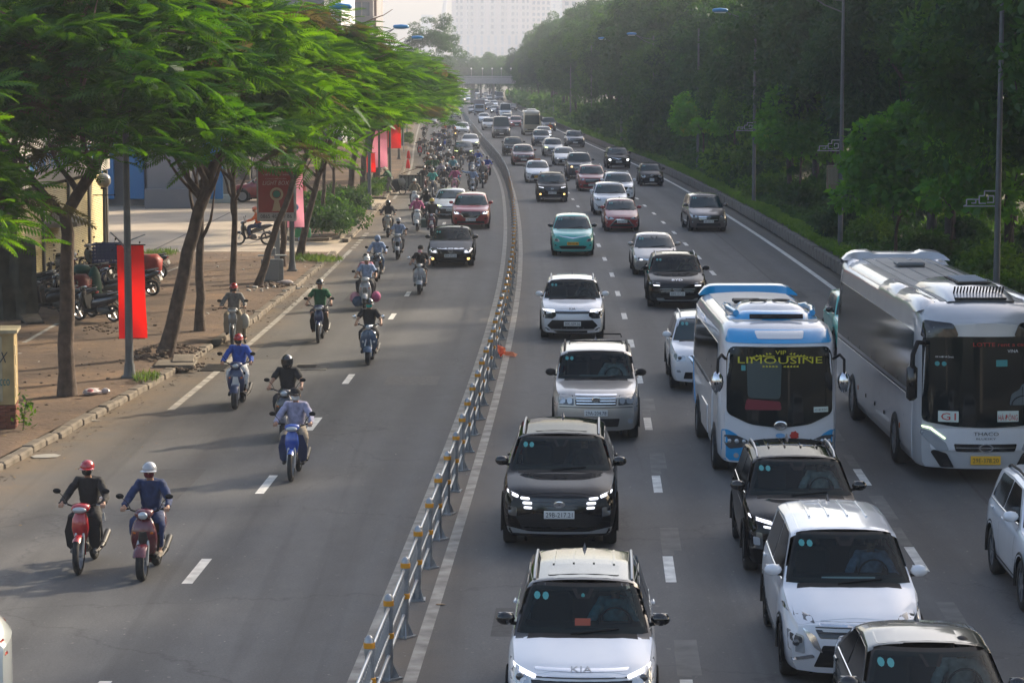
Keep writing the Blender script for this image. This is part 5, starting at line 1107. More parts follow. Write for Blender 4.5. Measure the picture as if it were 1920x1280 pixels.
PC('silver_suv', 'silver suv far up the left carriageway by the fence', 853.5, 223.5, TT('suv','gsuv', fine=False), P_SILVER, group=GL_)
PC('grey_suv', 'dark car behind the far silver suv of the left carriageway', 856, 214, TF['suv'], P_GREY, group=GL_)
PC('dark_car', 'dark car under the far left canopy', 809, 236, TF['hatch'], P_GREY, group=GL_)
o, t = PC('pale_hatchback', 'pale car corner with red tail lamp at the bottom left edge', 0, 0, TT('hatch','gsed'), P_PALE, group=GL_, xy=(0,0))
o.location = (-9.92, 28.75, 0); o.rotation_euler = (0,0,R(-80)); MB().ball((.765,3.84,.84), (.035,.07,.13), 10).obj('tail_lamp', RED, o, 60)
x, y = at(468, 380); o, t = PC('red_suv', 'dark red suv parked side on in the concrete yard', 0, 0, TT('suv','gsuv'), P_RED, BLK, group='vehicles parked left of the road', xy=(0,0)); o.location = (-13.2, y+.9, .01); o.rotation_euler = (0,0,R(90+180))
o.location.x = at(432, 380)[0]-.2
# seen from the side: nose to the left

# ------------------------------------------------------------ minibus and coach
BLUE = paint('bus_blue_paint', (.001,.28,.60)); DIRTW = mat('dusty_roof_white', (.50,.49,.46), .55, var=.12, vs=1.2); BWHITE = paint('bus_white_paint', (.62,.63,.66)); BSILV = paint('bus_silver_paint', (.50,.51,.53), .3)
BUSGLASS = mat('bus_glass', (.003,.008,.010), .06, spec=.3); YLET = mat('yellow_lettering', (.55,.50,.02), .5); REDL = mat('red_lettering', (.45,.03,.02), .5); SIGNW = mat('sign_white', (.55,.62,.58), .5); CURT = mat('red_dash_cloth', (.16,.015,.025), .7)
def bus_shell(L, Wd, H, zb, tf, cor, lean, bowc, slope=.28):
    hw0 = Wd/2; T = sm(lin([(0,H-.42),(.12,H-.26),(.45,H-.08),(1.0,H),(L-.5,H),(L-.1,H-.12),(L,H-.25)]), .08)
    P = sm(lin([(0,.90),(.15,.96),(.5,1),(L-.4,1),(L,.94)]), .06)
    def ring(y):
        t = T(y); hw = hw0*P(y); h = [(0,zb),(.6*hw,zb),(.93*hw,zb+.01),(.985*hw,zb+.10)]
        for q in (.12,.25,.38,.5,.62,.74,.86,1.): h.append((hw*(1-.055*max(0,q-.35)**1.5*2), zb+.1+(t-cor-zb-.1)*q))
        xe = h[-1][0]
        for a in (18,38,58,78): h.append((xe-cor*(1-math.cos(R(a))), t-cor+cor*math.sin(R(a))*.9))
        xi = xe-cor
        for q in (.9,.6,.3,0): h.append((xi*q, t-.10*cor-.0+.04*(1-q*q)-.0))
        return h
    def disp(x, y, z):
        u = abs(x)/hw0; f = max(0, 1-y/1.3); dy = f*(bowc*u*u*(.6+.4*u)+lean*max(0, z-1.0)**1.25*.28+.10*max(0, .55-z))
        return (x, y+dy, z)
    ys = [0,.05,.1,.17,.25,.35,.5,.7,.9,1.15]+[1.4+.3*i for i in range(int((L-1.7)/.3))]+[L-.3,L-.1,L]
    return shell(ring, ys, disp), disp
def finish_shell(b, wy, r, hw0, zb, mats, zone=None):
    bm = bmesh.new(); vs = [bm.verts.new(v) for v in b.v]
    for f in b.f:
        try: bm.faces.new([vs[i] for i in f])
        except Exception: pass
    bmesh.ops.remove_doubles(bm, verts=bm.verts, dist=.0008); bmesh.ops.recalc_face_normals(bm, faces=bm.faces); bvh = BVHTree.FromBMesh(bm)
    for f in bm.faces: f.smooth = True
    for e in bm.edges:
        if len(e.link_faces) == 2 and e.calc_face_angle(0) > R(42): e.smooth = False
    me = bpy.data.meshes.new('body'); bm.to_mesh(me); bm.free()
    for m in mats: me.materials.append(m)
    return me, bvh
def bus_wheels(t, wy, r, hw0, paintm, bvh):
    tm, rm = wheel_mesh(r, .30, 'RIM', 8)
    for w_ in wy:
        for s in (-1, 1):
            pl = 'left' if s < 0 else 'right'
            c = [(w_+(r+.10)*math.cos(a*math.pi/10), max(.32, r+(r+.10)*math.sin(a*math.pi/10))) for a in range(-1, 12)]
            t.add('wheel_arch', patch(bvh, c, pl, 'wheel_arch', BLK, .006, .25, .01))
            k = t.add('wheel', tm, -1, None, (s*(hw0-.115), w_, r), (0,0,0 if s > 0 else math.pi)); t.add('rim', rm, k)
def decals(t, bvh, lst):
    for it in lst:
        nm, mt_, pl, po = it[:4]; off = (it[4] if len(it) > 4 else .008)+(.010 if pl == 'front' else .004); sk = it[5] if len(it) > 5 else .012; mir = it[6] if len(it) > 6 else 0
        t.add(nm, patch(bvh, po, pl, nm, mt_, off, .08 if pl == 'front' else .2, sk))
        if mir: t.add(nm, patch(bvh, [(-a, b_) for a, b_ in reversed(po)], pl, nm, mt_, off, .14, sk))
def rr(x0, x1, z0, z1, r=.04): return rounded([(x0,z0),(x1,z0),(x1,z1),(x0,z1)], r)
# minibus
L, Wd, H = 7.6, 2.22, 2.88
b, _ = bus_shell(L, Wd, H, .30, None, .26, .22, .26)
me, bv = finish_shell(b, (1.35, 5.55), .40, Wd/2, .3, [BWHITE])
t = Template(); t.add('body', me)
decals(t, bv, [('windshield', BUSGLASS, 'front', rounded([(-.98,1.22),(-.55,1.03),(0,.97),(.55,1.03),(.98,1.22),(.98,2.30),(.90,2.46),(-.90,2.46),(-.98,2.30)], .10), .010),
 ('blue_nose_panel', BLUE, 'front', rounded([(-1.06,.34),(-.2,.34),(.2,.34),(1.06,.34),(1.06,.92),(.95,.92),(.80,.84),(.60,.62),(-.60,.62),(-.80,.84),(-.95,.92),(-1.06,.92)], .05), .006),
 ('white_nose_panel', BWHITE, 'front', rounded([(-.56,.40),(.56,.40),(.60,.66),(-.60,.66)], .05), .012),
 ('headlight', LENSD, 'front', rounded([(.56,.62),(.92,.56),(1.02,.66),(1.02,.82),(.80,.82),(.60,.74)], .04), .014, .012, 1),
 ('fog_lamp', LENS, 'front', [(.80+.05*math.cos(a*.7),.44+.05*math.sin(a*.7)) for a in range(9)], .014, .01, 1),
 ('blue_brow', BLUE, 'front', rounded([(-1.0,2.52),(1.0,2.52),(.92,2.76),(-.92,2.76)], .06), .010, .012),
 ('brow_panel', BWHITE, 'front', rounded([(-.42,2.60),(.42,2.60),(.46,2.73),(-.46,2.73)], .03), .02, .012),
 ('dash_cloth', CURT, 'front', rounded([(-.66,1.30),(.02,1.30),(.0,1.46),(-.62,1.50)], .04), .012, 0),
 ('seat_row', mat('dim_cabin', (.05,.07,.07), .8), 'front', rounded([(-.60,1.52),(0,1.50),(.02,2.2),(-.62,2.2)], .08), .0115, 0),
 ('inspection_sticker', STK, 'front', rr(-.72,-.64,2.02,2.12,.01), .013, 0),
 ('permit_card', SIGNW, 'front', rr(.62,.90,1.25,1.35,.01), .013, 0),
 ('logo_patch', mat('logo_blue', (.15,.35,.6), .5), 'front', [(.0+.09*math.cos(a*.7),.83+.045*math.sin(a*.7)) for a in range(9)], .016, 0),
 ('logo_patch', REDL, 'front', [(.26+(.075+.018*(a % 2))*math.cos(a*.449),.83+(.07+.018*(a % 2))*math.sin(a*.449)) for a in range(14)], .016, 0),
 ('logo_mark', INK, 'front', rr(.0,.09,.70,.76,.01), .016, 0), ('logo_mark', REDL, 'front', rr(-.10,-.05,.705,.755,.01), .016, 0)])
for cx_, w_ in ((.66,.042),(.79,.048),(.92,.042)):
    for s in (-1, 1):
        p = cast(bv, 'front', s*cx_, .71, .02); t.add('lamp_reflector', MB().ball(p, (w_,.03,w_), 10).mesh('lamp_reflector', LENS, 60))
t.add('lettering', text_on(bv, 'LIMOUSINE', 'front', 0, 2.215, 1.56, .12, YLET, .030, 'lettering'))
t.add('lettering', text_on(bv, 'VIP', 'front', 0, 2.36, .20, .075, YLET, .030, 'lettering'))
t.add('lettering', text_on(bv, 'XE HỢP ĐỒNG', 'front', .76, 1.30, .25, .05, INK, .030, 'lettering'))
orn = []
for s in (-1, 1):
    for k in range(7):
        u = .16+.06*k; h_ = 2.33-.012*k+.012*math.sin(k*2.1); orn.append([(s*u, h_),(s*(u+.05), h_+.03),(s*(u+.045), h_-.015)])
    for k in range(5): u = .04+.06*k; orn.append([(s*u,2.10),(s*(u+.05),2.125),(s*(u+.05),2.085)])
    orn.append([(s*.10,2.28),(s*.50,2.28),(s*.46,2.295),(s*.12,2.295)])
orn = [o_ if o_[0][0] > 0 else list(reversed(o_)) for o_ in orn]
t.add('ornament', patch(bv, orn, 'front', 'ornament', YLET, .028, .4, 0))
p = cast(bv, 'front', 0, 1.02, .03)
k = t.add('emblem', MB().lathe([(.11,0),(.11,.02),(.085,.025),(.085,.012),(.01,.012)], 20, 'y', p, mtx=Matrix.Diagonal((1.15,-1,.75)).to_3x3()).mesh('emblem', CHROME, 40))
me = text_flat('SAMCO', .19, .045, INK); t.add('lettering', me, k, None, (0, p.y-.02, p.z))
for s in (-1, 1):
    pl = 'left' if s < 0 else 'right'
    decals(t, bv, [('side_glass', SGLASS, pl, rounded([(1.05,1.55),(7.2,1.55),(7.25,2.42),(1.25,2.42)], .10), .006)])
    t.add('window_pillar', patch(bv, [[(y_,1.57),(y_+.05,1.57),(y_+.05,2.40),(y_,2.40)] for y_ in (2.3,3.5,4.7,5.9)], pl, 'window_pillar', BLK, .010, .3, 0))
    decals(t, bv, [('blue_side_swoosh', BLUE, pl, rounded([(6.0,.35),(7.5,.35),(7.5,1.5),(7.1,1.5)], .05), .006), ('blue_side_swoosh', BLUE, pl, rounded([(4.2,2.52),(7.3,2.52),(7.3,2.62),(4.6,2.60)], .02), .006),
      ('door' if s < 0 else 'side_door', BWHITE, pl, rr(1.85,2.75,.42,1.50,.04), .012), ('hatch_door', BWHITE, pl, rr(3.0,4.6,.45,1.0,.04), .012), ('side_stripe', BLK, pl, rr(.9,7.3,1.46,1.49,.0), .005, 0)])
bus_wheels(t, (1.35, 5.55), .40, Wd/2, None, bv)
decals(t, bv, [('roof_skin', DIRTW, 'top', rr(-.80,.80,.95,7.1,.1), .006)])
# roof fairings: front brow hood with dark opening, air conditioning pod, rear spoiler
def pod(y0, y1, w0, w1, h, z, name, mt_, n=8, sq=3):
    b = MB(); rings = []
    st = [(y0,w0,.02),(y0+(y1-y0)*.12,(w0*.7+w1*.3),h*.8),(y0+(y1-y0)*.4,(w0+w1)/2,h),(y0+(y1-y0)*.8,w1,h*.95),(y1,w1*.95,.02)]
    V = []
    for y_, w_, h_ in st:
        for i in range(n+1):
            a = math.pi*i/n; V.append((w_*math.copysign(abs(math.cos(a))**(2/sq), math.cos(a)), y_, z+h_*abs(math.sin(a))**(2/sq)))
    F = [(j*(n+1)+i, j*(n+1)+i+1, (j+1)*(n+1)+i+1, (j+1)*(n+1)+i) for j in range(len(st)-1) for i in range(n)]
    b.add(V, F); return b.mesh(name, mt_, 50)
k = t.add('air_conditioner', pod(1.35, 3.2, .72, .62, .24, 2.88, 'air_conditioner', BWHITE))
t.add('fan', MB().lathe([(.17,0),(.17,.02),(.13,.02),(.13,.0)], 16, 'z', (.22,2.2,3.13)).lathe([(.17,0),(.17,.02),(.13,.02),(.13,.0)], 16, 'z', (-.22,2.2,3.13)).mesh('fan', BLK, 40), k)
b = MB(); V = []
for y_, h_ in ((.85,.0),(.98,.17),(1.25,.23),(1.45,.20)):
    for i in range(13): u = -1+i/6; V.append((u*(.80+.12*(y_-.85)), y_+.35*u*u, 2.80+h_*(1-abs(u)**6*.75)))
b.add(V, [(j*13+i, j*13+i+1, (j+1)*13+i+1, (j+1)*13+i) for j in range(3) for i in range(12)]); t.add('front_fairing', b.mesh('front_fairing', BLUE, 50))
b = MB(); b.box((0, .93, 2.945), (1.0,.05,.075), rx=-.7); t.add('fairing_vent', b.mesh('fairing_vent', BLK))
b = MB()
for s in (-1, 1): b.tube([(s*.72,1.3,2.98),(s*.80,2.0,3.0),(s*.80,2.9,2.98),(s*.7,3.25,2.93)], .06, 7); 
t.add('side_fairing', b.mesh('side_fairing', BLUE, 60))
b = MB(); b.box((-.28, 3.9, 2.97), (.55,.5,.07), bev=.02); t.add('roof_hatch', b.mesh('roof_hatch', BLK, 30))
b = MB(); V = []; nn = 17
for j, (dy, h_) in enumerate(((-.12,0),(-.06,.17),(.12,.20),(.25,.10),(.28,-.05))):
    for i in range(nn): u = -1+2*i/(nn-1); V.append((u*1.03, 7.15+dy-1.0*max(0, abs(u)-.72)**1.2*2.2, 2.84+h_*(1-.85*abs(u)**10)))
b.add(V, [(j*nn+i, j*nn+i+1, (j+1)*nn+i+1, (j+1)*nn+i) for j in range(4) for i in range(nn-1)]); t.add('rear_spoiler', b.mesh('rear_spoiler', BLUE, 50))
for s in (-1, 1):      # hanging mirrors
    b = MB().tube([(s*1.0,.30,2.22),(s*1.09,.08,2.32),(s*1.16,-.02,2.24),(s*1.17,.0,1.95)], .028, 6); k = t.add('mirror_arm', b.mesh('mirror_arm', BLK, 60))
    b = MB().ball((s*1.17,.03,1.82), (.12,.10,.20), 10); t.add('mirror', b.mesh('mirror', CHROME, 60), k)
b = MB().tube([(-.75,.23,1.14),(-.35,.12,1.10),(.05,.10,1.20)], .014, 5).tube([(.15,.10,1.10),(.55,.16,1.12),(.85,.26,1.24)], .014, 5); t.add('wiper', b.mesh('wiper', BLK))
x0 = (1466-960)*46.4/4740
mb = thing('minibus', 'blue and white minibus with yellow LIMOUSINE lettering on its windshield', 'minibus', (x0, 46.25, 0), 0, 'vehicles in the right carriageway'); t.put(mb)

# coach
L, Wd, H = 12.0, 2.5, 3.32
b, _ = bus_shell(L, Wd, H, .28, None, .30, .20, .34)
me, bv = finish_shell(b, (2.65, 8.75), .50, Wd/2, .3, [BSILV])
t = Template(); t.add('body', me)
decals(t, bv, [('windshield', BUSGLASS, 'front', rounded([(-1.14,1.14),(-.6,1.06),(0,1.04),(.6,1.06),(1.14,1.14),(1.12,2.70),(-1.12,2.70)], .10), .010),
 ('black_corner_panel', GLOSSB, 'front', rounded([(-1.15,2.66),(-.50,2.70),(-.60,2.94),(-1.10,2.98)], .06), .014), ('black_corner_panel', GLOSSB, 'front', rounded([(.50,2.70),(1.15,2.66),(1.10,2.98),(.60,2.94)], .06), .014),
 ('front_panel', BWHITE, 'front', rounded([(-.98,.62),(.98,.62),(1.02,1.0),(.6,1.02),(-.6,1.02),(-1.02,1.0)], .05), .008),
 ('headlight', LENS, 'front', rounded([(.66,.62),(.86,.60),(1.16,.90),(1.14,1.0),(.98,.96),(.72,.76)], .03), .016, .014, 1),
 ('lamp_strip', mat('dim_lit_strip', (.8,.9,.6), .3, emit=(.8,1,.6), es=1.), 'front', rounded([(.74,.82),(1.0,1.0),(1.14,1.03),(1.14,1.055),(.98,1.03),(.72,.84)], .01), .02, .01, 1),
 ('black_intake', BLK, 'front', rounded([(.56,.30),(.80,.30),(.98,.58),(.92,.62),(.70,.56)], .03), .012, .014, 1),
 ('grille', GLOSSB, 'front', rounded([(-.54,.60),(.54,.60),(.58,.74),(-.58,.74)], .03), .014), ('grille_bar', CHROME, 'front', [(-.54,.66),(.54,.66),(.54,.68),(-.54,.68)], .024, .01),
 ('inspection_sticker', STK, 'front', [(-.88+.045*math.cos(a*.785),2.20+.045*math.sin(a*.785)) for a in range(8)], .013, 0), ('inspection_sticker', STK, 'front', [(-.76+.045*math.cos(a*.785),2.20+.045*math.sin(a*.785)) for a in range(8)], .013, 0),
 ('windshield_card', STK, 'front', rr(.17,.38,2.16,2.28,.01), .013, 0), ('route_board', SIGNW, 'front', rr(-.86,-.50,1.14,1.34,.01), .014, 0), ('route_board', SIGNW, 'front', rr(.20,.60,1.15,1.35,.01), .014, 0), ('route_board', SIGNW, 'front', rr(.86,1.10,1.15,1.36,.01), .014, 0),
 ('cabin_driver_shape', mat('dim_shirt', (.10,.12,.13), .8), 'front', rounded([(.42,1.45),(1.0,1.45),(.98,1.66),(.80,1.74),(.76,1.84),(.66,1.84),(.62,1.74),(.46,1.66)], .05), .0115, 0)])
b = MB(); 
for a in range(12):
    A0 = cast(bv, 'front', .71+.24*math.cos(R(15+a*14)), 1.46+.16*math.sin(R(15+a*14)), .02)
    A1 = cast(bv, 'front', .71+.24*math.cos(R(29+a*14)), 1.46+.16*math.sin(R(29+a*14)), .02)
    b.tube([A0, A1], .012, 5)
t.add('steering_wheel', b.mesh('steering_wheel', BLK))
for txt, x_, z_, w_, h_, m_ in (('LOTTE rent a car',.24,2.56,.98,.07,REDL),('VINA',.48,2.44,.20,.055,WHL),('XE HỢP ĐỒNG',-.76,2.33,.32,.05,WHL),('G1',-.68,1.24,.26,.13,REDL),('HÀ ĐÔNG',.40,1.24,.36,.13,REDL),('SB',.98,1.25,.20,.13,REDL),('THACO',0,.93,.46,.065,INK),('BLUESKY',0,.84,.36,.035,INK)):
    t.add('lettering', text_on(bv, txt, 'front', x_, z_, w_, h_, m_, .032, 'lettering'))
p = cast(bv, 'front', 0, .67, .03); t.add('emblem', MB().lathe([(.09,0),(.09,.02),(.07,.02),(.07,0)], 20, 'y', p, mtx=Matrix.Diagonal((1.5,-1,.85)).to_3x3()).mesh('emblem', CHROME, 40))
p = cast(bv, 'front', 0, .44, .03); k = t.add('plate', MB().box(p, (.55,.02,.16), bev=.006).mesh('plate', PLY)); t.add('lettering', text_flat('29E-378.20', .47, .085, INK), k, None, (p.x, p.y-.013, p.z))
for s in (-1, 1):
    pl = 'left' if s < 0 else 'right'
    decals(t, bv, [('side_glass', mat('reflecting_side_glass', (.004,.010,.011), .10, 0, var=.5, vs=.8, spec=.35), pl, rounded([(.75,1.62),(11.5,1.62),(11.6,2.78),(.95,2.72)], .14), .006), ('side_skirt', BWHITE, pl, rr(.7,11.6,.34,1.50,.05), .004)])
    t.add('window_pillar', patch(bv, [[(y_,1.64),(y_+.06,1.64),(y_+.06,2.72),(y_,2.72)] for y_ in (2.4,4.2,6.0,7.8,9.6)], pl, 'window_pillar', BLK, .010, .3, 0))
    t.add('panel_gap', patch(bv, [[(y_,.36),(y_+.02,.36),(y_+.02,1.46),(y_,1.46)] for y_ in (1.6,3.5,4.8,6.1,7.4,10.0)]+[[(.8,1.52),(11.5,1.52),(11.5,1.545),(.8,1.545)]], pl, 'panel_gap', BLK, .008, .5, 0))
    for y_ in (4.1, 5.4, 6.7): 
        p = cast(bv, pl, y_, .78, .012); t.add('hatch_handle', MB().box(p, (.02,.10,.08), bev=.01).mesh('hatch_handle', BLK))
    for y_ in (2.1, 7.9): p = cast(bv, pl, y_, .8, .01); t.add('side_marker', MB().box(p, (.02,.07,.10), bev=.01).mesh('side_marker', mat('amber_lens', (.5,.12,.01), .2)))
    b = MB(); V = []        # long rounded roof shoulders
    ys_ = [.7,.9,1.6,3.3,3.5,3.7,5.4,5.6,5.8,10.6,10.9,11.3]; hs = [.02,.13,.17,.17,.10,.17,.17,.09,.05,.05,.14,.16]
    for y_, h_ in zip(ys_, hs):
        for i in range(7): a = math.pi*i/6; V.append((s*(.98+.22*math.cos(a)), y_, 3.10+h_*1.15*math.sin(a)+.08*(1-math.cos(a))*.5))
    b.add(V, [(j*7+i, j*7+i+1, (j+1)*7+i+1, (j+1)*7+i) for j in range(len(ys_)-1) for i in range(6)]); t.add('roof_shoulder', b.mesh('roof_shoulder', BSILV, 50))
bus_wheels(t, (2.65, 8.75), .50, Wd/2, None, bv)
decals(t, bv, [('roof_skin', mat('dusty_roof_grey', (.30,.295,.28), .6, var=.2, vs=1.), 'top', rr(-.74,.74,.9,11.4,.1), .006)])
t.add('roof_rib', patch(bv, [[(x_-.02,4.2),(x_+.02,4.2),(x_+.02,11.0),(x_-.02,11.0)] for x_ in (-.55,-.2,.2,.55)], 'top', 'roof_rib', BSILV, .02, .5, .02))
k = t.add('air_conditioner', pod(.75, 4.3, .62, .72, .26, 3.28, 'air_conditioner', BSILV))
b = MB()
for i in range(16): b.box((-.45+i*.06, 1.02, 3.47), (.028,.20,.02), rx=-.8)
t.add('vent_slot', b.mesh('vent_slot', BLK), k)
b = MB(); b.box((0, .80, 3.335), (.95,.10,.035)); t.add('vent_slot', b.mesh('vent_slot', BLK), k)
b = MB(); b.box((.05, 2.5, 3.545), (.62,1.5,.02)); t.add('fan_panel', b.mesh('fan_panel', BLK), k)
b = MB()
for i in range(6): b.tube([(-.22,1.95+i*.22,3.565),(.32,1.95+i*.22,3.575)], .025, 6)
t.add('fan_blade', b.mesh('fan_blade', BSILV, 50), k)
b = MB().box((-.1, 8.6, 3.40), (.60,.6,.09), bev=.03); t.add('roof_hatch', b.mesh('roof_hatch', mat('hatch_grey', (.16,.17,.18), .5), 30))
b = MB(); V = []; nn = 21
for j, (dy, h_) in enumerate(((-.25,0),(-.15,.18),(.10,.22),(.30,.16),(.36,-.25))):
    for i in range(nn): u = -1+2*i/(nn-1); V.append((u*1.2, 11.5+dy-1.1*max(0, abs(u)-.65)**1.5, 3.28+h_*(1-.9*abs(u)**9)-(.05 if abs(u) < .42 else 0)))
b.add(V, [(j*nn+i, j*nn+i+1, (j+1)*nn+i+1, (j+1)*nn+i) for j in range(4) for i in range(nn-1)]); t.add('rear_spoiler', b.mesh('rear_spoiler', BSILV, 50))
for s in (-1, 1):
    b = MB().tube([(s*1.05,.42,2.55),(s*1.26,.12,2.60),(s*1.36,.02,2.38),(s*1.36,.05,2.1)], .045, 7); k = t.add('mirror_arm', b.mesh('mirror_arm', BLK, 60))
    b = MB().box((s*1.36,.08,1.86), (.20,.16,.66), bev=.06); t.add('mirror', b.mesh('mirror', GLOSSB, 60), k)
b = MB().tube([(-.9,.30,1.18),(-.35,.12,1.12),(.1,.10,1.16)], .016, 5).tube([(.2,.10,1.10),(.6,.16,1.12),(.95,.30,1.2)], .016, 5); t.add('wiper', b.mesh('wiper', BLK))
co = thing('coach', 'tall white coach with G1 and HÀ ĐÔNG boards behind its windshield', 'coach', (8.66, 45.75, 0), 0, 'vehicles in the right carriageway'); t.put(co)
# olive bus, box truck, far bus
def simple_bus(name, label, px, py, L, Wd, H, pm, group, r=.4, ac=True, box=None, cat='bus'):
    b, _ = bus_shell(L, Wd, H, .3, None, .22, .12, .12); me, bv = finish_shell(b, (1.2,), r, Wd/2, .3, [pm]); t = Template(); t.add('body', me); h = Wd/2
    decals(t, bv, [('windshield', GLASS, 'front', rr(-h*.82,h*.82,H*.44,H*.80,.08), .010), ('headlight', LENS, 'front', rr(h*.55,h*.85,.62,.80,.03), .014, .01, 1), ('grille', BLK, 'front', rr(-h*.5,h*.5,.60,.74,.02), .01), ('intake', BLK, 'front', rr(-h*.8,h*.8,.34,.48,.02), .01)])
    for pl in ('left','right'): decals(t, bv, [('side_glass', SGLASS, pl, rr(.8,L-.4,H*.5,H*.80,.08), .006)])
    bus_wheels(t, (1.2, L-1.8), r, h, None, bv)
    for s in (-1, 1): t.add('mirror', MB().ball((s*(h+.14),.1,H*.62), (.10,.08,.2), 8).mesh('mirror', BLK, 60))
    if ac: t.add('air_conditioner', pod(1.0, 2.6, .6, .6, .2, H, 'air_conditioner', pm))
    x, y = at(px, py); a = heading(y); o = thing(name, label, cat, (x, y-1.2, 0), -a, group); t.put(o); return o
simple_bus('olive_bus', 'olive cream small bus with large windshield in the middle distance', 997.5, 253.5, 7.0, 2.1, 2.95, P_OLIVE, 'vehicles in the right carriageway')
simple_bus('white_bus', 'grey white bus half hidden by the far left canopy', 853, 204, 9, 2.4, 3.1, P_SILVER, GL_)
x, y = at(899, 216.5); a = heading(y)
tr = thing('box_truck', 'pale blue cab truck with tall dusty brown cargo box', 'truck', (x, y-1, 0), -a, 'vehicles in the right carriageway')
b = MB().box((0,.75,1.15), (1.75,1.5,1.6), bev=.12, taper=.96); b.obj('cab', paint('pale_blue_paint', (.35,.42,.52)), tr, 40)
MB().box((0,-.0,1.5), (1.45,.06,.62), bev=.05).obj('windshield', GLASS, tr); MB().box((0,3.3,1.75), (1.95,3.4,1.9), bev=.03).obj('cargo_box', mat('cargo_brown', (.22,.19,.18), .8, var=.2, vs=1), tr); MB().box((0,3.3,2.74), (2.0,3.5,.10)).obj('cargo_rim', BWHITE, tr)
MB().box((0,2.2,.5), (.9,5.2,.16)).obj('chassis', BLK, tr); MB().box((0,-.02,.62), (1.5,.08,.22), bev=.02).obj('bumper', BLK, tr)
for s in (-1, 1): MB().box((s*.62,-.03,.92), (.30,.06,.18), bev=.03).obj('headlight', LENS, tr); MB().ball((s*1.02,.1,1.5), (.08,.06,.17), 8).obj('mirror', BLK, tr, 60)
tm, rm = wheel_mesh(.36, .22, 'RIM')
for y_ in (.9, 4.0):
    for s in (-1, 1): k = link('wheel', tm, tr, (s*.76, y_, .36)); link('rim', rm, k)

# ------------------------------------------------------------ people
from mathutils import noise as NZ
def skin_mesh(name, nodes, edges, mt, root=0, sub=1, wr=0.):
    me = bpy.data.meshes.new(name+'_base'); me.from_pydata([n[0] for n in nodes], edges, [])
    o = bpy.data.objects.new(name, me); COL.objects.link(o)
    md = o.modifiers.new('s', 'SKIN'); md.use_smooth_shade = True
    if sub: sb = o.modifiers.new('u', 'SUBSURF'); sb.levels = sub; sb.render_levels = sub
    for i, n in enumerate(nodes):
        v = me.skin_vertices[0].data[i]; v.radius = (n[1], n[2] if len(n) > 2 else n[1]); v.use_root = i == root
    dg = bpy.context.evaluated_depsgraph_get(); dg.update()
    r = bpy.data.meshes.new_from_object(o.evaluated_get(dg)); bpy.data.objects.remove(o); bpy.data.meshes.remove(me)
    r.name = name; r.materials.clear(); r.materials.append(mt)
    if wr:
        for v in r.vertices:
            n_ = NZ.noise_vector(v.co*9)+.6*NZ.noise_vector(v.co*22); f = NZ.noise(Vector((v.co.x*7, v.co.y*7, v.co.z*26)))
            v.co += n_*wr*.55+v.normal*f*wr
    for p in r.polygons: p.use_smooth = True
    return r
def joinm(name, mts, *ms):
    bm = bmesh.new()
    for i, m in enumerate(ms):
        k = len(bm.faces); bm.from_mesh(m); bm.faces.ensure_lookup_table()
        for f in bm.faces[k:]: f.material_index = min(i, len(mts)-1)
    me = bpy.data.meshes.new(name); bm.to_mesh(me); bm.free()
    for m in mts: me.materials.append(m)
    for p in me.polygons: p.use_smooth = True
    return me
SKIN = mat('skin', (.36,.20,.13), .55); HAIR = mat('black_hair', (.012,.010,.010), .6); EYE_ = mat('eye_dark', (.02,.015,.012), .3); CSH = mat('CSHIRT', (.3,.3,.3), .85); CTR = mat('CTROUSER', (.05,.05,.06), .85); CHL = mat('CHELMET', (.4,.02,.02), .2); CMK = mat('CMASK', (.6,.62,.65), .8); SHOE = mat('CSHOE', (.05,.045,.04), .6)
V3 = Vector
POSES = {
 'ride': dict(pel=(0,.86,.86), wai=(0,.84,1.03), che=(0,.80,1.25), nek=(0,.76,1.42), hed=(0,.71,1.53), sho=(.175,.79,1.335), elb=(.31,.62,1.12), wri=(.33,.38,1.05), han=(.33,.32,1.045), hip=(.10,.84,.86), kne=(.20,.42,.78), ank=(.17,.52,.36), toe=(.18,.36,.30)),
 'back': dict(pel=(0,1.16,.92), wai=(0,1.15,1.09), che=(0,1.12,1.31), nek=(0,1.09,1.48), hed=(0,1.05,1.61), sho=(.17,1.12,1.41), elb=(.25,1.0,1.18), wri=(.17,.92,1.02), han=(.13,.88,1.0), hip=(.11,1.14,.91), kne=(.27,.78,.80), ank=(.23,.92,.42), toe=(.25,.78,.36)),
 'stand': dict(pel=(0,0,.93), wai=(0,0,1.08), che=(0,.0,1.28), nek=(0,0,1.46), hed=(0,-.02,1.60), sho=(.185,0,1.39), elb=(.25,.02,1.12), wri=(.26,-.08,.88), han=(.26,-.10,.80), hip=(.09,0,.90), kne=(.11,-.03,.49), ank=(.11,.03,.09), toe=(.12,-.13,.05)),
 'push': dict(pel=(0,0,.90), wai=(0,-.05,1.05), che=(0,-.18,1.22), nek=(0,-.30,1.35), hed=(0,-.40,1.44), sho=(.18,-.22,1.31), elb=(.23,-.34,1.10), wri=(.22,-.58,1.02), han=(.22,-.66,1.02), hip=(.09,0,.88), kne=(.11,-.12,.48), ank=(.12,.10,.10), toe=(.12,-.03,.05)),
 'stop': dict(pel=(0,.86,.86), wai=(0,.84,1.03), che=(0,.80,1.25), nek=(0,.76,1.42), hed=(0,.71,1.53), sho=(.175,.79,1.335), elb=(.31,.62,1.12), wri=(.33,.38,1.05), han=(.33,.32,1.045), hip=(.10,.84,.86), kne=(.27,.55,.50), ank=(.31,.58,.12), toe=(.32,.44,.06))}
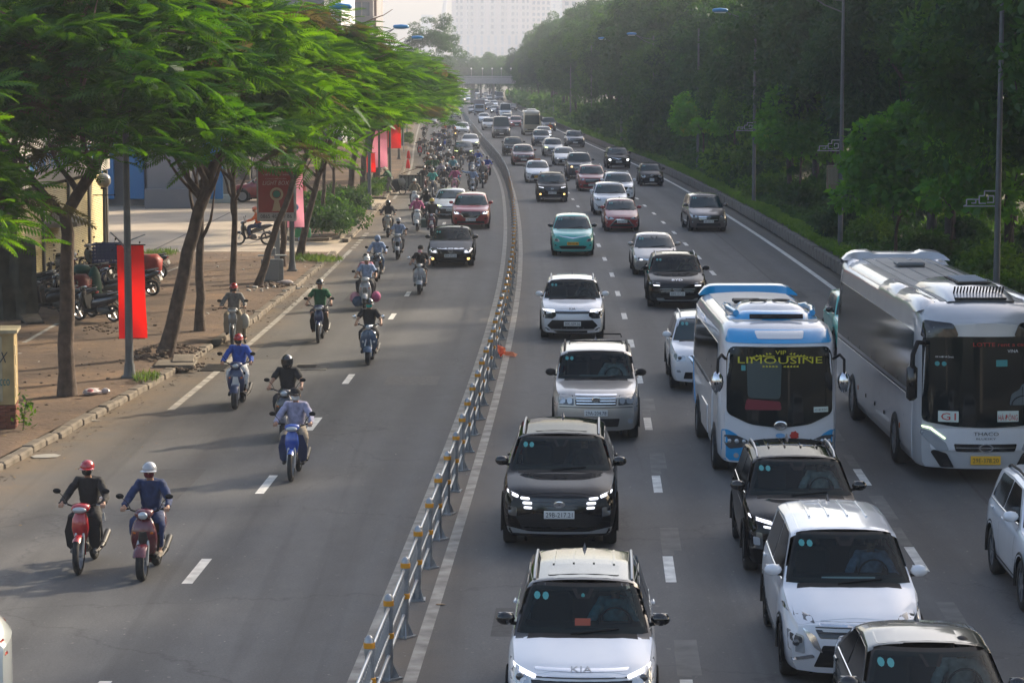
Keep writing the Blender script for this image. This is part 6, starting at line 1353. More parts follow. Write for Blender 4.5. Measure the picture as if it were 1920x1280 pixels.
def body_parts(pose, wave=False, stride=0):
    P = {k: V3(v) for k, v in POSES[pose].items()}
    def side(k, s): 
        v = V3((P[k].x*s, P[k].y, P[k].z))
        if s < 0 and wave and k in ('elb','wri','han'): v = {'elb': V3((-.46,.74,1.36)), 'wri': V3((-.72,.66,1.48)), 'han': V3((-.82,.63,1.53))}[k]
        if stride and k in ('kne','ank','toe'): v.y += stride*s*(.5 if k == 'kne' else 1); 
        if stride and k in ('ank','toe') and s > 0 and stride: v.z += .05
        if pose == 'stop' and s < 0 and k in ('kne','ank','toe'): v = V3({'kne': (-.20,.42,.78), 'ank': (-.17,.52,.36), 'toe': (-.18,.36,.30)}[k])
        return v
    nodes = [(P['pel'],.125,.09),(P['wai'],.11,.075),(P['che'],.115,.065),(P['nek'],.050,.048),(P['hed']+V3((0,-.012,-.065)),.062,.068),(P['hed']+V3((0,0,.02)),.080,.095),(P['hed']+V3((0,.01,.085)),.060,.07)]
    ed = [(0,1),(1,2),(2,3),(3,4),(4,5),(5,6)]
    for s in (-1, 1):
        i = len(nodes); h = side('han', s); w = side('wri', s)
        nodes += [(side('sho', s),.055,.055),(side('elb', s),.040),(w,.027,.032),(h,.038,.022)]; ed += [(2,i),(i,i+1),(i+1,i+2),(i+2,i+3)]
        i = len(nodes); nodes += [(side('hip', s),.085),(side('hip', s).lerp(side('kne', s),.5),.078),(side('kne', s),.056),(side('kne', s).lerp(side('ank', s),.35),.055),(side('ank', s),.036),(side('toe', s),.036,.026)]
        ed += [(0,i),(i,i+1),(i+1,i+2),(i+2,i+3),(i+3,i+4),(i+4,i+5)]
    core = skin_mesh('body', nodes, ed, SKIN)
    # five fingers per hand, curled round the grip
    fm = MB()
    for s in (-1, 1):
        h = side('han', s); w = side('wri', s); d = (h-w).normalized(); lat = V3((1,0,0)) if abs(d.x) < .8 else V3((0,0,1)); dn = V3((0,0,-1)) if abs(d.z) < .8 else V3((0,-1,0))
        for k in range(4):
            o = h+lat*(-.028+.019*k)+d*.012; l = (.062,.072,.068,.052)[k]
            fm.tube([o-d*.02, o+d*l*.45+dn*-.006, o+d*l*.75+dn*.022, o+d*l*.55+dn*.045], [.010,.0095,.009,.007], 6)
        o = h-lat*s*.030-d*.02; fm.tube([o, o-lat*s*.016+d*.022+dn*.006, o-lat*s*.004+d*.045+dn*.02], [.012,.0105,.008], 6)
    fing = fm.mesh('f', SKIN, 60)
    hd = P['hed']; fc = MB()       # nose, ears on the skin; eyes, brows and mouth dark
    fc.add([hd+V3(v) for v in ((0,-.083,.03),(-.016,-.085,-.018),(.016,-.085,-.018),(0,-.118,-.018))], [(0,1,3),(0,3,2),(1,2,3)])
    for s in (-1, 1): fc.ball(hd+V3((s*.088,.008,.0)), (.010,.022,.03), 6)
    fn = fc.mesh('n', SKIN, 60); fe = MB()
    for s in (-1, 1): fe.ball(hd+V3((s*.032,-.084,.022)), (.013,.008,.006), 6); fe.box(hd+V3((s*.033,-.087,.040)), (.030,.008,.005))
    fe.box(hd+V3((0,-.080,-.050)), (.040,.012,.008)); fem = fe.mesh('e', EYE_)
    bodym = joinm('body', [SKIN, SKIN, SKIN, EYE_], core, fing, fn, fem)
    out = {'body': bodym}
    def grow(v, r): return v+r
    c = V3((0,0,0))
    for kind in ('long','short'):
        n = [(P['pel']+V3((0,.0,-.015)),.158,.125),(P['wai'],.150,.115),(P['che'],.182,.135),(P['nek']+V3((0,.005,-.03)),.075,.072)]; e = [(0,1),(1,2),(2,3)]
        for s in (-1, 1):
            i = len(n); A, B, Cc = side('sho', s), side('elb', s), side('wri', s)
            if kind == 'long': n += [(A,.082),(B,.062),(Cc,.048)]; e += [(2,i),(i,i+1),(i+1,i+2)]
            else: n += [(A,.084),(A.lerp(B,.8),.074)]; e += [(2,i),(i,i+1)]
        out['shirt_'+kind] = skin_mesh('shirt', n, e, CSH, sub=2, wr=.016)
    for kind in ('trousers','shorts'):
        n = [(P['pel']+V3((0,0,-.01)),.150,.118)]; e = []
        for s in (-1, 1):
            i = len(n); A, B, Cc = side('hip', s), side('kne', s), side('ank', s)
            n += [(A,.10),(A.lerp(B,.5),.098),(B.lerp(A,.04)+V3((0,-.006,.008)),.088)]; e += [(0,i),(i,i+1),(i+1,i+2)]
            if kind == 'trousers': n += [(B.lerp(Cc,.4),.074),(Cc+(B-Cc)*.10,.056)]; e += [(i+2,i+3),(i+3,i+4)]
        out[kind] = skin_mesh(kind, n, e, CTR, sub=2, wr=.012)
    sh = []
    for s in (-1, 1):
        A, B = side('ank', s), side('toe', s); d = (B-A); b = MB(); b.tube([A+V3((0,.05,-.035)), A.lerp(B,.5)+V3((0,0,-.012)), B+d.normalized()*.03], [.046,.046,.03], 8); out['shoe%d' % s] = b.mesh('shoe', SHOE, 60)
    return out, hd
def headgear(hd):
    o = {}; c = hd+V3((0,.005,.035))
    prof = [(.122*math.sin(R(a)), .122*math.cos(R(a))) for a in range(2, 98, 12)]
    b = MB().lathe([(max(r,.002), z*.98) for r, z in prof]+[(.112,-.02)], 18, 'z', c, mtx=Matrix.Diagonal((.96,1.1,1.0)).to_3x3()); V = []
    for j, (rr_, dz) in enumerate(((.128,.0),(.175,-.016))):
        for i in range(9): a = R(-150+i*15); V.append(c+V3((math.cos(a)*rr_*.96*(.9 if i in (0,8) and j else 1), math.sin(a)*rr_*1.08, dz)))
    b.add(V, [(i, i+1, 10+i, 9+i) for i in range(8)]); o['half'] = b.mesh('helmet', CHL, 50)
    b = MB().ball(c+V3((0,.01,-.045)), (.128,.145,.155), 14); o['full'] = b.mesh('helmet', CHL, 60)
    b = MB(); V = []
    for z_ in (-.075,.015):
        for i in range(9): a = R(-155+i*16.25); V.append(c+V3((math.cos(a)*.131, math.sin(a)*.149+.01, z_)))
    b.add(V, [(i, i+1, 10+i, 9+i) for i in range(8)]); o['visor'] = b.mesh('visor', GLOSSB, 60)
    b = MB().lathe([(.002,.11),(.07,.10),(.104,.06),(.112,.0)], 16, 'z', c, mtx=Matrix.Diagonal((.95,1.08,1.)).to_3x3()); b.box(c+V3((0,-.15,.0)), (.15,.13,.012), bev=.005); o['cap'] = b.mesh('cap', CHL, 50)
    b = MB().lathe([(.003,.15),(.24,.0),(.235,-.01),(.10,.06)], 20, 'z', c); o['cone'] = b.mesh('conical_hat', CHL, 50)
    b = MB().ball(c+V3((0,.02,-.03)), (.115,.13,.135), 12); o['hood'] = b.mesh('hood', CHL, 60)
    b = MB().lathe([(max(.102*math.sin(R(a)),.002), .104*math.cos(R(a))) for a in range(2, 105, 14)], 16, 'z', c+V3((0,.012,-.01)), mtx=Matrix.Diagonal((.95,1.08,1.)).to_3x3()); o['hair'] = b.mesh('hair', HAIR, 60)
    V = []; b = MB()
    for z_, r_ in ((-.085,.070),(-.045,.094),(-.005,.092)):
        for i in range(7): a = R(-150+i*20); V.append(hd+V3((math.cos(a)*r_*.95, math.sin(a)*r_*1.06, z_)))
    b.add(V, [(j*7+i, j*7+i+1, (j+1)*7+i+1, (j+1)*7+i) for j in range(2) for i in range(6)]); o['mask'] = b.mesh('face_mask', CMK, 60)
    return o
BP = {}
def parts_for(pose, wave=False, stride=0):
    k = (pose, wave, stride)
    if k not in BP: bp, hd = body_parts(pose, wave, stride); BP[k] = (bp, headgear(hd), hd)
    return BP[k]
CC = {}
def cloth(c, rough=.85):
    k = tuple(round(v, 3) for v in c)+(rough,)
    if k not in CC: CC[k] = mat('cloth_%d' % len(CC), c, rough, var=.32, vs=11, bump=.5, bs=16)  # mottled colour stands in for the shading of creases
    return CC[k]
C_ = dict(black=(.012,.012,.014), white=(.60,.60,.60), navy=(.015,.03,.09), blue=(.02,.07,.35), sky=(.25,.34,.52), denim=(.05,.09,.16), green=(.01,.10,.04), teal=(.04,.36,.32), pink=(.42,.10,.22), red=(.35,.015,.02), maroon=(.10,.012,.02), grey=(.16,.155,.15), khaki=(.20,.17,.12), lilac=(.28,.28,.40), brown=(.13,.08,.05), orange=(.50,.10,.02), yellow=(.5,.35,.03), cream=(.42,.38,.30), dark=(.03,.03,.035), beige=(.30,.25,.19), skin=(.36,.20,.13), silver=(.35,.36,.38), cyan=(.12,.36,.45), lpink=(.55,.25,.32))
def person(label, loc, rz, pose='ride', top='grey', sl='long', low='dark', lk='trousers', head='half', hc='black', mask=None, scale=1., wave=False, stride=0, shoe='dark', group='riders on the motorcycles'):
    bp, hg, hd = parts_for(pose, wave, stride)
    r = thing('person', label, 'person', loc, rz, group)
    if scale == 1 and pose in ('ride','back'): r.rotation_euler.z += rnd.uniform(-.03,.03); scale = rnd.uniform(.96,1.03)
    if scale != 1: r.scale = (scale,)*3
    def add(n, me, m=None):
        o = link(n, me, r)
        if m: 
            for s_ in o.material_slots: s_.link = 'OBJECT'; s_.material = m
        return o
    add('body', bp['body']); add('shirt' if sl == 'short' else 'jacket', bp['shirt_'+sl], cloth(C_[top])); add(lk, bp[lk], cloth(C_[low]))
    for s in (-1, 1): add('shoe', bp['shoe%d' % s], cloth(C_[shoe]))
    if head in ('half','full'):
        add('helmet', hg[head], mat('helmet_'+hc, C_[hc], .2, coat=1.))
        if head == 'full': add('visor', hg['visor'])
        else: add('hair', hg['hair'])
    elif head == 'cap': add('cap', hg['cap'], cloth(C_[hc])); add('hair', hg['hair'])
    elif head == 'cone': add('conical_hat', hg['cone'], cloth(C_['cream'])); 
    elif head == 'hood': add('hood', hg['hood'], cloth(C_[hc])); 
    else: add('hair', hg['hair'])
    if mask: add('face_mask', hg['mask'], cloth(C_[mask]))
    return r

# ------------------------------------------------------------ motorcycles
MP = mat('MPAINT', (.3,.02,.02)); MP2 = mat('MPAINT2', (.02,.02,.02), .4); SEATM = mat('seat_vinyl', (.02,.02,.02), .6); ENG = mat('engine_metal', (.16,.16,.16), .4, .7)
def vloft(b, st, n=12, p=2.6):
    V = []
    for z, y, hw, hd in st:
        for i in range(n): a = 2*math.pi*i/n; c, s = math.cos(a), math.sin(a); V.append((hw*math.copysign(abs(c)**(2/p), c), y+hd*math.copysign(abs(s)**(2/p), s), z))
    F = [(j*n+i, j*n+(i+1) % n, (j+1)*n+(i+1) % n, (j+1)*n+i) for j in range(len(st)-1) for i in range(n)]+[tuple(range(n-1,-1,-1)), tuple((len(st)-1)*n+i for i in range(n))]
    return b.add(V, F)
def yloft(b, st, n=12, p=2.4):
    V = []
    for y, z, hw, hh in st:
        for i in range(n): a = 2*math.pi*i/n; c, s = math.cos(a), math.sin(a); V.append((hw*math.copysign(abs(c)**(2/p), c), y, z+hh*math.copysign(abs(s)**(2/p), s)))
    F = [(j*n+i, j*n+(i+1) % n, (j+1)*n+(i+1) % n, (j+1)*n+i) for j in range(len(st)-1) for i in range(n)]+[tuple(range(n-1,-1,-1)), tuple((len(st)-1)*n+i for i in range(n))]
    return b.add(V, F)
def moto_template(style):
    t = Template(); sc = style in ('scooter','retro'); r = {'under': .285, 'scooter': .262, 'retro': .235}[style]; tw = .085 if style == 'under' else .115; wb = 1.22 if style != 'retro' else 1.27
    tm = MB(); tm.lathe([(r*.74,-tw/2),(r*.92,-tw/2),(r,-tw*.22),(r,tw*.22),(r*.92,tw/2),(r*.74,tw/2)], 24, 'x'); ty = tm.mesh('wheel', TYRE, 50)
    rb = MB(); rb.lathe([(r*.76,-tw*.4),(r*.70,-tw*.4),(r*.70,tw*.4),(r*.76,tw*.4)], 20, 'x'); rb.lathe([(.03,-.05),(.03,.05)], 8, 'x')
    for i in range(6 if sc else 10): a = 2*math.pi*i/(6 if sc else 10); rb.box((0, math.cos(a)*r*.38, math.sin(a)*r*.38), (.02 if sc else .008, r*.70, .022 if sc else .008), rx=a)
    rm = rb.mesh('rim', RIM, 40)
    for y in (0, wb): k = t.add('wheel', ty, -1, None, (0,y,r)); t.add('rim', rm, k)
    top = V3((0,.25,.86)) if style != 'under' else V3((0,.24,.88))
    b = MB()
    for s in (-1, 1): b.tube([(s*(tw/2+.022),0,r),(s*(tw/2+.022),.085,.52),(s*.035,top.y-.05,.74)], [.017,.02,.022], 7); b.box((s*(tw/2+.02),.0,r), (.02,.06,.06))
    t.add('fork', b.mesh('fork', SILV, 50))
    b = MB(); V = []; w_ = tw*.5+(.015 if style == 'under' else .035 if style == 'scooter' else .055); rf = r+.035
    for i in range(9):
        a = R((-62 if sc else -38)+i*(20 if sc else 17)); 
        for u in (-1,-.6,0,.6,1): V.append((u*w_, math.sin(a)*(rf-.03*abs(u)**3), r+math.cos(a)*(rf-.035*abs(u)**3)))
    b.add(V, [(j*5+i, j*5+i+1, (j+1)*5+i+1, (j+1)*5+i) for j in range(8) for i in range(4)]); t.add('front_mudguard', b.mesh('front_mudguard', MP, 50))
    # front shield
    b = MB()
    if style == 'under':
        vloft(b, [(.44,.24,.06,.05),(.54,.19,.11,.07),(.68,.16,.135,.08),(.82,.17,.12,.08),(.92,.20,.07,.05)], 14, 2.2); t.add('front_cowl', b.mesh('front_cowl', MP, 50))
        for s in (-1, 1):
            b = MB(); b.add([(s*.06,.20,.84),(s*.20,.24,.82),(s*.27,.30,.60),(s*.25,.36,.36),(s*.16,.40,.26),(s*.10,.34,.40),(s*.08,.26,.60)], [(0,1,2,6),(6,2,3,5),(5,3,4)])
            b.add([(s*.06,.26,.84),(s*.19,.30,.82),(s*.25,.36,.60),(s*.23,.40,.36),(s*.15,.43,.26),(s*.09,.38,.40),(s*.07,.31,.60)], [(0,1,2,6),(6,2,3,5),(5,3,4)]); b.add([], [])
            t.add('leg_shield', b.mesh('leg_shield', MP2, 30))
    elif style == 'scooter':
        vloft(b, [(.34,.30,.13,.05),(.44,.24,.18,.07),(.58,.19,.20,.09),(.72,.17,.19,.09),(.84,.19,.15,.07),(.92,.23,.09,.05)], 14, 2.2); t.add('front_shield', b.mesh('front_shield', MP, 50))
        b = MB(); vloft(b, [(.46,.15,.05,.03),(.60,.10,.075,.035),(.72,.10,.06,.03)], 10); t.add('nose_trim', b.mesh('nose_trim', MP2, 50))
        for s in (-1, 1): b = MB().ball((s*.11,.125,.70), (.05,.03,.035), 8); t.add('indicator', b.mesh('indicator', mat('amber_lens', (.5,.12,.01), .2), 60))
        b = MB(); b.add([(-.19,.36,.80),(.19,.36,.80),(.2,.40,.5),(.16,.44,.32),(-.16,.44,.32),(-.2,.40,.5)], [(0,1,2,5),(5,2,3,4)]); t.add('inner_shield', b.mesh('inner_shield', BLK))
    else:
        vloft(b, [(.30,.33,.14,.03),(.42,.27,.20,.05),(.60,.20,.22,.065),(.76,.18,.20,.06),(.88,.20,.12,.05)], 16, 2.2); t.add('front_shield', b.mesh('front_shield', MP, 50))
        b = MB(); vloft(b, [(.42,.19,.02,.02),(.60,.13,.035,.02),(.84,.14,.03,.02)], 8); t.add('horn_cover', b.mesh('horn_cover', MP, 50))
        b = MB().tube([(-.215,.26,.42),(-.225,.22,.62),(-.19,.20,.80),(-.08,.19,.89),(.08,.19,.89),(.19,.20,.80),(.225,.22,.62),(.215,.26,.42)], .009, 5); t.add('shield_trim', b.mesh('shield_trim', CHROME, 50))
        for s in (-1, 1): b = MB().ball((s*.14,.14,.58), (.035,.025,.035), 8); t.add('indicator', b.mesh('indicator', LENS, 60))
    # head: handlebar, lamp, mirrors
    b = MB().tube([(-.34,.36,1.02),(-.26,.33,1.02),(-.10,.26,.98),(.10,.26,.98),(.26,.33,1.02),(.34,.36,1.02)], .014, 7); hb = t.add('handlebar', b.mesh('handlebar', BLK, 50))
    for s in (-1, 1): b = MB().tube([(s*.24,.325,1.02),(s*.36,.37,1.02)], .02, 8); t.add('grip', b.mesh('grip', BLK, 50), hb); b = MB().tube([(s*.22,.28,1.01),(s*.33,.295,1.0)], .006, 5); t.add('brake_lever', b.mesh('brake_lever', SILV), hb)
    b = MB(); yloft(b, [(.10,.95,.06,.05),(.14,.965,.13,.07),(.24,.985,.15,.06),(.33,.99,.10,.035)], 12) if style != 'retro' else yloft(b, [(.12,.96,.08,.06),(.20,.975,.12,.065),(.32,.985,.14,.04)], 12)
    t.add('headlamp_housing', b.mesh('headlamp_housing', MP if style != 'scooter' else MP, 50))
    b = MB(); b.ball((0,.105,.955), (.11,.035,.048) if style == 'under' else ((.075,.04,.06) if style == 'scooter' else (.068,.03,.068)), 12); t.add('headlight', b.mesh('headlight', LENS, 60))
    for s in (-1, 1):
        b = MB().tube([(s*.22,.31,1.03),(s*.27,.28,1.13),(s*.34,.27,1.20)], .006, 5); k = t.add('mirror_stem', b.mesh('mirror_stem', BLK if style != 'retro' else CHROME))
        b = MB().ball((s*.37,.27,1.22), (.062,.018,.042) if style != 'retro' else (.055,.018,.055), 10); t.add('mirror', b.mesh('mirror', BLK if style != 'retro' else CHROME, 60), k)
    # body, seat, tail
    b = MB()
    if style == 'under':
        yloft(b, [(.50,.56,.05,.06),(.66,.60,.09,.10),(.90,.68,.12,.11),(1.15,.76,.11,.08),(1.42,.84,.07,.045),(1.50,.85,.03,.02)], 12); b.tube([(0,.26,.70),(0,.42,.50),(0,.60,.52)], [.05,.055,.06], 8)
        t.add('body_cover', b.mesh('body_cover', MP, 50)); b = MB().box((0,.62,.36), (.20,.34,.22), bev=.05).tube([(0,.55,.34),(0,.38,.36)], .075, 10); t.add('engine', b.mesh('engine', ENG, 40))
    else:
        yloft(b, [(.50,.50,.12,.16),(.62,.54,.16,.19),(.90,.60,.19,.17),(1.18,.68,.18,.13),(1.42,.76,.12,.08),(1.52,.78,.05,.04)], 14); t.add('body_cover', b.mesh('body_cover', MP, 50))
        b = MB().box((0,.46,.33), (.34,.42,.10), bev=.03); t.add('floorboard', b.mesh('floorboard', BLK, 40)); b = MB().box((.03,.95,.36), (.24,.50,.20), bev=.06); t.add('engine', b.mesh('engine', ENG, 40))
    b = MB(); yloft(b, [(.58,.74,.09,.03),(.72,.785,.13,.045),(.95,.80,.14,.05),(1.20,.86,.13,.05),(1.40,.88,.07,.03)], 12); t.add('seat', b.mesh('seat', SEATM, 50))
    b = MB().tube([(-.13,1.15,.86),(-.14,1.40,.91),(0,1.50,.92),(.14,1.40,.91),(.13,1.15,.86)], .011, 6); t.add('grab_rail', b.mesh('grab_rail', SILV, 50))
    b = MB().tube([(.10,.55,.25),(.15,.75,.22),(.17,1.0,.28)], [.018,.02,.045], 8).tube([(.17,1.0,.28),(.17,1.42,.40)], .05, 10); t.add('exhaust', b.mesh('exhaust', mat('exhaust_dark', (.035,.033,.03), .5, .3), 50))
    b = MB().box((0,1.53,.78), (.16,.05,.06), bev=.02); t.add('tail_lamp', b.mesh('tail_lamp', RED, 40)); b = MB().box((0,1.56,.60), (.19,.012,.14), rx=.3); t.add('plate', b.mesh('plate', PLW))
    b = MB().box((0,1.42,.52), (.11,.30,.03), rx=-.75); t.add('rear_mudguard', b.mesh('rear_mudguard', BLK))
    b = MB()
    for s in (-1, 1): b.tube([(s*.09,wb,r),(s*.10,.85,r+.05)], .025, 6); b.tube([(s*.12,wb-.02,r+.03),(s*.12,wb-.14,.66)], .022, 7)
    t.add('swing_arm', b.mesh('swing_arm', BLK, 50))
    if style == 'under':
        b = MB().tube([(-.22,.60,.30),(.22,.60,.30)], .013, 6).box((-.20,.60,.31), (.10,.05,.03)).box((.20,.60,.31), (.10,.05,.03)); t.add('foot_peg', b.mesh('foot_peg', BLK))
    return t
MT = {s: moto_template(s) for s in ('under','scooter','retro')}
def bike(name, label, loc, a, style='under', col='red', col2='black', lit=False, group='motorcycles riding in the left carriageway', cat='motorcycle', lean=0.):
    r = thing(name, label, cat, loc, a, group)
    if lean: r.rotation_euler.y = lean
    mp = {'MPAINT': mat('bike_'+col, C_[col], .25, .1, coat=1.), 'MPAINT2': mat('bike_'+col2, C_[col2], .3, coat=.6)}
    if lit: mp['lamp_lens'] = LITY if lit == 'Y' else LITH
    MT[style].put(r, mp); return r
SN = {'under': 'motorbike', 'scooter': 'scooter', 'retro': 'retro_scooter'}

# ------------------------------------------------------------ motorcycles and riders of the left carriageway
def ride(px, py, style, col, blab, rk, rlab, col2='black', lit=False, yaw=0., pas=None, scale=1., z=0, group='motorcycles riding in the left carriageway', xy=None, lean=0.):
    x, y = xy or at(px, py, z); a = -heading(y)+yaw
    bike(SN[style], blab, (x, y, z), a, style, col, col2, lit, group, lean=lean)
    p = person(rlab, (x, y, z), a, group='riders on the motorcycles', **rk)
    if lean: p.rotation_euler.y = lean
    if pas:
        pk, plab = pas; ps = pk.pop('pos', None)
        if ps: person(plab, (x+ps[0], y+ps[1], z+ps[2]), a, group='passengers on the motorcycles', **pk)
        else: person(plab, (x, y, z), a, pose='back', group='passengers on the motorcycles', **pk)
D = dict
ride(148, 1076, 'under', 'red', 'red and black motorbike, leftmost of the near pair', D(top='black', low='black', head='half', hc='red', mask='black', shoe='grey'), 'rider in black jacket and red helmet with black mask', 'black')
ride(267, 1088, 'scooter', 'maroon', 'dark maroon scooter, right one of the near pair', D(top='navy', low='navy', head='half', hc='silver', mask='maroon', shoe='beige'), 'rider in navy dress with silver helmet and wine scarf', 'black')
ride(546, 902, 'under', 'blue', 'blue motorbike right in front of the black polo rider', D(top='lilac', low='beige', head='cap', hc='black', mask='white'), 'rider in lilac shirt with white face mask and dark cap', 'navy')
ride(532, 826, 'scooter', 'dark', 'dark scooter hidden behind the blue motorbike', D(top='black', sl='short', low='dark', head='full', hc='black'), 'rider in black polo shirt and big black helmet')
ride(441, 767, 'scooter', 'navy', 'navy scooter with white trim near the drain grate', D(top='blue', low='white', head='half', hc='red', mask='dark', shoe='dark'), 'rider in bright blue jacket and small red helmet', 'white')
ride(690, 684, 'retro', 'denim', 'dark teal retro scooter with chrome trim', D(top='black', sl='short', low='black', head='half', hc='black', mask='teal'), 'rider in black top with strap and green mask on the retro scooter')
ride(597, 643, 'under', 'navy', 'dark blue motorbike of the rider in green', D(top='green', sl='short', low='dark', lk='shorts', head='half', hc='black', shoe='brown'), 'rider in green t shirt and shorts with black white helmet')
ride(436, 648, 'under', 'grey', 'dusty grey old motorbike stopped at the pavement edge', D(top='grey', low='khaki', head='half', hc='red', mask='dark', pose='stop', shoe='black'), 'rider in grey jacket and red helmet stopped with one foot down', 'beige', z=.0, yaw=.06)
x, y = at(466, 610, .6); bag = thing('plastic_bag', 'whitish plastic bag hanging from the stopped grey motorbike', 'bag', (at(436,648)[0]+.30, at(436,648)[1]+.42, .52)); b = MB().ball((0,0,.12), (.14,.12,.22), 10).tube([(0,0,.30),(0,-.03,.45)], .02, 5); b.obj('bag', mat('milky_plastic', (.35,.33,.29), .5), bag, 60)
ride(684, 582, 'scooter', 'silver', 'silver scooter loaded with pink and teal bundles', D(top='sky', sl='short', low='dark', head='half', hc='white'), 'rider in light blue shirt and white helmet above bundles', 'grey', pas=(D(top='lpink', sl='short', low='dark', head='half', hc='dark'), 'passenger in pink behind the light blue shirt rider'))
x, y = at(684, 582); lo = thing('cargo_bundle', 'pink and teal cloth bundles tied low on the silver scooter', 'bundle', (x, y, 0))
b = MB().ball((-.33,.45,.36), (.17,.22,.20), 10); b.obj('bundle', cloth(C_['lpink']), lo, 60); MB().ball((-.22,.25,.26), (.20,.18,.18), 10).obj('bundle', cloth(C_['denim']), lo, 60); MB().ball((.33,.48,.40), (.16,.22,.18), 10).obj('bundle', cloth(C_['pink']), lo, 60)
ride(706, 528, 'scooter', 'dark', 'black scooter behind the loaded silver one', D(top='sky', low='denim', head='hood', hc='sky', mask='denim', shoe='grey'), 'rider in light blue hooded sun jacket', 'silver')
ride(786, 552, 'retro', 'silver', 'cream white retro scooter just left of the black saloon', D(top='black', sl='short', low='dark', lk='shorts', head='cap', hc='black', mask='white'), 'rider in black t shirt, shorts and cap with white mask', pas=(D(top='black', low='dark', head='half', hc='lpink', mask='silver', scale=.62, pos=(0,.12,.44), sl='short'), 'small child with pink helmet standing before the cap rider'))
ride(745, 487, 'scooter', 'silver', 'silver and dark red scooter behind the hooded rider', D(top='sky', sl='short', low='dark', head='half', hc='silver', mask='dark'), 'rider in pale blue shirt and grey helmet on silver scooter', 'black')
ride(727, 445, 'scooter', 'beige', 'beige scooter near the kerb before the island', D(top='dark', low='dark', head='full', hc='black'), 'rider in dark jacket and glossy dark helmet on beige scooter', 'cream')
ride(782, 434, 'scooter', 'white', 'white scooter of the pink jacket rider', D(top='pink', low='dark', head='half', hc='silver', mask='pink'), 'rider in pink jacket on a white scooter', 'white')
ride(809, 443, 'scooter', 'maroon', 'dark red scooter with delivery box at its side', D(top='black', low='black', head='half', hc='yellow', mask='dark'), 'rider in black with yellow helmet near the white saloon', 'white')
x, y = at(795, 437); bx = thing('delivery_box', 'dark green side box hanging on the dark red scooter', 'box', (x, y+.5, .25)); MB().box((0,0,.18), (.34,.5,.40), bev=.04).obj('box', mat('box_green', (.03,.06,.05), .5), bx)
ride(799, 418, 'scooter', 'dark', 'black scooter between the pink rider and the white saloon', D(top='black', low='black', head='full', hc='black'), 'rider all in black with full helmet beside the white saloon')
ride(777, 394, 'scooter', 'white', 'white scooter behind the pink jacket rider', D(top='khaki', low='dark', head='half', hc='white'), 'rider in khaki jacket with white round helmet', 'silver')
ride(886, 366, 'scooter', 'silver', 'silver scooter directly behind the red suv', D(top='sky', low='dark', head='half', hc='white', mask='dark', wave=True), 'rider in light blue shirt stretching one arm out sideways', pas=(D(top='grey', low='dark', head='half', hc='silver'), 'passenger with silver helmet behind the waving rider'))
ride(905, 353, 'scooter', 'dark', 'dark scooter with two riders close to the fence line', D(top='grey', low='brown', head='half', hc='maroon'), 'rider in grey brown clothes close to the fence', pas=(D(top='dark', low='brown', head='half', hc='black'), 'passenger behind the grey brown rider near the fence'))
ride(914, 337, 'under', 'lpink', 'pale pink motorbike next to the fence line', D(top='blue', low='maroon', head='half', hc='dark'), 'rider in blue shirt on the pale pink motorbike')
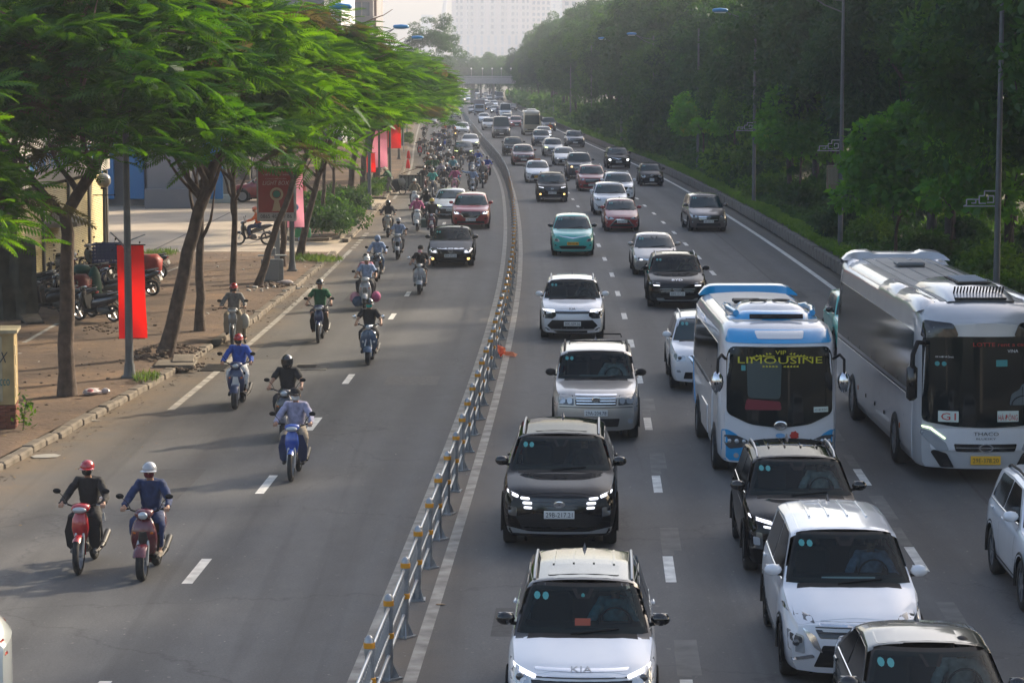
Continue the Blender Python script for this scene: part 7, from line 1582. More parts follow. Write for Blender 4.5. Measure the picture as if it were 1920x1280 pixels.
crowd = [
(794,363,'scooter','maroon','dark maroon scooter in front of the teal shirt rider','dark','half','grey','rider in dark violet shirt on the maroon scooter'),
(811,370,'under','dark','thin dark motorbike in the middle of the crowd','teal','half','khaki','rider in bright teal t shirt in the crowd'),
(828,352,'scooter','beige','beige scooter behind the teal shirt rider','lilac','half','brown','rider in pale lilac shirt in the crowd'),
(831,364,'scooter','dark','dark scooter behind the roof of the white saloon','dark','half','silver','rider in dark jacket with silver helmet behind the white saloon'),
(838,354,'scooter','black','black scooter beside the pink rider','navy','half','white','rider in navy jacket with white helmet and mask'),
(852,365,'scooter','lpink','pink scooter just above the roof of the red suv','pink','none','black','rider in bright pink jacket between two cars'),
(857,353,'scooter','cyan','light blue scooter behind the pink rider','dark','half','silver','rider in dark top on a light blue scooter'),
(848,340,'scooter','maroon','wine red scooter ahead of the light blue one','cyan','half','red','rider in grey teal shirt with red helmet'),
(806,338,'scooter','dark','dark scooter of the green ride hailing driver','green','half','white','rider in green jacket and white helmet, larger of two in green'),
(803,329,'under','brown','brownish motorbike behind the green jacket rider','brown','half','orange','rider in brown jacket with orange white helmet'),
(817,339,'scooter','green','green scooter right of the green jacket rider','green','half','white','rider in green jacket, smaller of two in green'),
(822,331,'scooter','grey','grey scooter behind the smaller green rider','dark','half','grey','rider in dark clothes behind the green pair'),
(840,321,'scooter','dark','dark scooter alone in the lane middle behind the crowd','black','half','white','rider in black with pale helmet alone in the lane middle'),
(864,316,'under','dark','dark motorbike right in front of the black lit saloon','dark','none','black','dark clothed rider in front of the black lit saloon'),
(886,331,'scooter','silver','silver grey scooter right of the black lit saloon','dark','half','dark','rider in dark top with silver grey scooter near the fence'),
(897,321,'scooter','sky','pale blue scooter beside the fence line','blue','half','silver','rider in vivid blue shirt beside the fence'),
(787.5,294,'scooter','red','red scooter nearest the left kerb behind','dark','half','maroon','rider on the red scooter nearest the kerb'),
(796,289,'under','dark','dark motorbike next to the red kerbside scooter','grey','half','grey','rider in grey beside the red kerbside scooter'),
(809,296,'scooter','white','white scooter with a red helmet rider','dark','half','red','rider in dark top and red helmet on a white scooter'),
(826,307.5,'scooter','silver','silver scooter of the blue jacket rider','navy','half','dark','rider in blue jacket right of the white scooter'),
(820,297,'scooter','dark','dark scooter behind the blue jacket rider','dark','half','grey','dark rider left behind the blue jacket rider'),
(814,275,'scooter','grey','grey scooter in the second far cluster','dark','half','white','rider with white helmet in the second far cluster'),
(823,277,'under','navy','navy motorbike in the second far cluster','navy','half','grey','rider in navy in the second far cluster'),
(834,282,'under','blue','blue motorbike left of the fast pair','dark','half','blue','rider on the blue motorbike left of the fast pair'),
(842,280,'scooter','dark','dark scooter, right of the fast pair','grey','half','dark','rider in grey, right of the fast pair'),
(834,257,'scooter','maroon','maroon scooter with a red shirt rider far back','red','half','dark','rider in red shirt far back'),
(842.5,259,'scooter','silver','silver scooter beside the red shirt rider','dark','half','grey','dark rider beside the red shirt rider'),
(795.6,262,'scooter','dark','dark scooter at the far kerb under the canopy','dark','half','grey','rider at the far kerb under the canopy edge'),
(799,250,'under','grey','grey motorbike farthest along the left kerb','grey','half','grey','rider farthest along the left kerb'),
(851,247,'scooter','dark','dark scooter left of the third white saloon','dark','half','white','rider left of the third white saloon'),
(834,230,'scooter','white','white scooter alone far up the left carriageway','grey','half','white','rider alone far up the left carriageway'),
(808,312,'under','dark','dark motorbike in the gap before the white scooter','khaki','half','dark','rider in khaki in the gap behind the brown rider'),
(831,268,'scooter','dark','dark scooter behind the blue motorbike','dark','half','navy','rider in dark clothes behind the blue motorbike'),
(829,226,'scooter','dark','dark distant scooter beside the lone white one','dark','half','dark','distant rider in dark clothes beside the lone white scooter'),
(846,229,'under','dark','dark motorbike just in front of the far silver suv','dark','half','dark','rider just in front of the far silver suv')]
for i, (px, py, st, col, bl, top, hd_, hc, rl) in enumerate(crowd):
    ride(px, py, st, col, bl, D(top=top, low=('dark','beige','denim','dark')[i % 4], head=hd_, hc=hc, mask=(None,'dark','sky',None)[i % 4], sl='short' if i % 5 == 1 else 'long'), rl, ('black','silver','grey')[i % 3], yaw=rnd.uniform(-.05,.05))
ride(854, 267, 'scooter', 'dark', 'dark scooter with a bright yellow lamp by the saloons', D(top='brown', low='dark', head='half', hc='orange'), 'rider behind the bright yellow scooter lamp', lit='Y')
# right carriageway riders
for (px, py, col, bl, D_, rl, lit) in [(1032,257,'dark','motorbike squeezed between the suvs by the olive bus', D(top='orange', low='dark', head='half', hc='yellow'), 'rider in orange vest and yellow helmet by the olive bus','Y'),(885,206,'dark','motorbike by the fence in the far haze', D(top='brown', low='dark', head='half', hc='maroon'),'rider by the fence in the far haze',None),(933,219,'navy','dark blue motorbike left of the white passenger van', D(top='navy', low='navy', head='half', hc='navy'),'rider in dark blue left of the white passenger van',None)]:
    ride(px, py, 'scooter', col, bl, D_, rl, lit=lit, group='motorcycles in the right carriageway')
# side street rider, people
x, y = at(448, 459); ride(0, 0, 'under', 'dark', 'black motorbike crossing the side street to the left', D(top='orange', low='navy', head='half', hc='orange', mask='dark'), 'rider in orange top and orange headscarf crossing to the left', xy=(x, y), yaw=R(-90)+.0, group='motorcycles off the carriageway')
x, y = at(732, 362, .13); person('street cleaner in green reflective vest and conical hat pushing a cart', (x, y, .13), R(-115), pose='push', top='green', low='grey', head='cone', stride=.28, group='people on foot')
v_ = thing('broom', 'thin broom stick held up in the cart of the street cleaner', 'broom', (at(752,352)[0], at(752,352)[1], .9)); MB().tube([(0,0,0),(1.2,-.3,.42)], .025, 6).ball((1.25,-.3,.45), (.32,.14,.09), 8).obj('broom', cloth(C_['brown']), v_, 60)
x, y = at(772, 364); ca = thing('garbage_cart', 'grey metal garbage cart pushed against the traffic at the kerb', 'cart', (x, y, 0), .1)
b = MB(); h_ = .9
b.box((0,0,.25+h_/2), (1.45,.9,.03+h_), bev=.03, taper=1.06); b.obj('bin', mat('galvanised_dirty', (.17,.17,.16), .6, .3, var=.3, vs=4), ca)
b = MB()
for i in range(7): b.box((-.66+i*.22, -.475, .72), (.03,.03,.9))
b.box((0,-.48,1.18), (1.6,.05,.05)); b.obj('frame', BLK, ca)
for s in (-.6, .5): k = link('wheel', MT['under'].p[0][1], ca, (s,-.5,.2), (0,0,math.pi/2), .8)
MB().ball((-.95,-.1,.55), (.38,.35,.42), 10).obj('rubbish_sack', mat('black_sack', (.02,.02,.022), .35), ca, 60); MB().ball((-.62,-.35,.78), (.25,.25,.3), 10).obj('rubbish_sack', mat('milky_plastic', (.3,.3,.3), .5), ca, 60)
x, y = at(566, 462, .02); person('walking person in pale trousers carrying a green bag', (x, y, .0), R(200), pose='stand', top='maroon', low='sky', head='none', stride=.12, group='people on foot')
gb = thing('green_bag', 'flat green carrier bag held by the walking person', 'bag', (at(580,450)[0]+.1, y-.1, .42)); MB().box((0,0,.20), (.72,.18,.42), bev=.06, taper=.94).obj('bag', mat('bag_green', (.01,.16,.06), .6), gb, 30)
x, y = at(532, 450, .02); person('standing person in black mostly hidden by the light box', (x, y, .0), R(150), pose='stand', top='black', sl='short', low='black', head='none', group='people on foot')

# ------------------------------------------------------------ parked motorcycles under the trees
G5 = 'parked motorcycles in front of the shutter shop'
pk = [(150,600,-2.0,'scooter','dark','parked motorbike with red bag and green cover on its tail',0),(190,560,-1.9,'under','navy','parked motorbike with licence plate behind the green cover',0),(60,590,-1.7,'scooter','black','parked black scooter in the deep shade at the left',0),(95,575,-1.5,'under','dark','parked dark motorbike second from the left wall',0),(110,560,-2.1,'scooter','grey','parked grey scooter behind the first tree trunk',0),(215,530,-2.0,'under','dark','parked dark motorbike carrying a blue crate',0),(175,525,-2.2,'scooter','dark','parked scooter left of the blue crate',0),(245,520,-1.9,'scooter','black','parked scooter hidden by the red banner',0),(35,520,-.6,'under','red','parked red motorbike beside the umbrella post',0),(75,520,-.8,'scooter','silver','parked silver scooter beside the umbrella post',0),(120,590,-2.2,'under','dark','parked dark motorbike right behind the tree trunk',0),(170,572,-1.8,'under','grey','parked motorbike under the green cover',0),(225,552,-1.9,'scooter','dark','parked scooter whose tail shows left of the banner',0),(85,548,-1.6,'scooter','black','parked black scooter in the second shaded row',0),(130,540,-1.8,'under','maroon','parked maroon motorbike in the second row',0),(160,508,-2.0,'scooter','silver','parked silver scooter close to the shutter',0),(20,560,-1.4,'scooter','dark','parked dark scooter at the left picture edge',0),(200,512,-2.1,'under','navy','parked navy motorbike behind the blue crate',0)]
for px, py, a, st, c, lab, _ in pk:
    x, y = at(px, py, .13); bike(SN[st], lab, (x, y, .13), a, st, c, 'black', False, G5, lean=R(7))
def sack(name, label, px, py, z, r, col, bx=False, cat='bag'):
    x, y = at(px, py, z); o = thing(name, label, cat, (x, y, z)); b = MB()
    b.box((0,0,0), [2*q for q in r], bev=min(r)*.5, taper=1.08) if bx else b.ball((0,0,0), r, 12)
    b.obj('body' if not bx else 'box', mat(name+'_stuff', col, .55, var=.3, vs=4, bump=.6, bs=5), o, 50); return o
sack('red_bag', 'faded red saddle bag on the tail of the nearest parked motorbike', 147, 540, .85, (.36,.42,.42), (.16,.014,.012), True)
sack('green_cover', 'green plastic rain cover hanging beside the red saddle bag', 177, 543, .75, (.24,.30,.75), (.008,.07,.05), False, 'cover')
sack('green_cover', 'green plastic rain cover bunched on top of the red saddle bag', 152, 506, 1.35, (.34,.30,.18), (.008,.07,.05), False, 'cover')
sack('red_box', 'red insulated delivery bag beside the red banner', 281, 497, 1.0, (.38,.40,.36), (.30,.025,.02), True)
x, y = at(201, 490, .95); cr = thing('blue_crate', 'blue plastic crate strapped on a parked motorbike', 'crate', (x, y, .95)); b = MB()
for s in (-1, 1):
    for zz in (0,.12,.24,.36,.48,.60): b.box((0, s*.34, zz), (.95,.03,.07)); b.box((s*.46, 0, zz), (.03,.68,.07))
    for q in range(-3, 4): b.box((q*.14, s*.345, .3), (.04,.035,.66))
b.box((0,0,.02), (.92,.66,.03)).obj('crate', mat('crate_blue', (.01,.03,.14), .5), cr)
x, y = at(18, 600, .13); tp = thing('tarpaulin', 'dirty olive tarpaulin hanging at the left edge by the parked scooters', 'tarpaulin', (x-.2, y, .13)); b = MB(); V = []
for j in range(9):
    for i in range(13): V.append((-1.0+i*.17, .12*math.sin(i*1.7+j*.4)+.08*math.sin(j*1.3), .0+j*.30))
b.add(V, [(j*13+i, j*13+i+1, (j+1)*13+i+1, (j+1)*13+i) for j in range(8) for i in range(12)]); b.obj('sheet', mat('tarp_olive', (.055,.05,.035), .85, var=.35, vs=3), tp, 60)
x, y = at(60, 606, .13); MBo = thing('wooden_ramp', 'small dark wooden ramp lying beside the tarpaulin', 'ramp', (x, y, .13), .5); MB().box((0,0,.12), (.55,.7,.07), rx=.3).box((0,.25,.1), (.5,.08,.2)).obj('board', mat('grey_wood', (.06,.05,.04), .9, var=.3, vs=6), MBo)
x, y = at(66, 520, .13); um = thing('parasol', 'faded beige parasol over the parked motorcycles at the left', 'parasol', (x, y, .13)); MB().tube([(0,0,0),(0,0,2.5)], .04, 8).obj('pole', SILV, um, 40)
b = MB(); V = [(0,0,2.75)]
for i in range(8): a = 2*math.pi*i/8+.3; V.append((1.9*math.cos(a), 1.9*math.sin(a), 2.05)); 
for i in range(8): a = 2*math.pi*i/8+.3; V.append((1.92*math.cos(a), 1.92*math.sin(a), 1.88))
b.add(V, [(0, 1+i, 1+(i+1) % 8) for i in range(8)]+[(1+i, 9+i, 9+(i+1) % 8, 1+(i+1) % 8) for i in range(8)]); b.obj('canopy', mat('canvas_beige', (.22,.19,.15), .85, var=.2, vs=3), um)

# drivers seen through the windshields
tops = ['cyan','dark','white','grey','khaki','white','sky','white','beige']
for i, (o, t) in enumerate(DRV):
    L_, W_, H_, fo_, zb_, h0_, zc_, yr_, yre_ = t.dim; M = Matrix.Translation(o.location) @ Euler(o.rotation_euler).to_matrix().to_4x4(); sc_ = .93
    p = M @ V3((.38, yr_+.30-.80*sc_, zc_-.02-1.20*sc_+.08))
    person('driver in %s top at the wheel of the %s' % ({'cyan':'pale teal','dark':'dark','white':'white','grey':'grey','khaki':'khaki','sky':'pale blue','beige':'beige'}[tops[i % 9]], o['label'].split(',')[0].split(' with ')[0].split(' by ')[0][:48]), tuple(p), o.rotation_euler.z, top=tops[i % 9], low='dark', head='none', scale=sc_, group='drivers behind windshields')

# ------------------------------------------------------------ median fence
GALV = mat('galvanised_steel', (.34,.36,.38), .38, .7, var=.3, vs=5); ORNG = mat('orange_band', (.62,.27,.012), .45); RAILM = mat('rail_white_steel', (.50,.52,.54), .3, .6)
fence = thing('median_fence', 'long galvanised median fence with round posts and orange reflective bands', 'fence', (0,0,0))
pr = 1.0
def post_bits():
    b = MB().lathe([(.055,.02),(.055,pr)], 12).lathe([(.062,.86),(.066,.95),(.062,1.0),(.052,1.045),(.028,1.075),(.003,1.085)], 12); b.box((0,0,.012), (.24,.24,.024))
    for k in range(4): a = k*math.pi/2+.78; b.add([(math.cos(a)*.05, math.sin(a)*.05,.02),(math.cos(a)*.13, math.sin(a)*.13,.02),(math.cos(a)*.05, math.sin(a)*.05,.20),(math.cos(a+.12)*.05, math.sin(a+.12)*.05,.02),(math.cos(a+.12)*.13, math.sin(a+.12)*.13,.02),(math.cos(a+.12)*.05, math.sin(a+.12)*.05,.20)], [(0,1,2),(3,5,4),(0,2,5,3),(1,4,5,2),(0,3,4,1)])
    pm = b.mesh('post', GALV, 40); b = MB().lathe([(.0585,0),(.0675,.005),(.0675,.068),(.0585,.073)], 12); return pm, b.mesh('band', ORNG, 40)
PM_, BM_ = post_bits()
SP = 2.36; Yp = [30.82-SP*2+i*SP for i in range(290)]
def bay_mesh(L, detail):
    b = MB(); rm_ = MB()
    for z_ in (.90, .56, .30):
        rm_.tube([(0,0,z_),(0,L,z_)], .024, 8 if detail else 5)
    inf = None
    if detail:
        n = 15
        for i in range(n):
            yy = .15+(L-.3)*i/(n-1); b.tube([(0,yy,.56),(.012,yy+.015,.73),(0,yy,.90)], .008, 4)
        b.tube([(0,.1,.80),(0,L-.1,.80)], .009, 4); b.tube([(0,.1,.66),(0,L-.1,.66)], .009, 4); inf = b.mesh('balusters', RAILM, 60)
    return rm_.mesh('rail', RAILM, 50), inf
RB, IB = bay_mesh(SP, True); RF, _x = bay_mesh(SP, False)
farp = MB()
for i, Y in enumerate(Yp):
    if Y > 640: break
    x = fx(Y); x2 = fx(Y+SP); a = math.atan2(x2-x, SP)
    if i < 140:
        p = link('post', PM_, fence, (x, Y, 0), (rnd.uniform(-.018,.018), rnd.uniform(-.03,.03), rnd.uniform(0,6)))
        if Y < 160:
            link('band', BM_, p, (0,0,.93)); link('band', BM_, p, (0,0,.52))
        link('rail', RB if Y < 110 else RF, fence, (x, Y, 0), (0,0,-a))
        if Y < 110: link('balusters', IB, fence, (x, Y, 0), (0,0,-a))['kind'] = 'stuff'
    else:
        farp.box((x, Y, .5), (.12,.12,1.05))
        for z_ in (.9,.56,.3): farp.add([(x-.02,Y,z_-.03),(x+.02,Y,z_+.03),(x2+.02,Y+SP,z_+.03),(x2-.02,Y+SP,z_-.03)], [(0,1,2,3)])
o = farp.obj('far_posts_and_rails', GALV, fence); o['kind'] = 'stuff'
b = MB()     # dull plate infill between distant posts that closes up the fence
x, y = at(933, 668); pb = thing('orange_plastic_bag', 'crumpled orange plastic bag lying against the median fence', 'plastic bag', (x+.05, y, 0)); b = MB(); rs = random.Random(3); V = []
for j in range(7):
    for i in range(12): a = 2*math.pi*i/12; rr_ = .24*math.sin(math.pi*(j+.6)/7.2)*(1+rs.uniform(-.3,.3)); V.append((rr_*math.cos(a)-.03*j, rr_*math.sin(a), .02+.32*(j/6)**.9+rs.uniform(-.02,.02)))
b.add(V, [(j*12+i, j*12+(i+1) % 12, (j+1)*12+(i+1) % 12, (j+1)*12+i) for j in range(6) for i in range(12)]+[tuple(range(11,-1,-1)), tuple(72+i for i in range(12))])
V = [(.12,-.1,.05),(.42,-.25,.02),(.48,.0,.06),(.3,.1,.10),(.1,.15,.12),(.35,-.08,.13)]; b.add(V, [(0,1,5),(1,2,5),(2,3,5),(3,4,5),(4,0,5)]); b.obj('bag', leafmat('orange_film', (.55,.20,.08), (.75,.34,.16), .45, 3), pb)

# ------------------------------------------------------------ lamp posts
LB = mat('lamp_blue', (.03,.22,.46), .35); POLE = mat('painted_pole_grey', (.11,.12,.13), .5, .3, var=.2, vs=2)
def lamp(x, y, z, h, side, label, group, head=True, arm=2.0, scroll=False, box=False):
    t = thing('street_lamp', label, 'street lamp', (x, y, z), 0, group)
    MB().lathe([(.11,.0),(.10,.5),(.055,h)], 12).obj('pole', POLE, t, 50); MB().box((0,0,.03), (.36,.36,.06)).lathe([(.15,.05),(.12,.35)], 10).obj('base_plate', POLE, t, 40)
    if head:
        b = MB().tube([(0,0,h-.75),(side*arm*.5,0,h-.45),(side*arm,0,h+.05)], .03, 6).tube([(0,0,h-.3),(side*arm*.55,0,h-.2),(side*arm,0,h+.05)], .025, 6); b.obj('arm', POLE, t, 50)
        b = MB(); yloft(b, [(-.42,0,.05,.04),(-.36,0,.16,.09),(.0,.01,.19,.12),(.34,0,.17,.10),(.42,0,.07,.05)], 10); o = b.obj('lamp_head', LB, t, 50, (side*(arm+.38),0,h+.16), (0, side*-.08, math.pi/2)); 
        MB().box((0,0,-.12), (.26,.6,.03)).obj('lamp_glass', mat('opal', (.85,.85,.82), .4), o)
    if scroll:
        b = MB(); w = .035; z0 = 4.0 if y > 75 else 3.4; s = side; K = .62
        L_ = [((0,0),(1.55,0)),((0,.68),(.62,.68)),((.62,.68),(.62,.46)),((.62,.46),(.85,.46)),((.85,.46),(.85,.12)),((.55,.12),(.85,.12)),((.2,.46),(.2,.16)),((.2,.46),(.45,.46)),((.45,.46),(.45,.28)),((1.0,.30),(1.42,.30)),((1.42,.30),(1.42,.02)),((1.0,.30),(1.0,.14)),((1.0,.14),(1.2,.14)),((.85,.30),(1.0,.30)),((.2,.16),(.5,.16)),((1.42,.05),(1.55,0))]
        for (a, c), (d, e) in L_: b.tube([(s*a*K,0,z0+c*K),(s*d*K,0,z0+e*K)], .018, 4)
        b.obj('scroll_bracket', mat('bracket_pale', (.42,.43,.42), .5), t)
    if box:
        b = MB().box((side*.34,0,2.95), (.46,.12,.95), bev=.02); k = b.obj('light_box', mat('box_frame_tan', (.20,.16,.10), .5), t)
        b = MB()
        for i in range(7): b.box((side*(.18+.053*i), -.075, 3.0), (.02,.02,.66))
        b.obj('pattern_bar', mat('pattern_pale', (.30,.27,.20), .6), k)
    return t
GL1 = 'street lamps along the left pavement'; GL2 = 'street lamps along the right verge'
for (px, py, lab) in [(243,708,'lamp pole carrying the long red banner'),(548,508,'lamp pole with pink banner and blue lamp head above the trees'),(693,394,'lamp pole with blue head rising out of the left canopy')]:
    x, y = at(px, py, .13); lamp(x, y, .13, 9.6, 1, lab, GL1, arm=1.35 if px > 600 else 1.5)
for Y in (178, 215, 255, 300): lamp(fx(Y)-8.1, Y, .13, 9.6, 1, 'distant lamp pole among the left trees', GL1, arm=1.6, head=Y < 200)
for i, (px, py) in enumerate([(1890,530),(1575,470),(1413,385),(1308,322),(1224,290),(1165,272)]):
    x, y = at(px, py, .4)
    if i == 0: x, y = fx(70)+13.9, 70.5
    lamp(x, y, .38, 10.2, -1, ['right lamp post beside the coach roof at the picture edge','lamp post with pale scroll bracket and hanging light box','lamp post with scroll bracket behind the fan palm','lamp post on the verge past the black hatchback','fifth lamp post of the right verge','sixth lamp post of the right verge'][i], GL2, scroll=i != 3 and i < 5, box=i == 1, arm=1.5, head=i != 3)
for Y in (300, 345, 395): lamp(fx(Y)+13.7, Y, .38, 10.2, -1, 'far lamp post on the right verge', GL2, head=False)
# banners
def banner(name, label, x, y, z0, z1, w, mt_, dx=0., txt=None, flutter=.10):
    t = thing(name, label, 'banner', (x, y, z0)); h = z1-z0; V = []; b = MB()
    for j in range(15):
        for i in range(7): u = i/6-.5; q = j/14; V.append((u*w*(1+.02*math.sin(q*5))+dx+.04*(1-q), flutter*math.sin(q*7+u*3)*(1-q)+.10, q*h))
    b.add(V, [(j*7+i, j*7+i+1, (j+1)*7+i+1, (j+1)*7+i) for j in range(14) for i in range(6)]); b.obj('cloth', mt_, t, 60)
    MB().tube([(dx-w/2-.04,.1,h),(dx+w/2+.04,.1,h)], .015, 6).tube([(dx-w/2,.1,.0),(dx+w/2,.1,.0)], .012, 6).obj('rod', BLK, t); return t
REDC = leafmat('red_cloth', (.50,.006,.004), (.62,.010,.006), .55, .5); PINKC = leafmat('pink_cloth', (.55,.20,.30), (.62,.26,.36), .5, .5)
# plain cloth keeps its own colour, no leaf tint
for m_ in (REDC, PINKC):
    for n_ in m_.node_tree.nodes:
        if n_.type == 'HUE_SAT': n_.inputs['Hue'].default_value = .5; n_.inputs['Value'].default_value = 1.25; n_.inputs['Saturation'].default_value = 1
x, y = at(243, 708, .13); banner('red_banner', 'long plain red cloth banner hung behind the nearest lamp pole', x, y, .13+.95, 3.35, .66, REDC, .05)
b = MB().tube([(-.30,.1,0),(-.02,0,-.35)], .015, 5).tube([(-.42,.1,.1),(-.02,0,-.25)], .015, 5).tube([(.42,.1,.05),(.02,0,-.1)], .015, 5); q = thing('banner_bracket', 'thin metal banner bracket on the nearest lamp pole', 'bracket', (x, y, 3.55)); b.obj('bracket', GALV, q)
x, y = at(548, 508, .13); pb_ = banner('pink_banner', 'pink advertising banner on the lamp pole beside the light box', x, y, 1.75, 3.85, .62, PINKC, .10)
WB = mat('banner_white', (.62,.50,.55), .6)
for k, (tx, zz, w_) in enumerate((('RA MẮT',1.72,.44),('NGÀY HỘI',1.35,.44),('MUA SẮM LỚN',1.15,.50),('HÈ 2024',.35,.3))): link('lettering', text_flat(tx, w_, .10, WB), pb_, (.10, .03, zz))
MB().ball((.10,.05,.75), (.16,.02,.14), 12).obj('picture', mat('print_blue', (.25,.35,.6), .6), pb_, 60)
x, y = fx(165)-8.6, 165.; pp = banner('pink_banner', 'tall pink banner behind the green vest street cleaner', x, y, 1.3, 3.7, 1.0, PINKC, .2, flutter=.1)
MB().tube([(0,0,0),(0,0,5)], .07, 8).obj('pole', POLE, pp, 50, (.2,0,-1.2))
for (px, py, w_, h_, lab, dx) in [(693,352,.7,1.25,'small red flag pair low on the pole before the pink banner',0),(741,300,.9,4.2,'tall red banner among the trees behind the street cleaner',0),(732,298,.5,4.4,'second tall red banner half hidden by a trunk',0)]:
    x, y = at(px, py, .13); banner('red_banner', lab, x, y, 1.1, 1.1+h_, w_, REDC, dx)
b = MB()
for (px, py) in [(765,318),(766,300)]: 
    x, y = at(px, py); q = thing('red_cloth', 'red cloth strip tied low at the kerb beyond the cart, %s' % ('nearer one' if py > 310 else 'farther one'), 'cloth', (x, y, .1)); MB().box((0,0,.35), (.35,.5,.7), taper=.5, bev=.05).obj('cloth', REDC, q)
x, y = at(762, 258, .13); rs_ = thing('round_sign', 'round red no entry sign on a thin post at the far left pavement', 'sign', (x, y, .13)); MB().tube([(0,0,0),(0,0,2.6)], .04, 6).obj('post', GALV, rs_); MB().lathe([(.001,0),(.36,0),(.36,.03),(.001,.03)], 16, 'y', (.0,-.05,2.25)).obj('disc', mat('sign_red', (.35,.02,.02), .5), rs_, 40); MB().box((0,-.08,2.25), (.46,.02,.11)).obj('bar', SIGNW, rs_)
x, y = at(757, 285, .13); q = thing('white_post', 'thin white post at the kerb behind the street cleaner', 'post', (x, y, .13)); MB().tube([(0,0,0),(0,0,4.0)], .045, 6).obj('post', SIGNW, q)

# light box, cabinet
x, y = at(520, 521, .13); lb = thing('advertising_light_box', 'red advertising light box reading LIGHT BOX on a grey post', 'advertising sign', (x, y, .13), .10)
MB().box((0,0,1.2), (.20,.20,2.4)).obj('post', mat('post_grey', (.28,.30,.31), .5), lb); MB().box((.0,0,3.02), (1.42,.30,1.95), bev=.03).obj('frame', GALV, lb)
pn = MB().box((-.02,-.16,3.14), (1.26,.02,1.60)).obj('panel', mat('panel_red', (.28,.022,.018), .35, var=.15, vs=1.5), lb); MB().box((-.02,-.162,2.23), (1.26,.02,.26)).obj('number_strip', mat('strip_grey', (.40,.38,.38), .5), lb)
PT_ = mat('print_pale_pink', (.55,.38,.36), .5)
for tx, zz, w_, h_, m_ in (('TIẾT KIỆM 50%',3.72,.95,.10,PT_),('CÙNG BIỂN LED',3.58,.75,.06,PT_),('LIGHT BOX',3.42,.95,.15,PT_),('0865 487 27 86',2.23,1.12,.14,INK),('HOTLINE',2.33,.3,.03,INK),('THIẾT KẾ',2.44,.35,.07,PT_)): link('lettering', text_flat(tx, w_, h_, m_, shear=.25 if 'LIGHT' in tx else 0), lb, (-.02, -.18, zz))
b = MB().lathe([(.16,0),(.16,.015),(.24,.015),(.24,0)], 20, 'y', (.0,-.20,3.02)).prism([(-.16,2.42),(.16,2.42),(.07,2.82),(-.07,2.82)], -.185, -.19, 'y'); b.obj('print', mat('print_beige', (.50,.36,.22), .5), pn, 40); MB().lathe([(.001,0),(.13,0)], 16, 'y', (.0,-.21,3.02)).obj('print', mat('print_green', (.03,.18,.12), .5), pn)
x, y = at(511, 530, .13); cb = thing('electric_cabinet', 'grey metal electric cabinet at the foot of the light box', 'cabinet', (x, y, .13), .10)
MB().box((0,.2,.42), (.78,.46,.78), bev=.02).obj('cabinet', mat('cabinet_grey', (.17,.19,.20), .5, var=.2, vs=3), cb); MB().box((-.06,-.04,.42), (.56,.02,.66), bev=.008).obj('door', mat('cabinet_door_grey', (.20,.22,.23), .5), cb); MB().box((0,.2,.95), (1.0,.3,.04)).box((-.05,.15,1.10), (.36,.26,.24), bev=.02).obj('meter_box', mat('post_grey', (.28,.30,.31), .5), cb)
b = MB().lathe([(.06,0),(.06,.02)], 12, 'y', (-.10,.01,1.12)).lathe([(.06,0),(.06,.02)], 12, 'y', (.05,.01,1.12)); b.obj('gauge', INK, cb)
# rubble and litter
def rubble(name, label, px, py, n, rad, s, mt_, z=.13, cat='rubble', h=.0):
    x, y = at(px, py, z); rs = random.Random(px*7+py); b = MB()
    for i in range(n):
        a = rs.random()*6.28; q = rad*rs.random()**.7; r = s*(.5+rs.random()); b.box((math.cos(a)*q, math.sin(a)*q*1.8, h*(1-q/rad)+r*.25), (r*1.5, r*1.2, r*.7), rz=rs.random()*3, bev=r*.15, rx=rs.uniform(-.4,.4))
    o = b.obj(name, mt_); o.location = (x, y, z); o['kind'] = 'stuff'; return o
RUB = mat('rubble_brown', (.12,.085,.06), .95, var=.4, vs=8); LIT = mat('litter_pale', (.45,.43,.40), .7, var=.4, vs=9)
rubble('rubble', '', 312, 664, 260, 1.0, .055, RUB, h=.30); rubble('rubble', '', 515, 535, 40, .6, .09, RUB); rubble('litter', '', 500, 541, 26, 1.2, .07, LIT); rubble('litter', '', 440, 578, 12, .9, .06, RUB); rubble('litter', '', 225, 615, 60, 1.0, .05, RUB); rubble('litter', '', 285, 495, 8, 1.0, .05, LIT); rubble('rubble', '', 165, 700, 20, 1.6, .04, RUB); rubble('litter', '', 350, 500, 10, 2.5, .04, LIT); rubble('rubble', '', 350, 688, 50, .5, .05, RUB)
def trash(name, label, px, py, z, r, col, flat=False):
    x, y = at(px, py, z); o = thing(name, label, 'litter', (x, y, z), px % 3); rs = random.Random(px); b = MB(); V = []
    for j in range(5):
        for i in range(8): a = 2*math.pi*i/8; q = math.sin(math.pi*(j+.5)/5)*(1+rs.uniform(-.3,.3)); V.append((q*r[0]*math.cos(a), q*r[1]*math.sin(a), r[2]*(1+math.cos(math.pi*(j+.5)/5))*(-1)+2*r[2]))
    b.add(V, [(j*8+i, j*8+(i+1) % 8, (j+1)*8+(i+1) % 8, (j+1)*8+i) for j in range(4) for i in range(8)]+[tuple(range(8)), tuple(32+i for i in range(8))]); b.obj('plastic', mat(name, col, .45), o)
trash('white_litter_bag', 'white and pink plastic bags beside the nearest tree trunk', 172, 740, .13, (.26,.18,.08), (.5,.45,.46)); trash('white_litter_bag', 'small white crumpled bag right of the pink litter', 198, 738, .13, (.10,.10,.07), (.5,.48,.46)); trash('pink_litter', 'pink scrap on top of the white litter bags', 170, 735, .26, (.10,.08,.04), (.5,.15,.16))
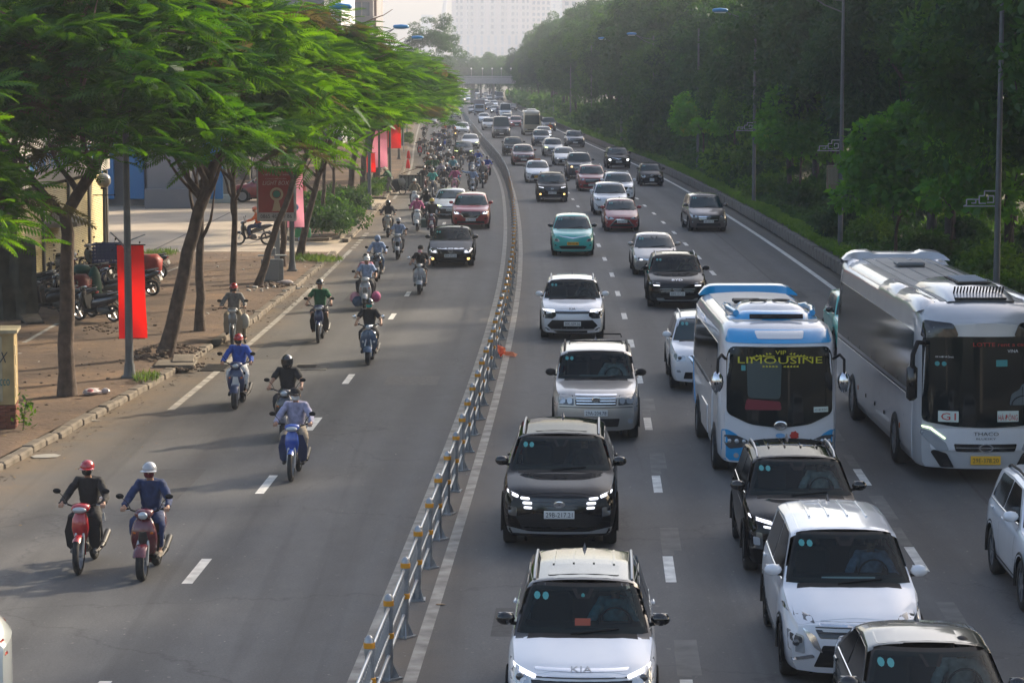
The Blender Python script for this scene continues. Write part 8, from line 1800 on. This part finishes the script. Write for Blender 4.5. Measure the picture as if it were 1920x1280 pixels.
trash('flat_litter', 'flat pale plastic sheet on the road near the left kerb', 85, 855, .005, (.30,.25,.012), (.38,.36,.32)); trash('flat_litter', 'white strip of litter in the gutter below the first tree', 168, 789, .005, (.22,.06,.01), (.5,.5,.5)); trash('white_litter_bag', 'white torn bag near the electric cabinet', 537, 534, .13, (.28,.2,.09), (.5,.5,.46)); trash('brown_leaf', 'dry brown leaf on the painted line near the fence', 825, 1133, .006, (.07,.04,.008), (.25,.14,.04))
# broken kerb inlet
x, y = at(368, 690, .0); ki = thing('kerb_inlet', 'broken concrete kerb inlet beside the drain grate', 'kerb inlet', (x-.35, y+.2, .0), .1); MB().box((0,0,.20), (.55,1.3,.10), bev=.02, rx=.03).box((-.22,0,.1), (.1,1.3,.2)).box((0,.6,.1), (.5,.1,.2)).obj('slab', KST, ki); MB().box((.05,-.1,.07), (.4,.9,.12)).obj('opening_shade', INK, ki)  # solid black block, the shade of the opening put into its colour
x, y = at(330, 684, .13); q = thing('concrete_slab', 'pale concrete slab set in the soil behind the kerb inlet', 'slab', (x, y, .10), .05); MB().box((0,0,.05), (1.0,1.3,.10), bev=.015).obj('slab', KST, q)

# pillar box at the bottom left
YEL = mat('ochre_wall', (.36,.27,.13), .85, var=.25, vs=2.5, bump=.3, bs=6); CR = mat('cream_panel', (.34,.30,.20), .8, var=.2, vs=3); BRK = mat('brick_red', (.10,.030,.018), .9, var=.35, vs=5)
x, y = at(33, 806, .13); pl_ = thing('utility_kiosk', 'ochre utility kiosk on a brick base at the left edge', 'kiosk', (x-.72, y+.55, .13), .12)
MB().box((0,0,1.25), (1.2,.9,1.5), bev=.015).obj('body', YEL, pl_); MB().box((0,0,2.03), (1.34,1.04,.07)).obj('lid', CR, pl_); MB().box((-.1,-.46,1.25), (.9,.03,1.35), bev=.01).obj('door', CR, pl_)
bs = thing('x', None, None); bpy.data.objects.remove(bs)
base = MB().box((0,0,.24), (1.18,.88,.48)).obj('base', BRK, pl_); bm_ = MB().box((0,0,0), (.20,.03,.062), bev=.006).mesh('brick', mat('brick_light', (.17,.055,.03), .9, var=.4, vs=7)); 
for r_ in range(7):
    for c_ in range(6): 
        if abs(-.55+c_*.21+(r_ % 2)*.1) < .56: link('brick', bm_, base, (-.55+c_*.21+(r_ % 2)*.1, -.45, .05+r_*.069))
    for c_ in range(4): link('brick', bm_, base, (.60, -.33+c_*.21+(r_ % 2)*.05, .05+r_*.069), (0,0,math.pi/2))
b = MB()
for i in range(5): b.box((.605,-.25+.12*(i % 2), .75+i*.22), (.01,.17,.19))
b.obj('paper_notice', mat('paper_yellowed', (.42,.36,.24), .8), pl_); link('lettering', text_flat('KX', .3, .22, mat('graffiti_dark', (.03,.04,.05), .7), shear=.3), pl_, (.32,-.48,1.5)); link('lettering', text_flat('ecco', .28, .14, mat('graffiti_teal', (.03,.14,.14), .7)), pl_, (.36,-.48,.98))
wd = thing('weed', 'small green weed growing at the foot of the ochre kiosk', 'plant', (x+.12, y-.05, .13)); rs = np.random.RandomState(9); P = rs.normal(size=(90,3))*np.array([.10,.10,.20])+np.array([.05,0,.36]); D_ = rdir(90, rs); link('leaves', quad_mesh('leaves', leaves(P, D_, .12, rs, .5), BR), wd)['kind'] = 'stuff'; MB().tube([(0,0,0),(.03,0,.3),(.08,0,.6)], .01, 5).obj('stem', BARK, wd)

# ------------------------------------------------------------ shutter shop, yard buildings, shops behind the left trees
SHT = mat('shutter_yellow', (.52,.43,.20), .55, .1, var=.12, vs=1.2)
sh = thing('shutter_shop', 'low shop with yellow roller shutters and blue sign letters on its fascia', 'building', (-16.6, 93, .13))
MB().box((-5.1,0,3.3), (10,20,6.6)).obj('wall', mat('shop_wall', (.22,.20,.18), .9, var=.2, vs=1), sh)
def shutter(y0, y1):
    b = MB(); V = []; n = 46
    for j in range(n*2+1): V += [(.06+(.035 if j % 2 else 0), y0, .05+3.25*j/(n*2)), (.06+(.035 if j % 2 else 0), y1, .05+3.25*j/(n*2))]
    b.add(V, [(2*j, 2*j+1, 2*j+3, 2*j+2) for j in range(n*2)]); return b
for y0, y1 in ((-9.6,-4.3),(-4.0,.9),(1.2,5.4),(5.7,9.7)): shutter(y0, y1).obj('roller_shutter', SHT, sh)
b = MB()
for yy in (-9.8,-4.15,1.05,5.55,9.85): b.box((.08, yy, 1.7), (.16,.24,3.4))
b.obj('shutter_post', mat('post_dark', (.10,.10,.10), .5), sh)
MB().box((.12,0,4.25), (.22,20.2,1.6), bev=.02).obj('fascia', mat('fascia_cream', (.40,.38,.34), .7), sh)
BLU = mat('sign_blue', (.015,.17,.42), .45)
me = text_flat('NHẬN THI CÔNG NỘI THẤT', 15, 1.05, BLU, bold=.03); link('lettering', me, sh, (.25, 0, 4.35), (0,0,math.pi/2))
pp = thing('globe_lamp', 'grey lamp post with a round milky globe before the yellow shutters', 'street lamp', (at(197,487,.13)[0], at(197,487,.13)[1], .13)); MB().lathe([(.09,0),(.07,.4),(.055,2.85)], 10).obj('post', POLE, pp, 50); MB().tube([(-.45,0,2.55),(.45,0,2.55)], .02, 5).obj('crossbar', BLK, pp); MB().ball((0,0,3.12), .29, 16).obj('globe', mat('globe_glass', (.30,.29,.26), .3, coat=.5), pp, 60); MB().lathe([(.14,2.78),(.11,2.9)], 10).obj('collar', BLK, pp, 40)
pc = thing('pillared_building', 'grey pillared building with blue panels across the concrete yard', 'building', (-24.2, 141, 0))
GY = mat('grey_render', (.20,.20,.21), .8, var=.12, vs=.8); MB().box((-3,6,5.5), (19,8,11)).obj('wall', GY, pc)
for x0 in (4.2, -3.2): k = MB().box((x0+1.0,.2,5.5), (2.4,2.2,11)).obj('pillar', GY, pc); MB().box((x0+1.0,-.0,.55), (2.6,2.8,1.1), bev=.04).obj('plinth', mat('plinth_grey', (.15,.15,.16), .7), k)
for x0 in (1.3, 3.0, 7.4): MB().box((x0,1.2,3.2), (1.1,.3,5.6), bev=.02).obj('blue_panel', BLU, pc)
q = thing('counter', 'small white service counter left of the parked red suv', 'counter', (at(405,381)[0], at(405,381)[1]+.5, .01)); MB().box((0,0,.25), (2.2,1.2,.5), bev=.03).obj('step', SIGNW, q); MB().box((.3,.1,1.0), (1.0,.8,1.0), bev=.05).obj('cabinet', mat('cream_box', (.30,.27,.22), .6), q)
shops = [(-19.5,158,9,7.5,(.20,.16,.14),'blue','shop front with a blue fascia behind the island trees'),(-19,168,9,9,(.16,.16,.17),'red','shop with a red fascia behind the pink banner'),(-18.5,178,9,8,(.26,.23,.20),'pink','shop with a pinkish fascia in the left row'),(-19,189,11,11,(.13,.13,.14),'blue','dark shop house in the left row'),(-20,201,11,9,(.24,.22,.20),'red','shop house with red sign in the far left row'),(-21,214,12,12,(.18,.17,.17),'pink','tall shop house in the far left row'),(-23,228,13,10,(.25,.23,.21),'blue','far shop house behind the last left trees'),(-26,250,22,12,(.2,.19,.19),'red','farthest grey shop block on the left')]
for x, Y, w_, h_, c, f, lab in shops:
    t = thing('shop_house', lab, 'building', (x, Y, .1)); MB().box((-4,0,h_/2), (9,w_-.4,h_)).obj('wall', mat('shop_%d' % Y, c, .85, var=.15, vs=.6), t); MB().box((.6,0,3.4), (.3,w_-1,1.3)).obj('fascia', {'blue': BLU, 'red': mat('sign_red', (.35,.02,.02), .5), 'pink': mat('sign_pink', (.5,.16,.25), .5)}[f], t)
    MB().box((.53,0,1.35), (.1,w_-2,2.5)).obj('shop_window', WG, t)
    for k in range(3): MB().box((.52,-w_/2+1.4+k*(w_-2.8)/2,h_-2), (.1,1.3,1.5)).obj('window', WG, t)
# white boundary wall and parked cars glimpsed through the right belt
for i, Y in enumerate(range(70, 330, 26)):
    q = thing('boundary_wall', 'pale rendered wall seen in gaps between the right trunks', 'wall', (58.2, Y, .4), 0, 'pale walls behind the right belt'); MB().box((0,0,1.7), (.3,25.6,3.4)).obj('wall', mat('pale_render_warm', (.50,.46,.42), .8, var=.15, vs=.5), q); MB().box((0,0,3.45), (.5,25.6,.12)).obj('coping', KST, q)

# ------------------------------------------------------------ air
hz = bpy.data.materials.new('air_haze'); hz.use_nodes = True; N = hz.node_tree.nodes; N.remove(N['Principled BSDF'])
pv = N.new('ShaderNodeVolumePrincipled'); pv.inputs['Color'].default_value = (.80,.86,.97,1); pv.inputs['Density'].default_value = HAZE; pv.inputs['Anisotropy'].default_value = .0
hz.node_tree.links.new(pv.outputs[0], N['Material Output'].inputs['Volume'])
hb = MB().box((0, 1700, 60), (2600, 3760, 124)).obj('haze', hz); hb['kind'] = 'stuff'
